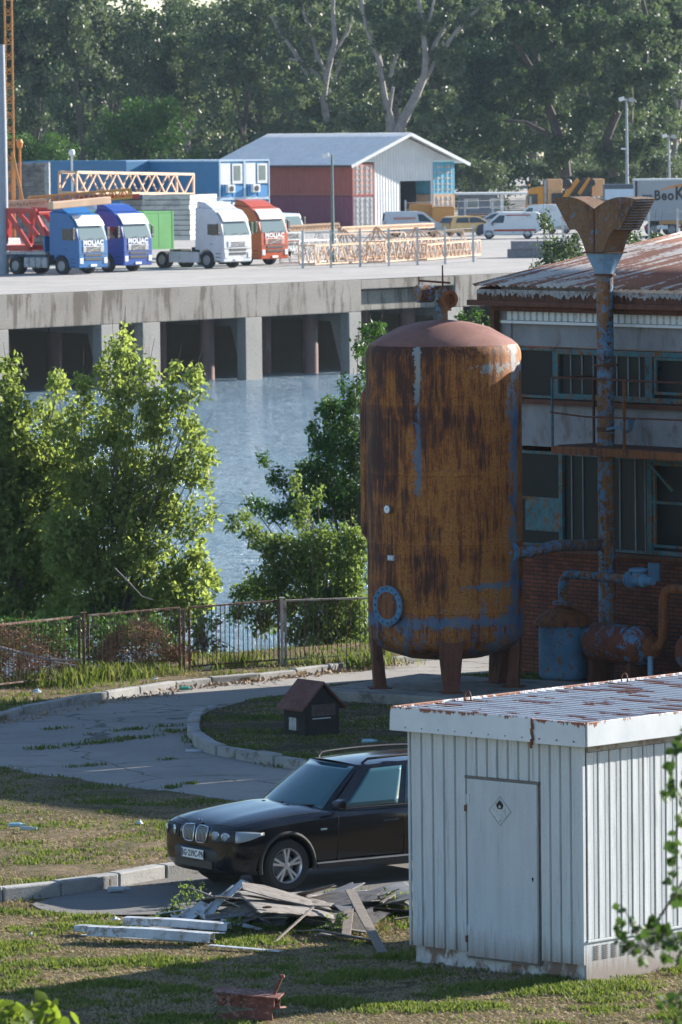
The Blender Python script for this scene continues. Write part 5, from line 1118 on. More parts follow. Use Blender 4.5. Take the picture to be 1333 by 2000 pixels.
# grey box trailer with lettering
g0 = yd(1243, 462); sc_ = FPX / g0.y; s_ = 1 / sc_; m_gt = simple('grey_tarp_side', (.36, .38, .40), .55, var=.08)
tl = thing('box_trailer', 'grey curtain sided trailer lettered BeoK with an orange swoosh at the right', 'trailer', g0, R(1.5))
b = MB(); b.box((6.8, 1.25, 1.15 + 1.45), (13.6, 2.5, 2.95)); b.build('side_curtain', m_gt, tl, bevel=.04); b = MB(); b.box((6.8, 1.25, 4.12), (13.7, 2.6, .14)); b.build('roof_edge', m_white, tl, bevel=.03); b = MB(); b.box((.02, -.02, 2.6), (.16, .1, 2.9)); b.build('corner_post', m_blk, tl)
b = MB(); b.box((4.2, -.05, 1.0), (5.0, .1, .25)); b.build('under_rail', m_ord, tl); b = MB(); b.box((7, 1.25, .95), (12, 1.2, .3)); b.build('chassis', m_chas, tl)
for x in (1.3, 2.6, 3.9): wheel(tl, x, .3, .5, .4, -1); wheel(tl, x, 2.2, .5, .4, 1)
for x in (.75, 3.1): b = MB(); b.box((x, -.12, .68), (.35, .06, .2)); b.build('tail_light', m_red, tl)
b = MB(); b.box((1.9, -.12, .66), (.8, .05, .26)); b.build('number_plate', m_plate, tl)
b = MB(); pts = [(1.6 + 4.6 * u, 3.25 + .62 * math.sin(math.pi * min(1, u * .9)) ** .7) for u in [i / 14 for i in range(15)]]; pts2 = [(x, z - .03 - .24 * math.sin(math.pi * min(1, i / 14 * 1.0))) for i, (x, z) in enumerate(pts)][::-1]
b.prism(pts + pts2, -.02, -.012, 'Y'); b.build('swoosh', paint('orange_print', (.62, .27, .08)), tl)
def mt(x, z): return Matrix(((1, 0, 0, x), (0, 0, -1, -.022), (0, 1, 0, z), (0, 0, 0, 1)))
text('lettering', 'Beo', 1.0, m_blk, tl, mt(2.05, 2.95), .005, .03, .85); text('lettering', 'K', 1.35, m_blk, tl, mt(3.2, 3.08), .005, .035, .8); text('lettering', 'Trans', .85, m_blk, tl, mt(4.75, 2.9), .005, .02, .9); text('lettering', 'www.', .3, m_blk, tl, mt(.85, 2.98), .004, .01)
g0 = yd(1181, 455); dk = thing('tipper_body', 'dark blue grey truck body between the crane lorry and the grey trailer', 'truck body', g0)
b = MB(); b.box((1.2, 1.2, 2.2), (2.4, 2.4, 2.9)); b.build('body', paint('dark_slate_paint', (.05, .07, .10)), dk, bevel=.05); b = MB(); b.box((1.2, -.03, 2.9), (2.3, .05, .8)); b.build('pale_panel', m_lb, dk); b = MB(); b.box((1.2, -.05, 2.35), (2.35, .06, .1)); b.build('orange_line', m_ord, dk)
for x_ in (.5, 1.8): wheel(dk, x_, .3, .5, .4, -1)
b = MB(); b.box((1.2, 1.2, .75), (2.2, 1.4, .3)); b.build('chassis', m_chas, dk)
# ---------------- black estate car ----------------
m_carp = NT('black_car_paint'); _n = m_carp.noise(m_carp.coord(), 2.2, 7, .65); m_carp.col(m_carp.mix(m_carp.ramp(_n, [(.5, 0), (.75, 1)]), (.004, .0045, .007), (.013, .013, .015))); m_carp.set(m_carp.ramp(_n, [(.35, .08), (.75, .22)]), 0, .4); m_carp.b.inputs['Coat Weight'].default_value = .35; m_carp.b.inputs['Coat Roughness'].default_value = .08; m_carp = m_carp.mat
m_cglass = glass_dark('teal_reflection_glass', (.045, .12, .14), .04); m_cglass.node_tree.nodes['Principled BSDF'].inputs['Specular IOR Level'].default_value = 1.0  # teal base colour stands in for the sky reflected in the glass
m_chrome = simple('chrome_trim', (.55, .57, .6), .18, 1., var=.05); m_alloy = simple('silver_alloy', (.55, .56, .58), .32, .6, var=.1); m_bumper = simple('dark_bumper_plastic', (.018, .018, .02), .55, var=.2)
m_lens = glass_dark('clear_lens', (.26, .33, .38), .06); m_seat = simple('grey_seat_cloth', (.05, .055, .06), .9)
CA = R(214); cw = G(562, 1746)
car_ = thing('parked_car', 'black estate car with silver wheels and roof rails parked nose left behind the debris', 'car', (0, 0, 0), CA)
off = Matrix.Rotation(CA, 3, 'Z') @ Vector((1.43, .90, 0)); car_.location = Vector((cw.x, cw.y, .024)) - off
ST = [(2.295, .60, .40, .68, .74), (2.28, .75, .33, .77, .84), (2.22, .85, .28, .845, .915), (2.08, .895, .25, .885, .965), (1.88, .915, .24, .915, 1.01), (1.6, .925, .24, .94, 1.045), (1.3, .925, .24, .96, 1.075), (1.0, .925, .25, .98, 1.10), (.7, .925, .25, .99, 1.08), (.2, .925, .25, .995, 1.06), (-.5, .925, .25, 1.0, 1.06), (-1.2, .925, .25, 1.01, 1.06), (-1.8, .915, .27, 1.02, 1.07), (-2.1, .88, .32, 1.02, 1.06), (-2.24, .80, .40, .98, 1.02), (-2.285, .68, .5, .9, .94)]
rows = []
for x, w, zb, zs, zt in ST:
    zc = zs + (zt - zs)
    hp = [(0, zb), (.6 * w, zb), (w - .07, zb + .01), (w - .02, zb + .1), (w, zb + (zs - zb) * .5), (w - .002, zs - .12), (w - .012, zs - .045), (w - .035, zs - .004), (w - .10, zs + (zt - zs) * .42), (w * .74, zs + (zt - zs) * .72), (w * .52, zs + (zt - zs) * 1.0), (w * .40, zs + (zt - zs) * .93), (0, zt)]
    rows.append([(x, y, z) for y, z in hp] + [(x, -y, z) for y, z in hp[-2:0:-1]])
b = MB(); b.grid(rows, closed=True); n = len(rows[0]); b.f.append(tuple(range(n))); b.f.append(tuple((len(rows) - 1) * n + k for k in range(n))[::-1]); b.m += [0, 0]
body = b.build('body', m_carp, car_, smooth=True, sub=2)
cut = MB()
for x in (1.43, -1.37):
    for s in (1, -1): cut.lathe([(.415, s * .60), (.415, s * 1.2)], (x, 0, .36), 40, None, 'Y')
cut = cut.build('cutter', m_blk); bo = body.modifiers.new('c', 'BOOLEAN'); bo.object = cut; bo.operation = 'DIFFERENCE'; bo.solver = 'EXACT'
body.parent = None; bpy.context.view_layer.update(); dg = bpy.context.evaluated_depsgraph_get(); me = bpy.data.meshes.new_from_object(body.evaluated_get(dg)); body.modifiers.clear(); body.data = me; body.parent = car_; bpy.data.objects.remove(cut)
me.materials.clear(); me.materials.append(m_carp); me.polygons.foreach_set('use_smooth', [True] * len(me.polygons)); me.polygons.foreach_set('material_index', [0] * len(me.polygons))
try: me.set_sharp_from_angle(angle=R(40))
except Exception: pass
def patch(c00, c10, c11, c01, bulge, n0=14, n1=8):
    """curved surface patch from four corners, u along the first edge, v upward; bulge(u, v) -> offset"""
    c = [Vector(q) for q in (c00, c10, c11, c01)]
    def f(u, v): return (c[0] * (1 - u) + c[1] * u) * (1 - v) + (c[3] * (1 - u) + c[2] * u) * v + Vector(bulge(u, v))
    return f
def pmesh(b, f, u0, u1, v0, v1, off=0., n0=14, n1=8, uc=None):
    rows_ = []
    for j in range(n1 + 1):
        v = v0 + (v1 - v0) * j / n1; r_ = []
        for i in range(n0 + 1):
            ua, ub = (u0, u1) if uc is None else (uc[0] * (1 - j / n1) + uc[2] * j / n1, uc[1] * (1 - j / n1) + uc[3] * j / n1)
            u = ua + (ub - ua) * i / n0; e = 1e-3; p = f(u, v)
            if off: nn = (f(u + e, v) - p).cross(f(u, v + e) - p).normalized(); p = p + nn * off
            r_.append(p)
        rows_.append(r_)
    b.grid(rows_)
BF, TF, BR_, TR_ = .74, .05, -2.08, -1.80; yb, yt = .83, .60; zb_c, zt_c = 1.0, 1.565
q4 = lambda u: 4 * u * (1 - u)
wsf = patch((BF, -yb, zb_c), (BF, yb, zb_c), (TF, yt, zt_c), (TF, -yt, zt_c), lambda u, v: (q4(u) * (.27 - .15 * v), 0, q4(u) * .02 * v + .02 * q4(v)))
rwf = patch((BR_, yb, zb_c), (BR_, -yb, zb_c), (TR_, -yt, zt_c), (TR_, yt, zt_c), lambda u, v: (-q4(u) * .10, 0, 0))
lsf = patch((BF, yb, zb_c), (BR_, yb, zb_c), (TR_, yt, zt_c), (TF, yt, zt_c), lambda u, v: (0, q4(u) * .055 + .02 * q4(v), q4(u) * .03 * v))
rsf = patch((BR_, -yb, zb_c), (BF, -yb, zb_c), (TF, -yt, zt_c), (TR_, -yt, zt_c), lambda u, v: (0, -q4(u) * .055 - .02 * q4(v), q4(u) * .03 * v))
rof = patch((TF, -yt, zt_c), (TF, yt, zt_c), (TR_, yt, zt_c), (TR_, -yt, zt_c), lambda u, v: (q4(u) * (.12 - .22 * v), (2 * u - 1) * q4(v) * .055, q4(u) * .045 + q4(v) * .03))
b = MB()
for f in (wsf, rwf, lsf, rsf, rof): pmesh(b, f, 0, 1, 0, 1, 0, 16, 12 if f is rof else 8)
b.build('cabin_shell', m_carp, car_, smooth=50, weld=True)
gw = MB(); pmesh(gw, wsf, .05, .95, .05, .955, .006); wsg = gw.build('windscreen', m_cglass, car_, smooth=True, solid=.004, fix=False)
b = MB(); b.tube([wsf(.2, .06) + Vector((.03, 0, .02)), wsf(.55, .10) + Vector((.03, 0, .03))], .012, 6); b.tube([wsf(.55, .06) + Vector((.03, 0, .02)), wsf(.88, .10) + Vector((.03, 0, .03))], .012, 6); b.build('wiper', m_blk, wsg)
gw = MB(); pmesh(gw, rwf, .1, .9, .15, .9, .006); gw.build('rear_window', m_cglass, car_, smooth=True, solid=.004, fix=False)
for f, nm in ((lsf, 1), (rsf, -1)):
    for (a0, a1, c0, c1, v0, v1) in ((.075, .385, .10, .355, .09, .90), (.425, .68, .395, .66, .09, .90), (.715, .90, .70, .86, .12, .86)):
        if nm < 0: a0, a1, c0, c1 = 1 - a1, 1 - a0, 1 - c1, 1 - c0
        gw = MB(); pmesh(gw, f, 0, 1, v0, v1, .006, uc=(a0, a1, c0, c1)); gw.build('side_window', m_cglass, car_, smooth=True, solid=.004, fix=False)
    b = MB(); pr = lambda u, v: f(u if nm > 0 else 1 - u, v)
    b.tube([pr(u / 20, .065) + Vector((0, nm * .008, 0)) for u in range(1, 19)], .008, 6); b.build('window_trim', m_bumper, car_)
    b = MB(); b.tube([rof(.93 if nm > 0 else .07, .06) + Vector((0, 0, .0))] + [rof(.93 if nm > 0 else .07, k / 10) + Vector((0, nm * .02, .055)) for k in range(1, 10)] + [rof(.93 if nm > 0 else .07, .97)], .018, 8); b.build('roof_rail', m_bumper, car_, smooth=True)
# door gaps, handles, sills
for s in (1, -1):
    b = MB()
    for x in (.62, -.45, -1.22): b.tube([(x - .0, s * .925, z) for z in (.36, .5, .7, .85)] + [(x - .02, s * .905, .96)], .005, 4)
    b.tube([(.62, s * .922, .37), (-.45, s * .922, .37), (-1.0, s * .922, .37)], .005, 4); b.build('door_gap', m_blk, car_)
    b = MB(); b.box((-.25, s * .93, .86), (.02, .01, .02)); b.tube([(-.12, s * .918, .84), (-.16, s * .955, .85), (-.3, s * .955, .85), (-.34, s * .918, .84)], .016, 8); b.build('door_handle', m_carp, car_, smooth=True)
    b = MB(); b.tube([(-1.20, s * .918, .84), (-1.16, s * .955, .85), (-1.04, s * .955, .85), (-1.0, s * .918, .84)], .016, 8); b.build('door_handle', m_carp, car_, smooth=True)
    b = MB(); b.box((.02, s * .925, .315), (1.9, .03, .10)); b.build('sill', m_bumper, car_, bevel=.01); b = MB(); b.box((.02, s * .945, .355), (1.92, .014, .02)); b.build('sill_trim', m_alloy, car_)
    b = MB(); pts = [(1.43 + .43 * math.cos(a), .36 + .43 * math.sin(a)) for a in [R(q) for q in range(-12, 193, 12)]]
    b.tube([(x, s * .915, z) for x, z in pts], .028, 8); b.build('arch_trim', m_bumper, car_, smooth=True); b = MB(); b.tube([(x - 2.80, s * .912, z) for x, z in pts], .028, 8); b.build('arch_trim', m_bumper, car_, smooth=True)
    b = MB(); b.box((.86, s * .932, .80), (.1, .01, .025)); b.build('side_indicator', m_lens, car_, bevel=.004)
    if s < 0: continue
    m = MB(); m.add([(x, s * y, z) for x, y, z in ((.62, .95, 1.03), (.62, 1.15, 1.05), (.62, 1.15, 1.20), (.62, .95, 1.20), (.76, .97, 1.06), (.74, 1.12, 1.07), (.74, 1.12, 1.17), (.76, .97, 1.17))], [(0, 1, 2, 3), (4, 7, 6, 5), (0, 4, 5, 1), (1, 5, 6, 2), (2, 6, 7, 3), (3, 7, 4, 0)]); m.bar((.62, s * .84, 1.04), (.66, s * .97, 1.07), .05); m.build('wing_mirror', m_carp, car_, bevel=.025)
for s in (1, -1):
    for x in (1.43, -1.37):
        W_ = bpy.data.objects.new('wheel', None); C.objects.link(W_); W_.parent = car_; W_.location = (x, s * .80, .352); r = .352
        b = MB(); b.lathe([(.235, -.11), (.31, -.12), (.345, -.095), (.352, -.05), (.352, .05), (.345, .095), (.31, .12), (.235, .11)], n=48, axis='Y', cap=False)
        b.build('tyre', m_tyre, W_, smooth=30)
        b = MB(); b.lathe([(.24, -s * .09), (.225, -s * .02), (.215, s * .02), (.225, s * .085), (.238, s * .105), (.232, s * .11), (.215, s * .085)], n=48, axis='Y', cap=False); b.lathe([(.055, s * .05), (.05, s * .09), (.028, s * .095), (0, s * .096)], n=20, axis='Y')
        for k in range(5):
            for da in (-.17, .17):
                a = R(90) + k * 2 * math.pi / 5; a1 = a + da * .5; a2 = a + da
                b.add([(rr_ * math.cos(aa) + q * .022 * -math.sin(aa), s * yy, rr_ * math.sin(aa) + q * .022 * math.cos(aa)) for rr_, aa, yy in ((.035, a1, .09), (.222, a2, .10), (.222, a2, .06), (.035, a1, .05)) for q in (-.75, .75)], [(0, 1, 3, 2), (2, 3, 5, 4), (4, 5, 7, 6), (0, 2, 4, 6), (1, 7, 5, 3)])
        b.build('rim', m_alloy, W_, smooth=30); b = MB(); b.lathe([(.16, s * .0), (.0, s * .001)], n=24, axis='Y'); b.build('brake_disc', m_rim, W_)
        b = MB(); b.lathe([(.414, s * .62), (.0, s * .622)], (x, 0, .36), 24, None, 'Y'); b.build('wheel_well', m_blk, car_)
# nose: kidney grilles, lamps, bumper, plate, badge, bonnet gap
def nose_x(y, z): # rough front surface
    return 2.30 - .10 * (abs(y) / .6) ** 2 - .055 * max(0, (z - .55) / .3) ** 1.5 - .05 * max(0, abs(y) - .55)
from mathutils.bvhtree import BVHTree
_bm = bmesh.new(); _bm.from_mesh(body.data); BV = BVHTree.FromBMesh(_bm); _bm.free()
def snapx(y, z):
    h_ = BV.ray_cast(Vector((4, y, z)), Vector((-1, 0, 0))); return h_[0].x if h_[0] else 2.2
def snapr(deg, z, s, off):
    c_ = Vector((1.5, s * .25, z)); d_ = Vector((math.cos(R(deg)), s * math.sin(R(deg)), 0)); h_ = BV.ray_cast(c_ + d_ * 3, -d_)
    return (h_[0] if h_[0] else c_ + d_ * .7) + d_ * off
for s in (1, -1):
    o_ = [(s * y, z + .03) for y, z in ((.035, .645), (.03, .70), (.03, .80), (.06, .85), (.16, .85), (.27, .84), (.30, .80), (.29, .74), (.275, .67), (.23, .635), (.15, .63), (.07, .63))]
    P3 = [(snapx(y, z) + .012, y, z) for y, z in o_]
    b = MB(); b.tube(P3 + [P3[0]], .009, 6, False); gr = b.build('grille_frame', m_chrome, car_, smooth=True)
    b = MB(); b.grid([[(snapx(s * (.045 + .05 * i), .68 + .027 * j) + .006, s * (.045 + .05 * i), .68 + .027 * j) for i in range(6)] for j in range(8)]); b.build('grille_mesh', m_blk, gr, fix=False, solid=.006)
    b = MB()
    for k in range(7): y = s * (.06 + k * .033); b.tube([(snapx(y, z) + .013, y, z) for z in (.68, .73, .78, .83, .865)], .004, 4)
    b.build('grille_slat', m_alloy, gr)
    def lens(a0, a1, f0, f1, off, na=16, nz=6):
        return [[snapr(a0 + (a1 - a0) * i / na, (lambda u: (f0(u) + (f1(u) - f0(u)) * j / nz))(i / na), s, off) for i in range(na + 1)] for j in range(nz + 1)]
    b = MB(); b.grid(lens(11, 66, lambda u: .685 + .10 * u ** 2, lambda u: .855 + .01 * math.sin(3 * u) - .035 * u ** 3, .006)); h = b.build('headlight', m_bumper, car_, smooth=True, solid=.008, fix=False)
    for a_ in (18, 31):
        p = snapr(a_, .775, s, .004); q = (p - Vector((1.5, s * .25, .775))).normalized(); mq = Matrix.Translation(p) @ (q.to_track_quat('X', 'Z').to_matrix().to_4x4())
        b = MB(); b.lathe([(.062, .0), (.064, .014), (.052, .02), (.046, .008), (0, .012)], n=24, M=mq, axis='X'); b.build('lamp', m_chrome, h, smooth=30)
        b = MB(); b.lathe([(.044, .012), (.03, .022), (0, .026)], n=20, M=mq, axis='X'); b.build('lamp_lens', m_lens, h, smooth=60)
    b = MB(); b.grid(lens(40, 64, lambda u: .705 + .09 * u ** 1.5, lambda u: .852 - .04 * u ** 2, .016, 8, 4)); b.build('corner_lamp', m_lens, h, smooth=True, fix=False, solid=.006)
b = MB(); rows = []
for z, e in ((.27, -.03), (.33, .02), (.45, .035), (.55, .035), (.60, .01)): rows.append([(2.292 - .12 * (abs(y) / .75) ** 2.6 - .18 * max(0, (abs(y) - .7) / .2) ** 1.5 + e, y, z) for y in [(-.90 + .1 * k) for k in range(19)]])
b.grid(rows); b.build('bumper', m_bumper, car_, smooth=True, fix=False, solid=.02)
b = MB(); b.box((2.315, 0, .38), (.03, .9, .10)); b.build('lower_intake', m_blk, car_)
b = MB(); b.box((2.345, .0, .505), (.016, .54, .125)); pl_ = b.build('number_plate', m_plate, car_, bevel=.003)
b = MB(); b.box((2.354, -.25, .505), (.003, .036, .115)); b.build('plate_band', simple('plate_blue', (.02, .10, .42), .5), pl_)
mm = Matrix(((0, 0, 1, 2.354), (1, 0, 0, .02), (0, 1, 0, .503), (0, 0, 0, 1))); text('plate_number', 'BG·239C-PN', .115, m_blk, pl_, mm, .002, .0025, .80)
b = MB(); mb = Matrix.Translation((2.225, 0, .94)) @ Matrix.Rotation(R(-62), 4, 'Y'); b.lathe([(.038, 0), (.038, .008), (0, .009)], n=24, M=mb, axis='X'); bd = b.build('badge', m_blk, car_)
for q, mt_ in ((0, 'plate_blue'), (1, None), (2, 'plate_blue'), (3, None)):
    b = MB(); b.add([mb @ Vector((.0105, 0, 0))] + [mb @ Vector((.0105, .025 * math.cos(R(90 * q + a)), .025 * math.sin(R(90 * q + a)))) for a in (0, 30, 60, 90)], [(0, 1, 2, 3, 4)]); b.build('badge_quarter', bpy.data.materials[mt_] if mt_ else m_plate, bd, fix=False, solid=.001)
for s in (1, -1):
    b = MB(); b.tube([(2.23, s * .30, .915), (2.14, s * .74, .93), (1.9, s * .80, .975), (1.5, s * .82, 1.0), (1.1, s * .83, 1.02), (.85, s * .83, 1.03)], .004, 4); b.build('bonnet_gap', m_blk, car_)
b = MB(); 
for y in (-.28, .3): b.box((1.02, y, 1.085), (.03, .05, .015))
b.build('washer_nozzle', m_blk, car_)
# ---------------- dog house, fence, debris, litter ----------------
m_dw = simple('black_weathered_wood', (.022, .020, .019), .9, var=.4, scale=6, bump=.4); m_dr = rusty('dark_red_sheet', (.09, .03, .022), .57, orange=(.09, .032, .02), dark=(.05, .02, .015), scale=3)
g0 = G(597, 1439, .13); du = Vector((math.cos(R(35)), math.sin(R(35)), 0))
dh = thing('dog_kennel', 'small dark wooden kennel with a dark red pitched roof on the grass island', 'kennel', g0, R(35)); DW, DL, DE, DRg = .68, .62, .52, .86
b = MB(); b.prism([(0, 0), (DW, 0), (DW, DE), (DW / 2, DRg - .04), (0, DE)], 0, .03, 'Y'); b.prism([(0, 0), (DW, 0), (DW, DE), (DW / 2, DRg - .04), (0, DE)], DL - .03, DL, 'Y'); b.box((.015, DL / 2, DE / 2), (.03, DL - .06, DE)); b.box((DW - .015, DL / 2, DE / 2), (.03, DL - .06, DE)); b.build('wall', m_dw, dh, bevel=.004)
b = MB(); ov_ = .10; sl_ = (DRg - DE) / (DW / 2)
for s in (0, 1):
    xa, xb = (-ov_, DW / 2) if s == 0 else (DW + ov_, DW / 2); za, zb2 = DE - ov_ * sl_, DRg
    b.add([(xa, -.07, za), (xb, -.07, zb2), (xb, DL + .08, zb2), (xa, DL + .08, za), (xa, -.07, za + .035), (xb, -.07, zb2 + .035), (xb, DL + .08, zb2 + .035), (xa, DL + .08, za + .035)], [(0, 1, 2, 3), (4, 7, 6, 5), (0, 4, 5, 1), (3, 2, 6, 7), (0, 3, 7, 4), (1, 5, 6, 2)])
b.build('roof', m_dr, dh)
b = MB(); b.box((-.006, .34, .19), (.02, .26, .24)); w = b.build('window_panel', simple('dirty_white_panel', (.36, .38, .38), .7, scale=8, var=.4), dh); b = MB()
for q in ((.34, .305, .27, .02), (.34, .075, .27, .02)): b.box((-.018, q[0], q[1]), (.016, q[2], q[3]))
for y in (.215, .465): b.box((-.018, y, .19), (.016, .02, .21))
b.build('window_frame', m_dw, w)
b = MB(); b.box((DW / 2 + .02, -.004, .42), (.48, .012, .19)); b.build('front_panel', simple('scratched_brown_board', (.075, .055, .048), .8, scale=8, var=.5), dh)
b = MB(); b.box((DW / 2 - .02, -.012, .285), (.36, .02, .015)); b.build('pale_strip', m_slab, dh); b = MB(); b.box((DW / 2, -.012, .14), (.56, .02, .26)); b.build('lower_board', m_dw, dh)
# fence of steel panels
m_fr = rusty('rusty_fence', (.16, .13, .11), .47, orange=(.15, .07, .045), dark=(.075, .035, .025), scale=2); m_fp = rusty('bleached_fence', (.30, .27, .24), .55, orange=(.22, .13, .09), dark=(.14, .09, .07), scale=2)
fz0 = .1
def fpt(px, py): return G(px, py, fz0)
fence_t = thing('steel_fence', 'rusty steel bar fence in four panels along the river bank', 'fence', fpt(-20, 1358)); fo = fence_t.location.copy()
panels = [((-160, 1366), (156, 1329), 1.17, 1.17, m_fr), ((174, 1327), (352, 1312), 1.17, 1.19, m_fr), ((371, 1312), (545, 1299), 1.19, 1.21, m_fr), ((559, 1298), (740, 1287), 1.20, 1.16, m_fp)]
for (a, c, h0, h1, mt_) in panels:
    A, B_ = fpt(*a) - fo, fpt(*c) - fo; u = (B_ - A).normalized(); L = (B_ - A).length; b = MB()
    up_ = lambda p, z: Vector((p.x, p.y, z)); lean = Vector((0, .02, 0))
    b.bar(up_(A, h0), up_(B_, h1), .045, .035); b.bar(up_(A, .10), up_(B_, .10), .04, .03); b.bar(up_(A, 0), up_(A, h0), .045); b.bar(up_(B_, 0), up_(B_, h1), .045)
    fr = b.build('panel_frame', mt_, fence_t, bevel=.003); n = int(L / .098)
    for k in range(1, n):
        q = A.lerp(B_, k / n); b = MB(); h = h0 + (h1 - h0) * k / n; bx = rnd.uniform(-.012, .012); b.bar(up_(q, .11) + Vector((bx, 0, 0)), up_(q, h - .015), .016); b.build('bar', m_fr, fr)
for px, py, h, mt_ in ((-8, 1357, 1.2, m_fr), (165, 1329, 1.24, m_fr), (360, 1314, 1.17, m_fr), (552, 1299, 1.26, m_fp), (750, 1288, 1.2, m_fr)):
    q = fpt(px, py) - fo; b = MB(); b.bar((q.x, q.y, -.1), (q.x, q.y, h), .055); b.box((q.x, q.y, h), (.1, .09, .02)); b.build('post', mt_, fence_t, bevel=.003)
# debris
m_fib = simple('weathered_fibre_sheet', (.24, .22, .20), .95, var=.4, scale=3, bump=.6, dirt=(.12, .10, .085), dirtamt=.5, stretch=(1, 3, 1)); m_wm = simple('white_sheet_scrap', (.42, .46, .49), .5, var=.25, scale=4, dirt=(.20, .17, .14), dirtamt=.52)
m_wd = simple('grey_old_wood', (.22, .19, .16), .9, var=.4, scale=5, bump=.5, stretch=(1, 8, 8)); m_gs = simple('dull_grey_sheet', (.16, .165, .17), .7, var=.3, scale=3)
def sheet(name, label, cat, cs, mat, th=.008, wave=0, nw=8, sag=.0, n=16, group=None, jag=0.):
    P = [G(x, y, z) for x, y, z in cs]; o0 = sum(P, Vector()) / 4; o0.z = 0; b = MB(); rows = []
    for j in range(n + 1):
        v = j / n; row = []
        for i in range(4 * n // 2 + 1):
            u = i / (2 * n); p = (P[0] * (1 - u) + P[1] * u) * (1 - v) + (P[3] * (1 - u) + P[2] * u) * v - o0
            p.z += wave * math.sin(v * nw * 2 * math.pi) + sag * (4 * u * (1 - u)) + .015 * noise.noise(p * 2.5)
            if jag and (i in (0, 2 * n) or j in (0, n)): p += Vector((noise.noise(p * 9), noise.noise(p * 9 + Vector((5, 0, 0))), 0)) * jag
            row.append(p)
        rows.append(row)
    b.grid(rows); o = b.build(name, mat, None, smooth=40, fix=False, solid=th, loc=o0); return tag(o, label, cat, group)
sheet('fibre_sheet', 'large cracked weathered grey sheet lying on top of the debris pile', 'sheet', [(462, 1742, .30), (640, 1752, .22), (655, 1796, .12), (505, 1782, .34)], m_fib, .014, .006, 5, .02, jag=.05)
for i, (dx, dy, dz, lab) in enumerate(((-12, 14, -.05, 'curled grey sheet edge directly under the top sheet of the debris pile'), (-28, 26, -.09, 'lower curled sheet at the left of the debris pile, casting a dark gap'), (-8, 34, -.16, 'bottom sheet of the layered stack in the debris pile'))):
    sheet('fibre_sheet', lab, 'sheet', [(458 + dx, 1752 + dy, .26 + dz), (540 + dx, 1752 + dy, .25 + dz), (560 + dx, 1778 + dy, .16 + dz), (470 + dx, 1772 + dy, .12 + dz)], m_fib, .014, 0, 1, .07, jag=.03)
sheet('fibre_sheet', 'broken pale sheet lying between the stack and the leaning board', 'sheet', [(560, 1756, .18), (700, 1744, .14), (720, 1785, .06), (600, 1800, .05)], m_fib, .012, .004, 4, .03, jag=.06)
sheet('metal_sheet', 'flat dark grey metal sheet behind the leaning board near the shed', 'sheet', [(640, 1757, .22), (716, 1738, .25), (728, 1764, .20), (668, 1783, .14)], m_gs, .006, 0, 1, .02)
sheet('metal_sheet', 'grey metal sheet tucked against the shed wall behind the debris', 'sheet', [(712, 1748, .20), (790, 1722, .30), (830, 1752, .26), (760, 1768, .16)], m_gs, .006, 0, 1, .02)
def profile(name, label, cat, a, c, w, h, mat, lip=.03):
    A, B_ = G(*a), G(*c); d = B_ - A; L = d.length; b = MB(); pf = [(-w / 2 - lip, 0), (-w / 2, 0), (-w / 2 + h * .3, h), (w / 2 - h * .3, h), (w / 2, 0), (w / 2 + lip, 0)]
    b.grid([[(0, y, z) for y, z in pf], [(L / 2, y * 1.02, z * 1.05 + .01) for y, z in pf], [(L, y, z) for y, z in pf]]); o = b.build(name, mat, None, fix=False, solid=.004); o.location = A; o.rotation_euler = (0, -math.asin(d.z / L), math.atan2(d.y, d.x)); return tag(o, label, cat)
profile('metal_profile', 'long folded white metal profile lying at the front left of the debris', 'metal profile', (176, 1824, .10), (415, 1838, .06), .22, .10, m_wm)
profile('metal_profile', 'second white metal profile lying just behind the front one', 'metal profile', (245, 1803, .12), (448, 1816, .08), .20, .08, m_wm)
profile('metal_profile', 'short pale metal piece at the far left end of the front profile', 'metal profile', (112 + 40, 1816, .06), (190, 1820, .06), .16, .06, m_wm)
for a, c, w, lab in (((160, 1826, .05), (380, 1841, .04), .05, 'thin white metal strip under the left end of the folded profile'), ((410, 1846, .05), (549, 1858, .03), .10, 'thin pale metal strip reaching right from the folded profiles'), ((320, 1822, .1), (440, 1822, .12), .05, 'narrow pale strip lying across the folded profiles')):
    A, B_ = G(*a), G(*c); b = MB(); b.bar((0, 0, 0), B_ - A, w, .012); o = b.build('metal_strip', m_wm, None, loc=A); tag(o, lab, 'metal strip')
def board(label, a, c, w, mat, name='board', th=.022):
    A, B_ = G(*a), G(*c); b = MB(); b.bar((0, 0, 0), (B_ - A) * .5, w, th); b.bar((B_ - A) * .5, (B_ - A) + Vector((0, 0, .004)), w * .96, th); o = b.build(name, mat, None, loc=A, bevel=.004); return tag(o, label, 'board' if 'board' in name else 'stick')
board('long grey board leaning out of the debris towards the camera', (684, 1738, .42), (748, 1862, .03), .13, m_wd)
board('short split brown board standing below the leaning board', (682, 1776, .24), (676, 1832, .03), .12, m_wd)
board('thin dark stick leaning across the front of the debris', (612, 1772, .3), (535, 1842, .02), .03, m_wd, 'wooden_stick')
board('short pale stick lying on the grey metal sheet near the shed', (770, 1746, .32), (745, 1764, .24), .05, m_wd, 'wooden_stick')
board('thin branch lying right of the leaning board', (770, 1796, .05), (830, 1786, .08), .03, m_wd, 'wooden_stick')
board('flat plank half hidden in grass below the leaning board', (622, 1824, .03), (702, 1832, .04), .12, m_fib)
board('second flat plank lying behind the half hidden one', (590, 1802, .05), (720, 1822, .05), .1, m_fib)
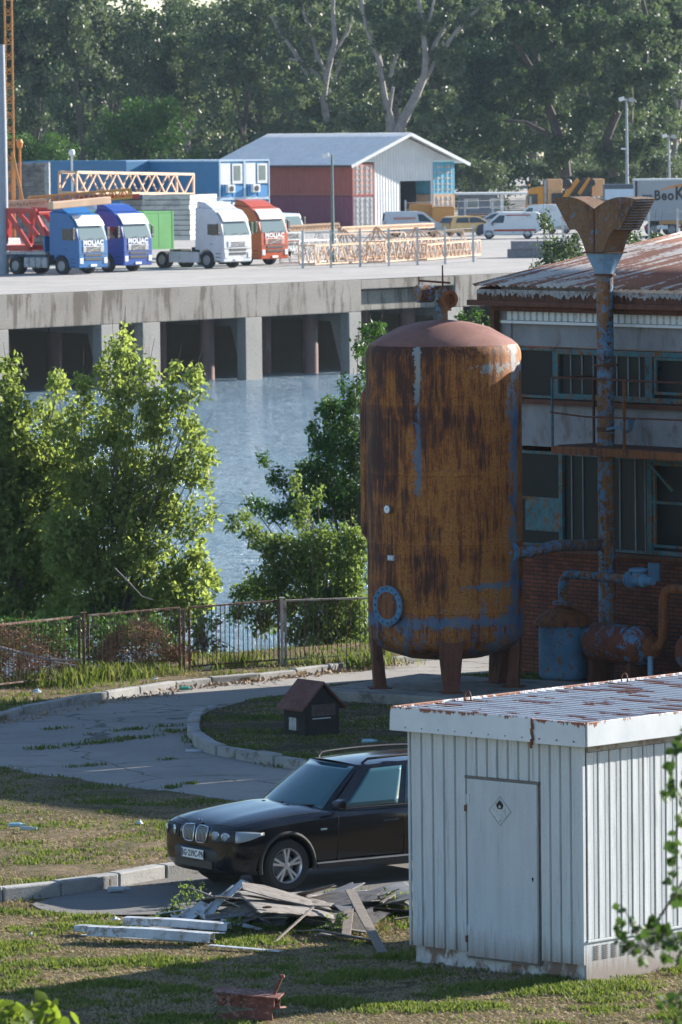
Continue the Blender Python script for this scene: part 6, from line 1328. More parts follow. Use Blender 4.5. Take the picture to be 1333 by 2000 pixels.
for i, (x, y, z, w, l, rz, tl, lab) in enumerate(((375, 1785, .14, .22, .5, .6, .5, 'white broken panel piece lying flat left of the stack'), (418, 1772, .22, .12, .5, 1.0, .5, 'narrow bright white piece leaning against the stack'), (395, 1762, .2, .16, .3, -.4, .8, 'small grey triangular scrap standing left of the stack'), (458, 1738, .40, .12, .42, .75, .5, 'white strip sticking up from the top of the debris'), (352, 1796, .08, .2, .3, 1.8, .2, 'pale scrap lying at the lower left of the pile'), (440, 1790, .14, .1, .5, .2, .1, 'light blue grey strip in front of the stack'), (402, 1790, .12, .14, .35, 2.2, .35, 'small white fragment between the scraps and the profiles'), (440, 1752, .26, .14, .24, .1, 1.0, 'upright pale fragment at the left end of the stack'))):
    b = MB(); b.box((0, 0, 0), (l, w, .012)); b.box((-l * .2, w * .4, .02), (l * .6, .02, .04)); o = b.build('panel_scrap', m_wm if i not in (2, 5) else m_gs, None, loc=G(x, y, z)); o.rotation_euler = (.2, -tl, rz); tag(o, lab, 'scrap')
b = MB(); b.tube([(0.05 * math.cos(a), .035 * math.sin(a), .0) for a in [k * .5 for k in range(12)]], .012, 6); o = b.build('rusty_ring', m_rustd, None, loc=G(522, 1772, .36)); tag(o, 'small dark ring lying on the large grey sheet', 'ring')
# more broken pieces scattered through the pile
rp = random.Random(17)
kinds = [('grey_sheet_piece', m_fib, 'broken grey sheet piece'), ('splintered_board', m_wd, 'splintered grey board'), ('dark_sheet_piece', m_gs, 'dark sheet piece'), ('pale_scrap_strip', m_wm, 'pale metal strip')]
spots = [(445, 1762, .2, 0, 'left of the layered stack'), (480, 1796, .05, 0, 'below the layered stack'), (520, 1800, .04, 2, 'in the grass below the big sheet'), (548, 1748, .34, 0, 'on the big cracked sheet'), (600, 1744, .28, 0, 'at the back edge of the big sheet'), (628, 1780, .12, 0, 'right of the dark stick'), (648, 1802, .05, 1, 'left of the short brown board'), (700, 1800, .08, 0, 'behind the leaning board'), (735, 1782, .08, 1, 'right of the leaning board'), (660, 1742, .2, 2, 'behind the leaning board top'), (760, 1778, .07, 0, 'near the shed corner'), (788, 1764, .14, 2, 'under the sheets by the shed'), (590, 1818, .03, 1, 'in the grass right of the thin strip'), (500, 1752, .33, 1, 'at the upper left of the big sheet'), (470, 1806, .05, 3, 'between the profiles and the stack'), (385, 1774, .16, 3, 'leaning in the white scraps'), (410, 1784, .12, 3, 'at the foot of the white scraps'), (430, 1756, .26, 0, 'under the sticking up white strip'), (690, 1830, .03, 2, 'at the foot of the short brown board'), (365, 1806, .05, 0, 'above the right end of the profiles'), (565, 1785, .14, 2, 'in the dark gap of the stack'), (610, 1765, .22, 0, 'under the top of the thin dark stick'), (675, 1755, .22, 0, 'under the leaning board'), (715, 1762, .16, 0, 'against the right side of the leaning board'), (745, 1748, .24, 0, 'on the grey sheets by the shed'), (770, 1756, .2, 2, 'half under the pale short stick'), (640, 1795, .07, 0, 'in front of the broken pale sheet'), (535, 1790, .1, 0, 'at the lower edge of the stack')]
for i, (px, py, z, k, wh) in enumerate(spots):
    nm, mt_, lab = kinds[k]; L = rp.uniform(.5, 1.0) if k != 1 else rp.uniform(.5, .9); w_ = rp.uniform(.24, .46) if k in (0, 2) else .07; b = MB()
    ol = [(-L / 2, -w_ / 2), (-L * .1, -w_ * .6), (L / 2, -w_ * .35), (L * .42, w_ * .1), (L * .55, w_ * .4), (L * .1, w_ * .5), (-L * .2, w_ * .62), (-L * .55, w_ * .3)]
    b.prism([(x + rp.uniform(-.03, .03), y + rp.uniform(-.02, .02)) for x, y in ol], -.007, .007, 'Z'); o = b.build(nm, mt_, None, loc=G(px, py, z + .03)); o.rotation_euler = (rp.uniform(-.35, .35), rp.uniform(-.3, .3), rp.uniform(-1.2, .9)); tag(o, lab + ' lying ' + wh, 'scrap')
# rusty steel piece in the foreground
g0 = G(486, 1990, 0); t_ = thing('rusty_steel_piece', 'rust red broken steel channel sticking out of the foreground grass', 'scrap steel', g0, R(-12)); m_rr = rusty('red_rust_steel', (.20, .10, .08), .48, orange=(.17, .06, .04), dark=(.05, .02, .015), scale=5, streak=2)
b = MB(); b.box((0, 0, .30), (.78, .36, .02), rot=(R(3), R(4), 0)); b.box((0, -.12, .22), (.66, .02, .14), rot=(0, R(4), 0)); b.box((.0, .1, .22), (.7, .02, .16), rot=(0, R(4), 0)); b.build('upper_channel', m_rr, t_)
b = MB(); b.box((.05, -.05, .10), (.74, .3, .02), rot=(R(-8), R(-8), 0)); b.box((.02, -.18, .05), (.6, .02, .12), rot=(0, R(-6), 0)); b.build('lower_channel', m_rr, t_)
b = MB(); b.bar((.3, 0, .28), (.4, .0, .50), .03); b.box((.4, 0, .5), (.05, .04, .03)); b.build('bolt_stub', m_rr, t_)
# litter
m_pl = simple('clear_plastic', (.35, .42, .45), .25); m_gl = simple('green_plastic', (.03, .25, .20), .3); m_lb2 = simple('pale_blue_plastic', (.25, .45, .55), .35); m_paper = simple('white_paper', (.45, .47, .48), .8)
def bottle(px, py, z, rz, mat, label, s=1.):
    b = MB(); b.lathe([(0, -.11), (.033, -.10), (.034, -.03), (.031, 0), (.034, .04), (.03, .07), (.013, .105), (.013, .13), (0, .13)], n=12, axis='X'); o = b.build('bottle', mat, None, smooth=True, loc=G(px, py, z + .035)); o.rotation_euler = (0, 0, rz); o.scale = (s,) * 3; tag(o, label, 'bottle')
    b = MB(); b.lathe([(.016, .118), (.016, .14), (0, .141)], n=10, axis='X'); b.build('cap', m_lb2, o)
bottle(31, 1611, .12, .3, m_lb2, 'pale blue bottle lying on the sunlit lawn at the left', 1.0); bottle(54, 1618, .12, -.2, m_pl, 'clear bottle lying right of the pale blue one on the lawn', 1.0)
bottle(383, 1421, .02, 1.2, m_gl, 'green bottle lying at the outer side of the island kerb', 1.2); bottle(720, 1447, .15, .2, m_lb2, 'light blue crumpled bottle on the island grass', 1.0); bottle(362, 1344, .04, .5, m_gl, 'green and white bottle lying beside the far kerb', 1.0); bottle(229, 1737, .03, .4, m_pl, 'clear bottle lying under the near kerb stones', 1.2)
def rag(px, py, z, w, l, mat, label, name='plastic_bag', h=.05):
    b = MB(); rows = [[((i / 8 - .5) * l * (1 + .2 * noise.noise(Vector((i, j, px)))), (j / 8 - .5) * w, h * (math.sin(math.pi * i / 8) * math.sin(math.pi * j / 8)) * (1 + .9 * noise.noise(Vector((i * .7, j * .7, py)))) + .004) for j in range(9)] for i in range(9)]
    b.grid(rows); o = b.build(name, mat, None, smooth=40, fix=False, loc=G(px, py, z)); tag(o, label, 'litter')
rag(378, 1466, .024, .35, .26, m_paper, 'flattened white paper on the asphalt left of the island kerb', 'paper', .01); rag(408, 1304, .1, .3, .22, m_pl, 'pale plastic bag on the grass below the third fence panel', h=.05)
rag(72, 1352, .1, .25, .2, m_pl, 'crumpled white bag on the grass by the first fence panel', h=.05); rag(360, 1317, .1, .2, .14, simple('pink_wrapper', (.5, .12, .14), .5), 'small pink wrapper below the fence post', 'wrapper', .035); rag(302, 1327, .1, .2, .2, m_paper, 'small white scrap below the second fence panel', 'wrapper', .035)
rag(60, 1838 - 10, .0, .12, .12, m_paper, 'small white litter ball in the sunlit foreground grass', 'paper', .035); rag(226, 1797, .0, .14, .14, m_paper, 'small white litter ball beside the parking strip', 'paper', .035); rag(272, 1609, .1, .14, .12, m_paper, 'tiny white scrap on the lawn left of the car', 'paper', .05)
# ---------------- vegetation ----------------
import numpy as np
NR = np.random.default_rng(5)
def leafmesh(name, pos, size, mat, parent=None, droop=.3, aspect=.55, size_var=.35, mats=None, kindidx=None, outl=None):
    """many separate folded leaves at the given places"""
    n = len(pos); pos = np.asarray(pos, float)
    d = NR.normal(size=(n, 3)); d[:, 2] -= droop * 1.6; d /= np.linalg.norm(d, axis=1)[:, None]
    s = np.cross(d, NR.normal(size=(n, 3))); s /= np.linalg.norm(s, axis=1)[:, None] + 1e-9
    nn = np.cross(d, s); L = (size * (1 + size_var * NR.uniform(-1, 1, n)))[:, None]; Wd = L * aspect
    if outl == 'round':
        pts = [pos, pos + d * L * .25 + s * Wd * .48 + nn * L * .05, pos + d * L * .6 + s * Wd * .5 + nn * L * .06, pos + d * L * 1.05, pos + d * L * .6 - s * Wd * .5 + nn * L * .06, pos + d * L * .25 - s * Wd * .48 + nn * L * .05]
        f0 = [(0, 1, 2, 3), (0, 3, 4, 5)]
    else:
        pts = [pos, pos + d * L * .45 + s * Wd * .5 + nn * L * .08, pos + d * L, pos + d * L * .45 - s * Wd * .5 + nn * L * .08]; f0 = [(0, 1, 2), (0, 2, 3)]
    k = len(pts); V = np.stack(pts, 1).reshape(-1, 3)
    base = (np.arange(n) * k)[:, None, None]; F = (base + np.array(f0)[None]).reshape(-1, len(f0[0]))
    me = bpy.data.meshes.new(name); m = len(f0[0])
    me.vertices.add(len(V)); me.vertices.foreach_set('co', V.astype(np.float32).ravel())
    me.loops.add(F.size); me.loops.foreach_set('vertex_index', F.astype(np.int32).ravel())
    me.polygons.add(len(F)); me.polygons.foreach_set('loop_start', np.arange(0, F.size, m, dtype=np.int32))
    try: me.polygons.foreach_set('loop_total', np.full(len(F), m, np.int32))
    except Exception: pass
    for q in (mats or [mat]): me.materials.append(q)
    if kindidx is not None: me.polygons.foreach_set('material_index', np.repeat(np.asarray(kindidx, np.int32), len(f0)))
    me.update(calc_edges=True); me.validate()
    o = bpy.data.objects.new(name, me); C.objects.link(o)
    if parent is not None: o.parent = parent
    return o
def ball(c, r, n):
    v = NR.normal(size=(n, 3)); v /= np.linalg.norm(v, axis=1)[:, None]; return np.asarray(c) + v * (NR.random((n, 1)) ** .45) * np.asarray(r)
m_bark = simple('grey_bark', (.12, .10, .08), .95, var=.4, scale=4, bump=.6); m_pbark = simple('pale_bark', (.27, .25, .235), .9, var=.3, scale=1.5, bump=.4, dirt=(.12, .10, .09), dirtamt=.56)
m_dbark = simple('dark_bark', (.07, .055, .05), .95, var=.4, scale=2, bump=.5); m_lf1 = leafmat('bright_maple_leaf', (.15, .20, .065), (.32, .37, .15), .62, .4, 2.5); m_lf2 = leafmat('dark_poplar_leaf', (.045, .11, .03), (.10, .18, .05), .35, .3, 2.5, .5); m_lf3 = leafmat('light_shrub_leaf', (.10, .16, .05), (.23, .29, .11), .5, .35, 2.5)
m_lfs = leafmat('silver_green_leaf', (.06, .095, .055), (.16, .20, .13), .35, .35, .25, .5); m_lfd = leafmat('deep_green_leaf', (.018, .045, .024), (.045, .085, .042), .3, .45, .25); m_lfo = leafmat('olive_leaf', (.035, .065, .035), (.09, .125, .065), .35, .45, .25); m_lfg = leafmat('fresh_green_leaf', (.04, .10, .022), (.09, .17, .04), .35, .45, .3)

def bank_tree(name, label, d, base, blobs, mat, leaf, dens, clump=.17, trunk=.07, stems=None, group=None, mat_b=None, droop=.5, depthf=1.0, zb=None):
    """tree or bush whose crown is built of many leaf clumps inside overlapping lobes, with real depth"""
    B0 = D(*base, d); B0.z = zb if zb is not None else -.3
    t = thing(name, label, 'tree' if 'tree' in name else 'bush', B0, 0, group); sc_ = d / FPX; P = []; tips = []
    for cx, cy, rx, ry in blobs:
        c = D(cx, cy, d) - B0; rx_, rz_ = rx * sc_, ry * sc_; ry_ = min(max(rx_, .3), .8) * depthf; c.y += NR.uniform(-.5, .5) * depthf
        vol = rx_ * rz_ * (ry_ ** .5); nc = max(5, int(vol * dens * 7)); cc = ball(c, (rx_, ry_, rz_), nc); tips.append(c + Vector((0, 0, rz_ * .4)))
        for q in cc: P.append(ball(q, (clump, clump, clump * 1.25), int(NR.integers(12, 26))))
    P = np.concatenate(P); leafmesh('crown', P, leaf, mat, t, droop, .6)
    b = MB()
    hub = Vector((0, 0, 0))
    for i, tip in enumerate(tips):
        m1 = hub.lerp(tip, .35) + Vector((NR.uniform(-.1, .1), NR.uniform(-.1, .1), .25)); m2 = hub.lerp(tip, .7) + Vector((NR.uniform(-.15, .15), NR.uniform(-.1, .1), .05))
        b.tube([hub + Vector((NR.uniform(-.05, .05), 0, -1.5)), hub + Vector((NR.uniform(-.05, .05), 0, 0)), m1, m2, tip, tip + (tip - m2) * .3], [trunk * .8, trunk * .7, trunk * .35, trunk * .22, trunk * .12, .004], 6)
    b.build('trunk', mat_b or m_bark, t, smooth=True); return t
A_ = [(12, 740, 26, 55), (22, 705, 12, 22), (0, 800, 45, 60), (50, 850, 60, 60), (112, 770, 14, 42), (95, 820, 22, 40), (15, 930, 70, 80), (70, 930, 60, 70), (60, 1040, 100, 80), (0, 1080, 80, 90), (90, 1130, 90, 70), (10, 1180, 70, 40), (-50, 900, 60, 120), (-60, 1050, 80, 120), (125, 900, 30, 50), (120, 980, 40, 60), (105, 1200, 60, 40)]
bank_tree('maple_tree', 'bright leafy young tree at the left edge growing on the bank behind the fence', 118, (40, 1290), A_, m_lf1, .125, 40)
B_ = [(243, 662, 10, 26), (222, 690, 22, 30), (250, 700, 20, 30), (212, 730, 20, 40), (243, 760, 32, 55), (165, 745, 14, 35), (158, 790, 22, 45), (120, 745, 10, 20), (292, 722, 18, 28), (285, 770, 28, 40), (345, 728, 10, 22), (385, 722, 9, 18), (380, 755, 16, 40), (340, 775, 22, 40), (310, 830, 45, 40), (370, 835, 25, 35), (398, 850, 14, 25), (220, 840, 50, 60), (150, 870, 30, 50), (180, 940, 60, 60), (270, 920, 60, 50), (345, 910, 45, 45), (390, 940, 22, 40), (230, 1010, 90, 55), (320, 1000, 60, 50), (375, 1030, 28, 24), (415, 1012, 16, 20), (130, 1040, 60, 60), (180, 1110, 90, 60), (280, 1080, 60, 50), (350, 1110, 40, 40), (385, 1090, 25, 25), (240, 1170, 90, 40), (330, 1165, 70, 38), (390, 1165, 28, 40), (140, 1190, 70, 35), (125, 840, 26, 40), (130, 950, 34, 50), (400, 890, 20, 30), (400, 1130, 30, 30), (250, 1215, 60, 24), (350, 1205, 50, 24)]
bank_tree('maple_tree', 'tall bright green tree with upright shoots behind the second fence panel', 117, (215, 1290), B_, m_lf1, .12, 38, trunk=.05)
C_ = [(745, 640, 16, 14), (722, 652, 14, 18), (712, 690, 10, 18), (700, 680, 6, 12), (716, 730, 10, 26), (672, 752, 14, 12), (690, 772, 25, 28), (640, 795, 22, 26), (665, 820, 40, 40), (615, 850, 12, 30), (650, 880, 45, 45), (695, 870, 28, 70), (515, 905, 16, 16), (540, 930, 26, 18), (575, 950, 26, 22), (610, 925, 36, 30), (650, 960, 60, 45), (485, 978, 12, 9), (510, 992, 26, 16), (550, 1002, 36, 18), (600, 1005, 40, 24), (680, 1010, 40, 45), (585, 985, 30, 20), (710, 960, 20, 60)]
bank_tree('poplar_tree', 'dark green poplar sapling leaning over the water left of the tank', 121, (690, 1280), C_, m_lf2, .085, 80, clump=.13, trunk=.06, droop=.1)
D_ = [(478, 1012, 8, 14), (455, 1020, 9, 6), (490, 1045, 22, 18), (520, 1062, 28, 24), (592, 1000, 14, 40), (580, 945, 6, 20), (620, 965, 12, 14), (560, 1085, 45, 35), (625, 1065, 50, 40), (690, 1055, 32, 36), (600, 1120, 60, 40), (680, 1120, 45, 60), (530, 1130, 40, 34), (500, 1155, 30, 22), (460, 1155, 20, 16), (470, 1190, 25, 22), (560, 1180, 50, 30), (650, 1180, 60, 45), (700, 1210, 28, 55), (600, 1225, 50, 35), (660, 1245, 50, 30), (710, 1265, 24, 24), (510, 1215, 24, 30)]
bank_tree('leafy_bush', 'light green bush growing through the fence left of the tank legs', 115.5, (640, 1275), D_, m_lf3, .095, 75, clump=.15, trunk=.04, zb=0)
bank_tree('leafy_bush', 'low green bush pushing through the bars of the third fence panel', 114.3, (400, 1305), [(385, 1210, 24, 24), (395, 1250, 30, 30), (370, 1280, 24, 20), (430, 1285, 20, 18), (415, 1215, 14, 14), (350, 1215, 16, 22), (455, 1290, 20, 10), (505, 1290, 14, 9)], m_lf3, .085, 44, clump=.12, trunk=.025, zb=0)
bank_tree('leafy_bush', 'shaded undergrowth behind the first two fence panels', 115, (120, 1300), [(40, 1225, 60, 26), (130, 1228, 50, 28), (230, 1225, 60, 26), (310, 1228, 40, 26), (10, 1245, 30, 26), (170, 1265, 24, 34), (330, 1260, 30, 44), (215, 1285, 24, 20), (110, 1250, 40, 24), (60, 1250, 40, 20), (270, 1250, 40, 16), (355, 1290, 20, 20)], m_lf2, .09, 40, clump=.13, trunk=.025, zb=0)
E_ = [(1070, 440, 10, 22), (1062, 425, 5, 8), (1075, 475, 20, 22), (1105, 482, 32, 26), (1130, 500, 22, 26), (1090, 515, 28, 20), (1065, 505, 12, 16), (1052, 528, 10, 6), (1045, 536, 6, 3)]
bank_tree('poplar_shrub', 'small poplar with silvery leaves showing behind the hall roof, left of the vent hood', 131, (1100, 640), E_, m_lfs, .085, 60, clump=.13, trunk=.03, droop=.1, zb=0)
bank_tree('poplar_shrub', 'thin poplar top showing behind the hall roof, right of the vent hood', 131, (1240, 640), [(1222, 470, 14, 24), (1238, 455, 12, 16), (1250, 480, 22, 12), (1205, 490, 12, 10), (1275, 468, 10, 5), (1290, 472, 9, 5), (1240, 500, 20, 10)], m_lfs, .085, 60, clump=.12, trunk=.02, droop=.1, zb=0)
bank_tree('poplar_shrub', 'few poplar shoots standing between the tank dome and the hall', 116, (930, 900), [(905, 618, 6, 7), (930, 612, 7, 9), (935, 640, 9, 16), (965, 628, 6, 8), (900, 640, 8, 14)], m_lf2, .08, 90, clump=.1, trunk=.02, droop=.1, zb=0)
bank_tree('leafy_bush', 'dense dark undergrowth hanging behind the first fence panel', 108.6, (80, 1345), [(0, 1235, 50, 26), (60, 1232, 40, 26), (120, 1235, 40, 28), (150, 1270, 24, 30), (20, 1262, 40, 22), (90, 1262, 40, 20), (-30, 1290, 30, 40), (150, 1310, 26, 24)], m_lf2, .085, 50, clump=.12, trunk=.025, zb=0)
bank_tree('leafy_bush', 'dark ivy like undergrowth behind the second fence panel', 111.2, (270, 1322), [(195, 1235, 30, 28), (240, 1228, 36, 24), (300, 1232, 36, 30), (340, 1260, 24, 40), (190, 1275, 20, 30), (320, 1290, 26, 26)], m_lf2, .085, 50, clump=.12, trunk=.025, zb=0)
# brush heap behind the fence, twigs and dead branches
b = MB(); hb = D(60, 1320, 107.2); hb.z = 0; rr = random.Random(9)
for i in range(2600):
    u = rr.uniform(-1.9, 1.6); hh = 1.0 * math.exp(-((u + .5) / 1.0) ** 2) + .15; p = Vector((u, rr.uniform(-.5, .6), rr.uniform(0, hh))); d = Vector((rr.gauss(0, 1), rr.gauss(0, .6), rr.gauss(0, .35))).normalized() * rr.uniform(.12, .35); b.bar(p, p + d, rr.uniform(.004, .012))
m_br = simple('dry_brown_brush', (.20, .105, .05), .95, var=.5, scale=3)
o = b.build('brush_heap', m_br, None, fix=False, loc=hb); tag(o, 'heap of dry brown twigs behind the first fence panel', 'brush heap')
b = MB(); hb2 = D(275, 1310, 110.6); hb2.z = 0
for i in range(1500):
    u = rr.uniform(-.8, .9); hh = .8 * math.exp(-(u / .7) ** 2) + .12; p = Vector((u, rr.uniform(-.4, .4), rr.uniform(0, hh))); d = Vector((rr.gauss(0, 1), rr.gauss(0, .6), rr.gauss(0, .35))).normalized() * rr.uniform(.12, .3); b.bar(p, p + d, rr.uniform(.004, .012))
o = b.build('brush_heap', m_br, None, fix=False, loc=hb2); tag(o, 'smaller brown brush heap behind the second fence panel', 'brush heap')
for k, (pts, r_, lab) in enumerate(((((-10, 1262), (40, 1275), (90, 1287), (140, 1290), (160, 1288)), .035, 'pale dead branch lying on the brush heap behind the fence'), (((60, 1280), (100, 1292), (150, 1300)), .02, 'thinner dead branch below the pale one on the brush heap'), (((225, 1110), (250, 1135), (278, 1165), (300, 1172)), .015, 'dead twig hanging in the tall green tree'))):
    b = MB(); q = [D(x, y, 106.4 if k < 2 else 115.2) for x, y in pts]; b.tube([p - q[0] for p in q], [r_ * (1 - .15 * i) for i in range(len(q))], 7); o = b.build('dead_branch', m_pbark, None, smooth=True, loc=q[0]); tag(o, lab, 'branch')
# near branch at the right edge, in front of the shed, and the bush top bottom left
def sprig(label, d, lines, mat, leaf, n_per, root, name='tree'):
    r0 = D(*root, d); r0.z = 0; t = thing(name, label, 'tree', r0); b = MB(); P = []
    top = D(*root, d) - r0; b.tube([(0, 0, 0), (.1, 0, top.z * .5), top], [.06, .045, .02], 8)
    for ln in lines:
        q = [D(x, y, d) - r0 + Vector((0, NR.uniform(-.3, .3), 0)) for x, y in ln]; b.tube([top.lerp(q[0], .6)] + q, [.006] + [.005 - .003 * i / len(q) for i in range(len(q))], 5); 
        for i in range(len(q) - 1):
            L = (q[i + 1] - q[i]).length; m = max(1, int(L * n_per))
            for k in range(m): P.append(q[i].lerp(q[i + 1], (k + NR.random()) / m) + Vector(NR.normal(size=3) * .012))
    b.build('trunk', m_bark, t, smooth=True); leafmesh('crown', np.array([tuple(p) for p in P]), leaf, mat, t, .35, .85, .35, outl='round'); return t
m_lfn = leafmat('near_poplar_leaf', (.05, .10, .03), (.10, .17, .045), .35, .35, 12.); m_lfy = leafmat('yellow_green_leaf', (.13, .20, .03), (.26, .32, .06), .5, .4, 8.)
sprig('near blurred poplar branches hanging in at the right edge in front of the shed', 30, [[(1345, 1420), (1318, 1455), (1305, 1500), (1312, 1530), (1300, 1560)], [(1350, 1560), (1325, 1600), (1318, 1640), (1325, 1680), (1310, 1730)], [(1345, 1800), (1310, 1830), (1275, 1815), (1240, 1815), (1222, 1780), (1212, 1770)], [(1350, 1845), (1310, 1835), (1285, 1795)], [(1275, 1830), (1250, 1860), (1222, 1840), (1208, 1810)], [(1350, 1700), (1330, 1750), (1322, 1770)], [(1350, 1930), (1318, 1945), (1300, 1960), (1292, 1935)], [(1350, 1950), (1325, 1985), (1310, 2010)], [(1350, 1860), (1325, 1880), (1300, 1875)], [(1355, 1480), (1335, 1520), (1338, 1600)], [(1290, 1800), (1262, 1845), (1250, 1870)]], m_lfn, .048, 46, (1480, 1500), 'near_tree')
sprig('top of a near yellow green bush poking in at the bottom left corner', 38, [[(10, 2030), (20, 1985), (30, 1960)], [(40, 2030), (60, 1980), (85, 1965), (100, 1962)], [(60, 2030), (100, 1990), (140, 1975)], [(20, 2020), (0, 1980), (-10, 1970)], [(80, 2030), (105, 2000), (110, 1985)], [(30, 2020), (50, 1995), (70, 1990)], [(5, 2015), (40, 1985), (60, 1962)]], m_lfy, .085, 30, (40, 2060), 'near_bush')

# ---------------- forest on the far side ----------------
def far_tree(name, seed, H, CR, mat, bark, leaf=.42, nleaf=9000, low=.22, limbs=4, tr=.45, shape='round', clr=1.25):
    rr = random.Random(seed); t = bpy.data.objects.new(name, None); C.objects.link(t); b = MB(); ends = []
    def grow(p, d, L, r, lv):
        q1 = p + d * L * .5 + Vector((rr.gauss(0, .06), rr.gauss(0, .06), 0)) * L; q2 = p + d * L + Vector((rr.gauss(0, .05), rr.gauss(0, .05), .05)) * L
        b.tube([p, q1, q2], [r, r * .82, r * .62], 7 if lv < 2 else 5, lv == 0)
        if lv >= 1: ends.append((q2, lv)); 
        if lv >= 2: ends.append((q1, lv))
        if lv >= 3: return
        for k in range(limbs if lv == 0 else rr.choice((2, 3))):
            a = rr.uniform(0, 6.283); sp_ = rr.uniform(.30, .75) if lv else rr.uniform(.28, .6); nd = (d + Vector((math.cos(a), math.sin(a), 0)) * sp_ * (1.2 if lv else 1) + Vector((0, 0, .12))).normalized(); grow(q2 if k < 2 else q1.lerp(q2, .7), nd, L * rr.uniform(.62, .85), r * .55, lv + 1)
    grow(Vector((0, 0, -.3)), Vector((rr.uniform(-.12, .12), rr.uniform(-.1, .1), 1)).normalized(), H * .30, tr, 0)
    zmax = max(e[0].z for e in ends); rmax = max(math.hypot(e[0].x, e[0].y) for e in ends); sz = H * .93 / zmax; sx = CR * .85 / rmax
    b.v = [(x * sx if z > H * .25 else x, y * sx if z > H * .25 else y, z * sz) for x, y, z in b.v]
    E = [Vector((e.x * sx, e.y * sx, e.z * sz)) for e, lv in ends]
    extra = int(len(E) * .8)
    for i in range(extra):
        z = rr.uniform(low, .96) * H; rad = CR * math.sqrt(max(.02, math.sin(math.pi * min(1, (z / H - low * .6) / (1.03 - low * .6)) ** .8))) ; a = rr.uniform(0, 6.283); q = rad * rr.uniform(.55, 1.02); E.append(Vector((q * math.cos(a), q * math.sin(a), z)))
    per = nleaf // len(E); P = np.concatenate([ball(e, (clr * rr.uniform(.7, 1.35), clr * rr.uniform(.7, 1.35), clr * rr.uniform(.55, 1.0)), int(per * rr.uniform(.5, 1.5))) for e in E]); P = P[P[:, 2] > H * low * .35]
    leafmesh('crown', P, leaf, mat, t, .2, .75, .4); b.build('trunk', bark, t, smooth=True); return t
FT = [far_tree('cottonwood_tree', 1, 27, 7.0, m_lfs, m_pbark, .40, 9500, .30, 4, .5), far_tree('cottonwood_tree', 2, 26, 7.5, m_lfo, m_bark, .40, 11000, .2, 4, .45), far_tree('broadleaf_tree', 3, 23, 6.5, m_lfd, m_bark, .42, 13000, .05, 4, .4), far_tree('broadleaf_tree', 4, 25, 7, m_lfs, m_bark, .40, 12000, .12, 4, .4), far_tree('willow_tree', 5, 11, 5.6, m_lfg, m_bark, .30, 15000, .0, 5, .3, clr=1.1), far_tree('broadleaf_tree', 6, 24, 6.5, m_lfo, m_pbark, .42, 11500, .1, 5, .4), far_tree('low_shrub', 7, 6, 3.6, m_lfs, m_bark, .28, 5000, .0, 4, .15, clr=.9)]
def gp(px, d): return Vector((D(px, 300, d).x, d, QZ))
used = set(); posn = ['at the far left', 'left of the round willow', 'behind the round willow', 'behind the blue cabins', 'left of the hangar roof', 'behind the hangar roof', 'right of the pale forked tree', 'above the parked vans', 'behind the amber crane lorry', 'behind the grey trailer', 'at the far right', 'at the right edge']
seen = {}
def place(k, px, d, s, rz, label, group='trees of the far forest'):
    s *= .89 if (50 < px < 150 or 270 < px < 500) and d > 600 else 1
    n_ = seen.get(label, 0); seen[label] = n_ + 1
    if n_: label = label.replace(kn[k], kn[k] + ', ' + ('right neighbour' if n_ == 1 else 'third one'))
    o = FT[k]; loc = gp(px, d)
    if k in used: c = copytree(o, None, loc, rz, None, s); 
    else:
        c = o; c.location = loc; c.rotation_euler = (0, 0, rz); c.scale = (s,) * 3; used.add(k)
    tag(c, label, 'tree', group); return c
def where(px): return posn[min(11, max(0, int(px / 1333 * 12)))]
place(4, 292, 535, 1.0, .3, 'round dense mid green willow standing above the blue cabins')
place(4, 78, 520, .72, 2.1, 'fresh green tree beside the crane mast at the left'); place(4, 20, 532, .7, 4, 'fresh green tree cut by the left edge behind the mast')
kn = ['silvery pale trunked cottonwood', 'tall olive cottonwood', 'dense dark tree', 'silver green tree', '', 'olive pale trunked tree', 'silvery low shrub']
row = {565: 'front row', 610: 'second row', 660: 'third row', 715: 'last row'}
rr = random.Random(21); fl = 'foliage'
front = [(1, -40, 1.), (2, 60, .95), (3, 165, 1.05), (5, 380, .85), (3, 470, .95), (0, 640, 1.05), (3, 585, .8), (1, 930, 1.05), (2, 985, .75), (5, 1040, 1.0), (1, 1150, 1.1), (3, 1225, 1.), (5, 1320, 1.05), (2, 1380, 1.)]
for i, (k, px, s) in enumerate(front): place(k, px, 590 + rr.uniform(-12, 18), s, rr.uniform(0, 6), f'{kn[k]} in the front row of the forest {where(px)}')
for rowd, step, nm in ((640, 95, 'second row'), (700, 88, 'third row')):
    px = -90
    while px < 1440:
        k = rr.choice((0, 1, 2, 3, 5, 2)); place(k, px + rr.uniform(-25, 25), rowd + rr.uniform(-15, 15), rr.uniform(.86, 1.08), rr.uniform(0, 6), f'{kn[k]} in the forest {nm} {where(px)}'); px += step
for px, d, s in ((440, 575, 1.1), (505, 572, .8), (150, 560, .7), (885, 570, 1.0), (1090, 565, .8), (1145, 566, .7), (1200, 566, .75), (950, 560, .8), (1290, 570, .9), (340, 575, .9)): place(6, px, d, s, rr.uniform(0, 6), f'silvery low shrub at the foot of the forest {where(px)}')
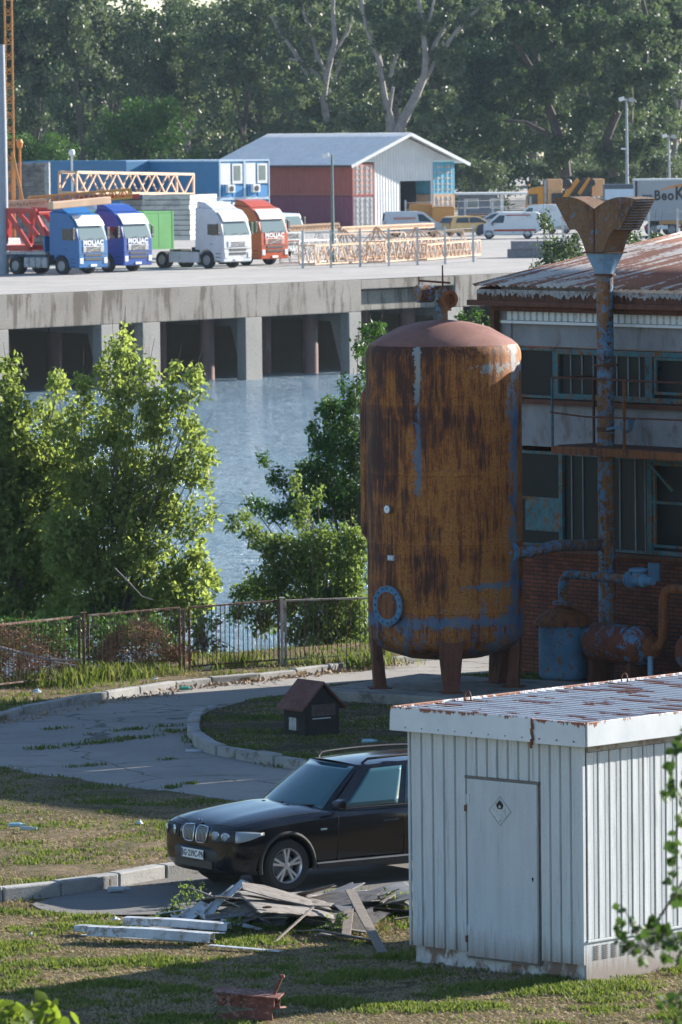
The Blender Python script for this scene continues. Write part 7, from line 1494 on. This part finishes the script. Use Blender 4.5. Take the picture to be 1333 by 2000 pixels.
# the big forked pale cottonwood behind the hangar
def limbtree(label, d, limbs, blobs, mat, nleaf, leaf=.36, bark=None):
    bx = D(limbs[0][0][0], 300, d).x; t = thing('cottonwood_tree', label, 'tree', (bx, d, QZ), 0, 'trees of the far forest'); b = MB(); o0 = Vector((bx, d, QZ)); sc_ = d / FPX
    for L_ in limbs:
        pts = []; rs = []; y_ = NR.uniform(-1.5, 1.5)
        for i, (x, y, r) in enumerate(L_): p = D(x, y, d) - o0; p.y += y_ * (i / max(1, len(L_) - 1)); pts.append(p); rs.append(r * sc_)
        b.tube(pts, rs, 8)
    b.build('trunk', bark or m_pbark, t, smooth=True); P = []
    for cx, cy, rx, ry in blobs:
        c = D(cx, cy, d) - o0; c.y += NR.uniform(-2, 2); n = int(nleaf * rx * ry / 2500); nc = max(4, n // 90)
        for q in ball(c, (rx * sc_, max(1.2, rx * sc_), ry * sc_), nc): P.append(ball(q, (.8, .8, .6), 90))
    leafmesh('crown', np.concatenate(P), leaf, mat, t, .2, .75, .4); return t
limbtree('huge pale forked cottonwood with bare white limbs rising behind the hangar roof', 545,
    [[(775, 345, 13), (775, 262, 12), (790, 230, 10), (812, 190, 8.5), (830, 145, 7), (832, 110, 6), (826, 60, 5), (818, 0, 4), (812, -60, 3)], [(770, 345, 11), (762, 250, 8), (752, 190, 6), (738, 110, 5), (718, 60, 4), (708, 20, 3.5), (704, -50, 2.5)], [(832, 130, 5), (850, 85, 4.5), (868, 55, 4), (880, 20, 3), (890, -50, 2)], [(815, 185, 5), (850, 120, 4.5), (885, 70, 4), (920, 30, 3.2), (960, -5, 2.5)], [(762, 150, 4), (775, 110, 3), (792, 70, 2.4)], [(745, 130, 4), (735, 70, 3), (745, 20, 2), (750, -30, 1.5)], [(826, 60, 4), (842, 30, 3), (850, -10, 2)], [(775, 262, 7), (760, 215, 5), (768, 170, 3)]],
    [(720, 20, 45, 35), (790, 10, 45, 30), (860, 30, 50, 40), (930, 30, 50, 35), (700, 150, 30, 50), (800, 60, 30, 30), (880, 120, 40, 40), (730, 240, 40, 30), (860, 210, 35, 40), (700, 220, 40, 60), (840, 250, 40, 20), (770, 60, 25, 40), (840, 90, 30, 40), (740, 60, 30, 40)], m_lfs, 1700)
limbtree('pale branched cottonwood with spreading bare limbs left of the forked one', 560,
    [[(645, 340, 9), (640, 250, 8), (632, 190, 7), (640, 140, 6), (655, 80, 5), (650, 20, 4), (655, -40, 3)], [(634, 170, 5), (600, 145, 4.5), (575, 100, 4), (545, 60, 3), (530, 30, 2)], [(640, 150, 4), (620, 110, 3.5), (610, 60, 3), (590, 20, 2.5)], [(648, 110, 4), (680, 60, 3.5), (690, 20, 3), (700, -30, 2)], [(630, 155, 4), (590, 120, 3), (565, 115, 2)]],
    [(560, 50, 50, 40), (640, 40, 50, 40), (610, 130, 40, 30), (690, 60, 30, 40), (640, 200, 70, 50), (580, 190, 60, 45), (650, 250, 70, 25)], m_lfs, 1300)
limbtree('dark limbed cottonwood leaning left above the parked vans', 548,
    [[(1105, 345, 12), (1100, 290, 11), (1080, 230, 9), (1060, 180, 8), (1042, 140, 6), (1025, 110, 5), (1000, 70, 4), (1005, 30, 3)], [(1100, 290, 7), (1065, 260, 6), (1030, 240, 4), (985, 235, 3)], [(1060, 180, 5), (1050, 120, 4), (1035, 60, 3), (1030, 0, 2.5)], [(1200, 345, 11), (1185, 270, 9), (1210, 210, 8), (1230, 170, 7), (1260, 120, 6), (1270, 60, 5), (1255, 0, 4)], [(1240, 160, 5), (1275, 130, 4), (1310, 120, 3)]],
    [(1010, 50, 60, 40), (1060, 60, 60, 40), (1100, 140, 60, 50), (1000, 170, 50, 40), (1150, 60, 60, 50), (1240, 60, 60, 40), (1290, 150, 45, 40), (1180, 200, 50, 40), (960, 260, 60, 45), (1130, 250, 40, 40), (1250, 270, 50, 40), (1060, 180, 40, 50), (1215, 140, 40, 50), (1190, 300, 50, 30), (1095, 300, 50, 30)], m_lfo, 2200, bark=m_dbark)
# far wood behind, one mass
P = []; rr = random.Random(5)
for i in range(1500):
    x = rr.uniform(-70, 80); top = (15.5 if x < -8 else 18.) + 4. * noise.noise(Vector((x * .09, 0, 0))) + 2. * noise.noise(Vector((x * .4, 3, 0))); z = top * (rr.random() ** .75); P.append(ball((x, 775 + rr.uniform(-6, 6) - z * .15, z), (2.0, 2.0, 1.5), 60))
o = leafmesh('far_wood', np.concatenate(P), .8, m_lfd, None, .1, .8, .4); o.location = (0, 0, QZ); struct(o, 'stuff'); tag(o, 'dense dark wood closing the view behind all the trees', 'wood')
# ---------------- grass, weeds ----------------
m_g1 = leafmat('green_grass_blade', (.08, .125, .03), (.16, .205, .055), .4, .6, 1.5, .2); m_g2 = leafmat('yellow_grass_blade', (.15, .18, .045), (.24, .25, .09), .4, .6, 1.5, .2); m_g3 = leafmat('dry_straw', (.30, .235, .14), (.42, .34, .22), .2, .7, 2., .2)
def polypts(P, n, ybox=None):
    a = np.array(P); x0, y0 = a.min(0)[:2]; x1, y1 = a.max(0)[:2]
    q = np.stack([NR.uniform(x0, x1, n), NR.uniform(y0, y1, n)], 1); ins = np.zeros(n, bool); j = len(a) - 1
    for i in range(len(a)):
        c = ((a[i, 1] > q[:, 1]) != (a[j, 1] > q[:, 1])) & (q[:, 0] < (a[j, 0] - a[i, 0]) * (q[:, 1] - a[i, 1]) / (a[j, 1] - a[i, 1] + 1e-12) + a[i, 0]); ins ^= c; j = i
    vis = np.abs(q[:, 0]) < q[:, 1] * .0635
    return q[ins & vis]
def fbm(x, y, s, o=0): return np.array([noise.fractal(Vector((a * s, b * s, o)), .6, 2., 4) for a, b in zip(x, y)])
def grass(name, label, pts, z, h, greenthr=.0, bare=-.55, straw=.5, gs=.55):
    n = len(pts); x, y = pts[:, 0], pts[:, 1]; f = fbm(x, y * 1.6, gs); f2 = fbm(x, y, 2.2, 7)
    keep = (f * .6 + f2 * .5 > bare) | (NR.random(n) < .15); pts, f, f2 = pts[keep], f[keep], f2[keep]; n = len(pts); x, y = pts[:, 0], pts[:, 1]
    zz = np.array([z(a, b) for a, b in pts]) if callable(z) else np.full(n, z)
    dry = (f + f2 * .5 + NR.normal(0, .16, n)) < greenthr; kind = np.where(dry, 2, np.where(NR.random(n) < .35, 1, 0)); 
    hh = h * NR.uniform(.45, 1.25, n) * np.where(dry, .55, 1.) * (1 + .5 * np.clip(f, -.6, .9)); ang = NR.uniform(0, 2 * np.pi, n); lean = np.where(dry, NR.uniform(.8, 2.2, n), NR.uniform(.1, .7, n)) * hh
    w = np.where(dry, .006, .008) * NR.uniform(.7, 1.6, n) * (1.2 if h < .2 else 1.4)
    p0 = np.stack([x, y, zz - .01], 1); dl = np.stack([np.cos(ang) * lean, np.sin(ang) * lean, hh], 1); sd_ = np.stack([np.sin(ang + NR.normal(0, .6, n)), -np.cos(ang), np.zeros(n)], 1) * w[:, None]
    V = np.stack([p0 - sd_, p0 + sd_, p0 + dl * [.4, .4, .62] + sd_ * .8, p0 + dl * [.4, .4, .62] - sd_ * .8, p0 + dl * [1, 1, .95]], 1).reshape(-1, 3)
    b0 = (np.arange(n) * 5)[:, None]; me = bpy.data.meshes.new(name)
    F = np.concatenate([b0 + [0, 1, 2], b0 + [0, 2, 3], b0 + [3, 2, 4]], 1).reshape(-1, 3)
    me.vertices.add(len(V)); me.vertices.foreach_set('co', V.astype(np.float32).ravel()); me.loops.add(F.size); me.loops.foreach_set('vertex_index', F.astype(np.int32).ravel())
    me.polygons.add(len(F)); me.polygons.foreach_set('loop_start', np.arange(0, F.size, 3, dtype=np.int32))
    try: me.polygons.foreach_set('loop_total', np.full(len(F), 3, np.int32))
    except Exception: pass
    for m in (m_g1, m_g2, m_g3): me.materials.append(m)
    me.polygons.foreach_set('material_index', np.repeat(kind.astype(np.int32), 3)); me.update(calc_edges=True); me.validate()
    o = bpy.data.objects.new(name, me); C.objects.link(o); struct(o, 'stuff'); return tag(o, label, 'grass')
grass('foreground_grass', 'mixed green and dry grass covering the foreground around the shed', polypts(FORE, 260000), 0, .062, .25)
grass('lawn_grass', 'patchy grass on the lawn between the road and the near kerb', polypts(FIELD, 200000), lambda a, b: zfield(a, b), .055, .27)
grass('verge_grass', 'rough grass and weeds on the verge below the fence', polypts(VERGE, 60000), .1, .08, .12)
grass('island_grass', 'short trodden grass on the round island by the kennel', polypts(ISL, 60000), .13, .055, .12)
# tufts along cracks and kerbs of the road
tp = []
for a, c, n, w in (((60, 1467), (230, 1450), 420, .10), ((220, 1450), (400, 1428), 420, .10), ((150, 1450 - 27), (90, 1428), 80, .08), ((222, 1431), (280, 1426), 160, .08), ((305, 1422), (355, 1420), 60, .05), ((170, 1437), (205, 1435), 50, .05), ((130, 1502), (210, 1496), 80, .05), ((325, 1543), (345, 1540), 80, .06), ((360, 1535), (380, 1533), 90, .05), ((320, 1487), (350, 1484), 80, .05), ((385, 1430), (400, 1455), 400, .15), ((400, 1458), (560, 1503), 900, .10), ((310, 1432), (400, 1432), 260, .10), ((0, 1766), (60, 1768), 500, .2), ((250, 1735), (350, 1728), 350, .10), ((640, 1318), (735, 1307), 200, .1), ((760, 1340), (1000, 1325), 900, .3), ((490, 1820), (800, 1800), 3500, .5), ((340, 1800), (620, 1790), 2500, .22), ((700, 1775), (810, 1790), 2500, .35), ((560, 1770), (600, 1765), 200, .1), ((650, 1748), (700, 1745), 200, .1)):
    A, B2 = G(*a), G(*c); u = NR.random(n); q = np.outer(1 - u, A[:2]) + np.outer(u, B2[:2]) + NR.normal(0, w, (n, 2)); tp.append(q)
grass('crack_weeds', 'weeds growing in the cracks and along the kerbs of the asphalt', np.concatenate(tp), .02, .06, .0, -2)
sp_ = []
for px, py, w in ((200, 1326, .5), (270, 1322, .5), (90, 1338, .5), (310, 1318, .3), (160, 1330, .25), (660, 1298, .5), (720, 1296, .4), (460, 1302, .4)):
    g_ = G(px, py, .1); sp_.append(np.array([g_.x, g_.y])[None] + NR.normal(0, 1, (260, 2)) * [w, .25])
grass('tall_weeds', 'tall seeding grass standing along the foot of the steel fence', np.concatenate(sp_), .1, .26, -.1, -2)
for (px, py, h, n_, sp2, lf, lab) in ((372, 1775, .42, 5, .25, .05, 'thin leafy weed in front of the car bumper'), (352, 1790, .36, 4, .2, .05, 'small weed left of the debris scraps'), (398, 1768, .34, 4, .2, .05, 'weed growing among the white scraps under the bumper'), (455, 1822, .2, 9, .2, .055, 'low green weed beside the folded metal profile'), (330, 1800, .2, 10, .25, .06, 'leafy green weed clump behind the folded profiles'), (722, 1790, .3, 12, .35, .07, 'broad leafed weed beside the leaning board'), (775, 1790, .35, 14, .45, .07, 'weed clump growing against the shed corner'), (662, 1822, .25, 7, .25, .06, 'weed at the foot of the short brown board'), (575, 1800, .24, 6, .25, .055, 'weed in front of the broken pale sheet')):
    g_ = G(px, py); t = thing('weed', lab, 'weed', g_); b = MB(); P = []
    for k in range(n_):
        a = NR.uniform(0, 6.28); e = Vector((math.cos(a) * sp2 * NR.random(), math.sin(a) * sp2 * NR.random() * .6, h * NR.uniform(.6, 1))); b.tube([(e.x * .3, e.y * .3, 0), (e.x * .6, e.y * .6, e.z * .6), tuple(e)], [.005, .004, .002], 4)
        for i in range(int(14)): f = NR.uniform(.25, 1.02); P.append((e.x * (.3 + .7 * f) + NR.normal() * .02, e.y * (.3 + .7 * f) + NR.normal() * .02, e.z * f))
    b.build('stem', m_g1, t); leafmesh('leaves', np.array(P), lf, m_lf3, t, .1, .6)
# fallen leaves along the far kerb and straw
lp_ = []
for a, c, n in (((330, 1352), (735, 1307), 900), ((180, 1378), (330, 1358), 250), ((0, 1418), (180, 1380), 200), ((735, 1306), (800, 1299), 120)):
    A, B2 = G(*a), G(*c); u = NR.random(n); q = np.outer(1 - u, A) + np.outer(u, B2); q[:, :2] += NR.normal(0, .13, (n, 2)); q[:, 2] = .03; lp_.append(q)
o = leafmesh('fallen_leaves', np.concatenate(lp_), .07, simple('dry_leaf', (.34, .24, .15), .9), None, .0, .6, .4); struct(o, 'stuff'); tag(o, 'dry fallen leaves gathered along the far kerb', 'leaves')
# haze
t = bpy.data.materials.new('haze_air'); t.use_nodes = True; nt = t.node_tree; nt.nodes.remove(nt.nodes['Principled BSDF']); pv = nt.nodes.new('ShaderNodeVolumePrincipled')
pv.inputs['Color'].default_value = (.60, .80, 1., 1); pv.inputs['Density'].default_value = .00005; pv.inputs['Anisotropy'].default_value = .2
nt.links.new(pv.outputs[0], nt.nodes['Material Output'].inputs['Volume'])
b = MB(); b.box((0, 800, 15), (3000, 2200, 50)); hz = b.build('haze', t); struct(hz, 'stuff')
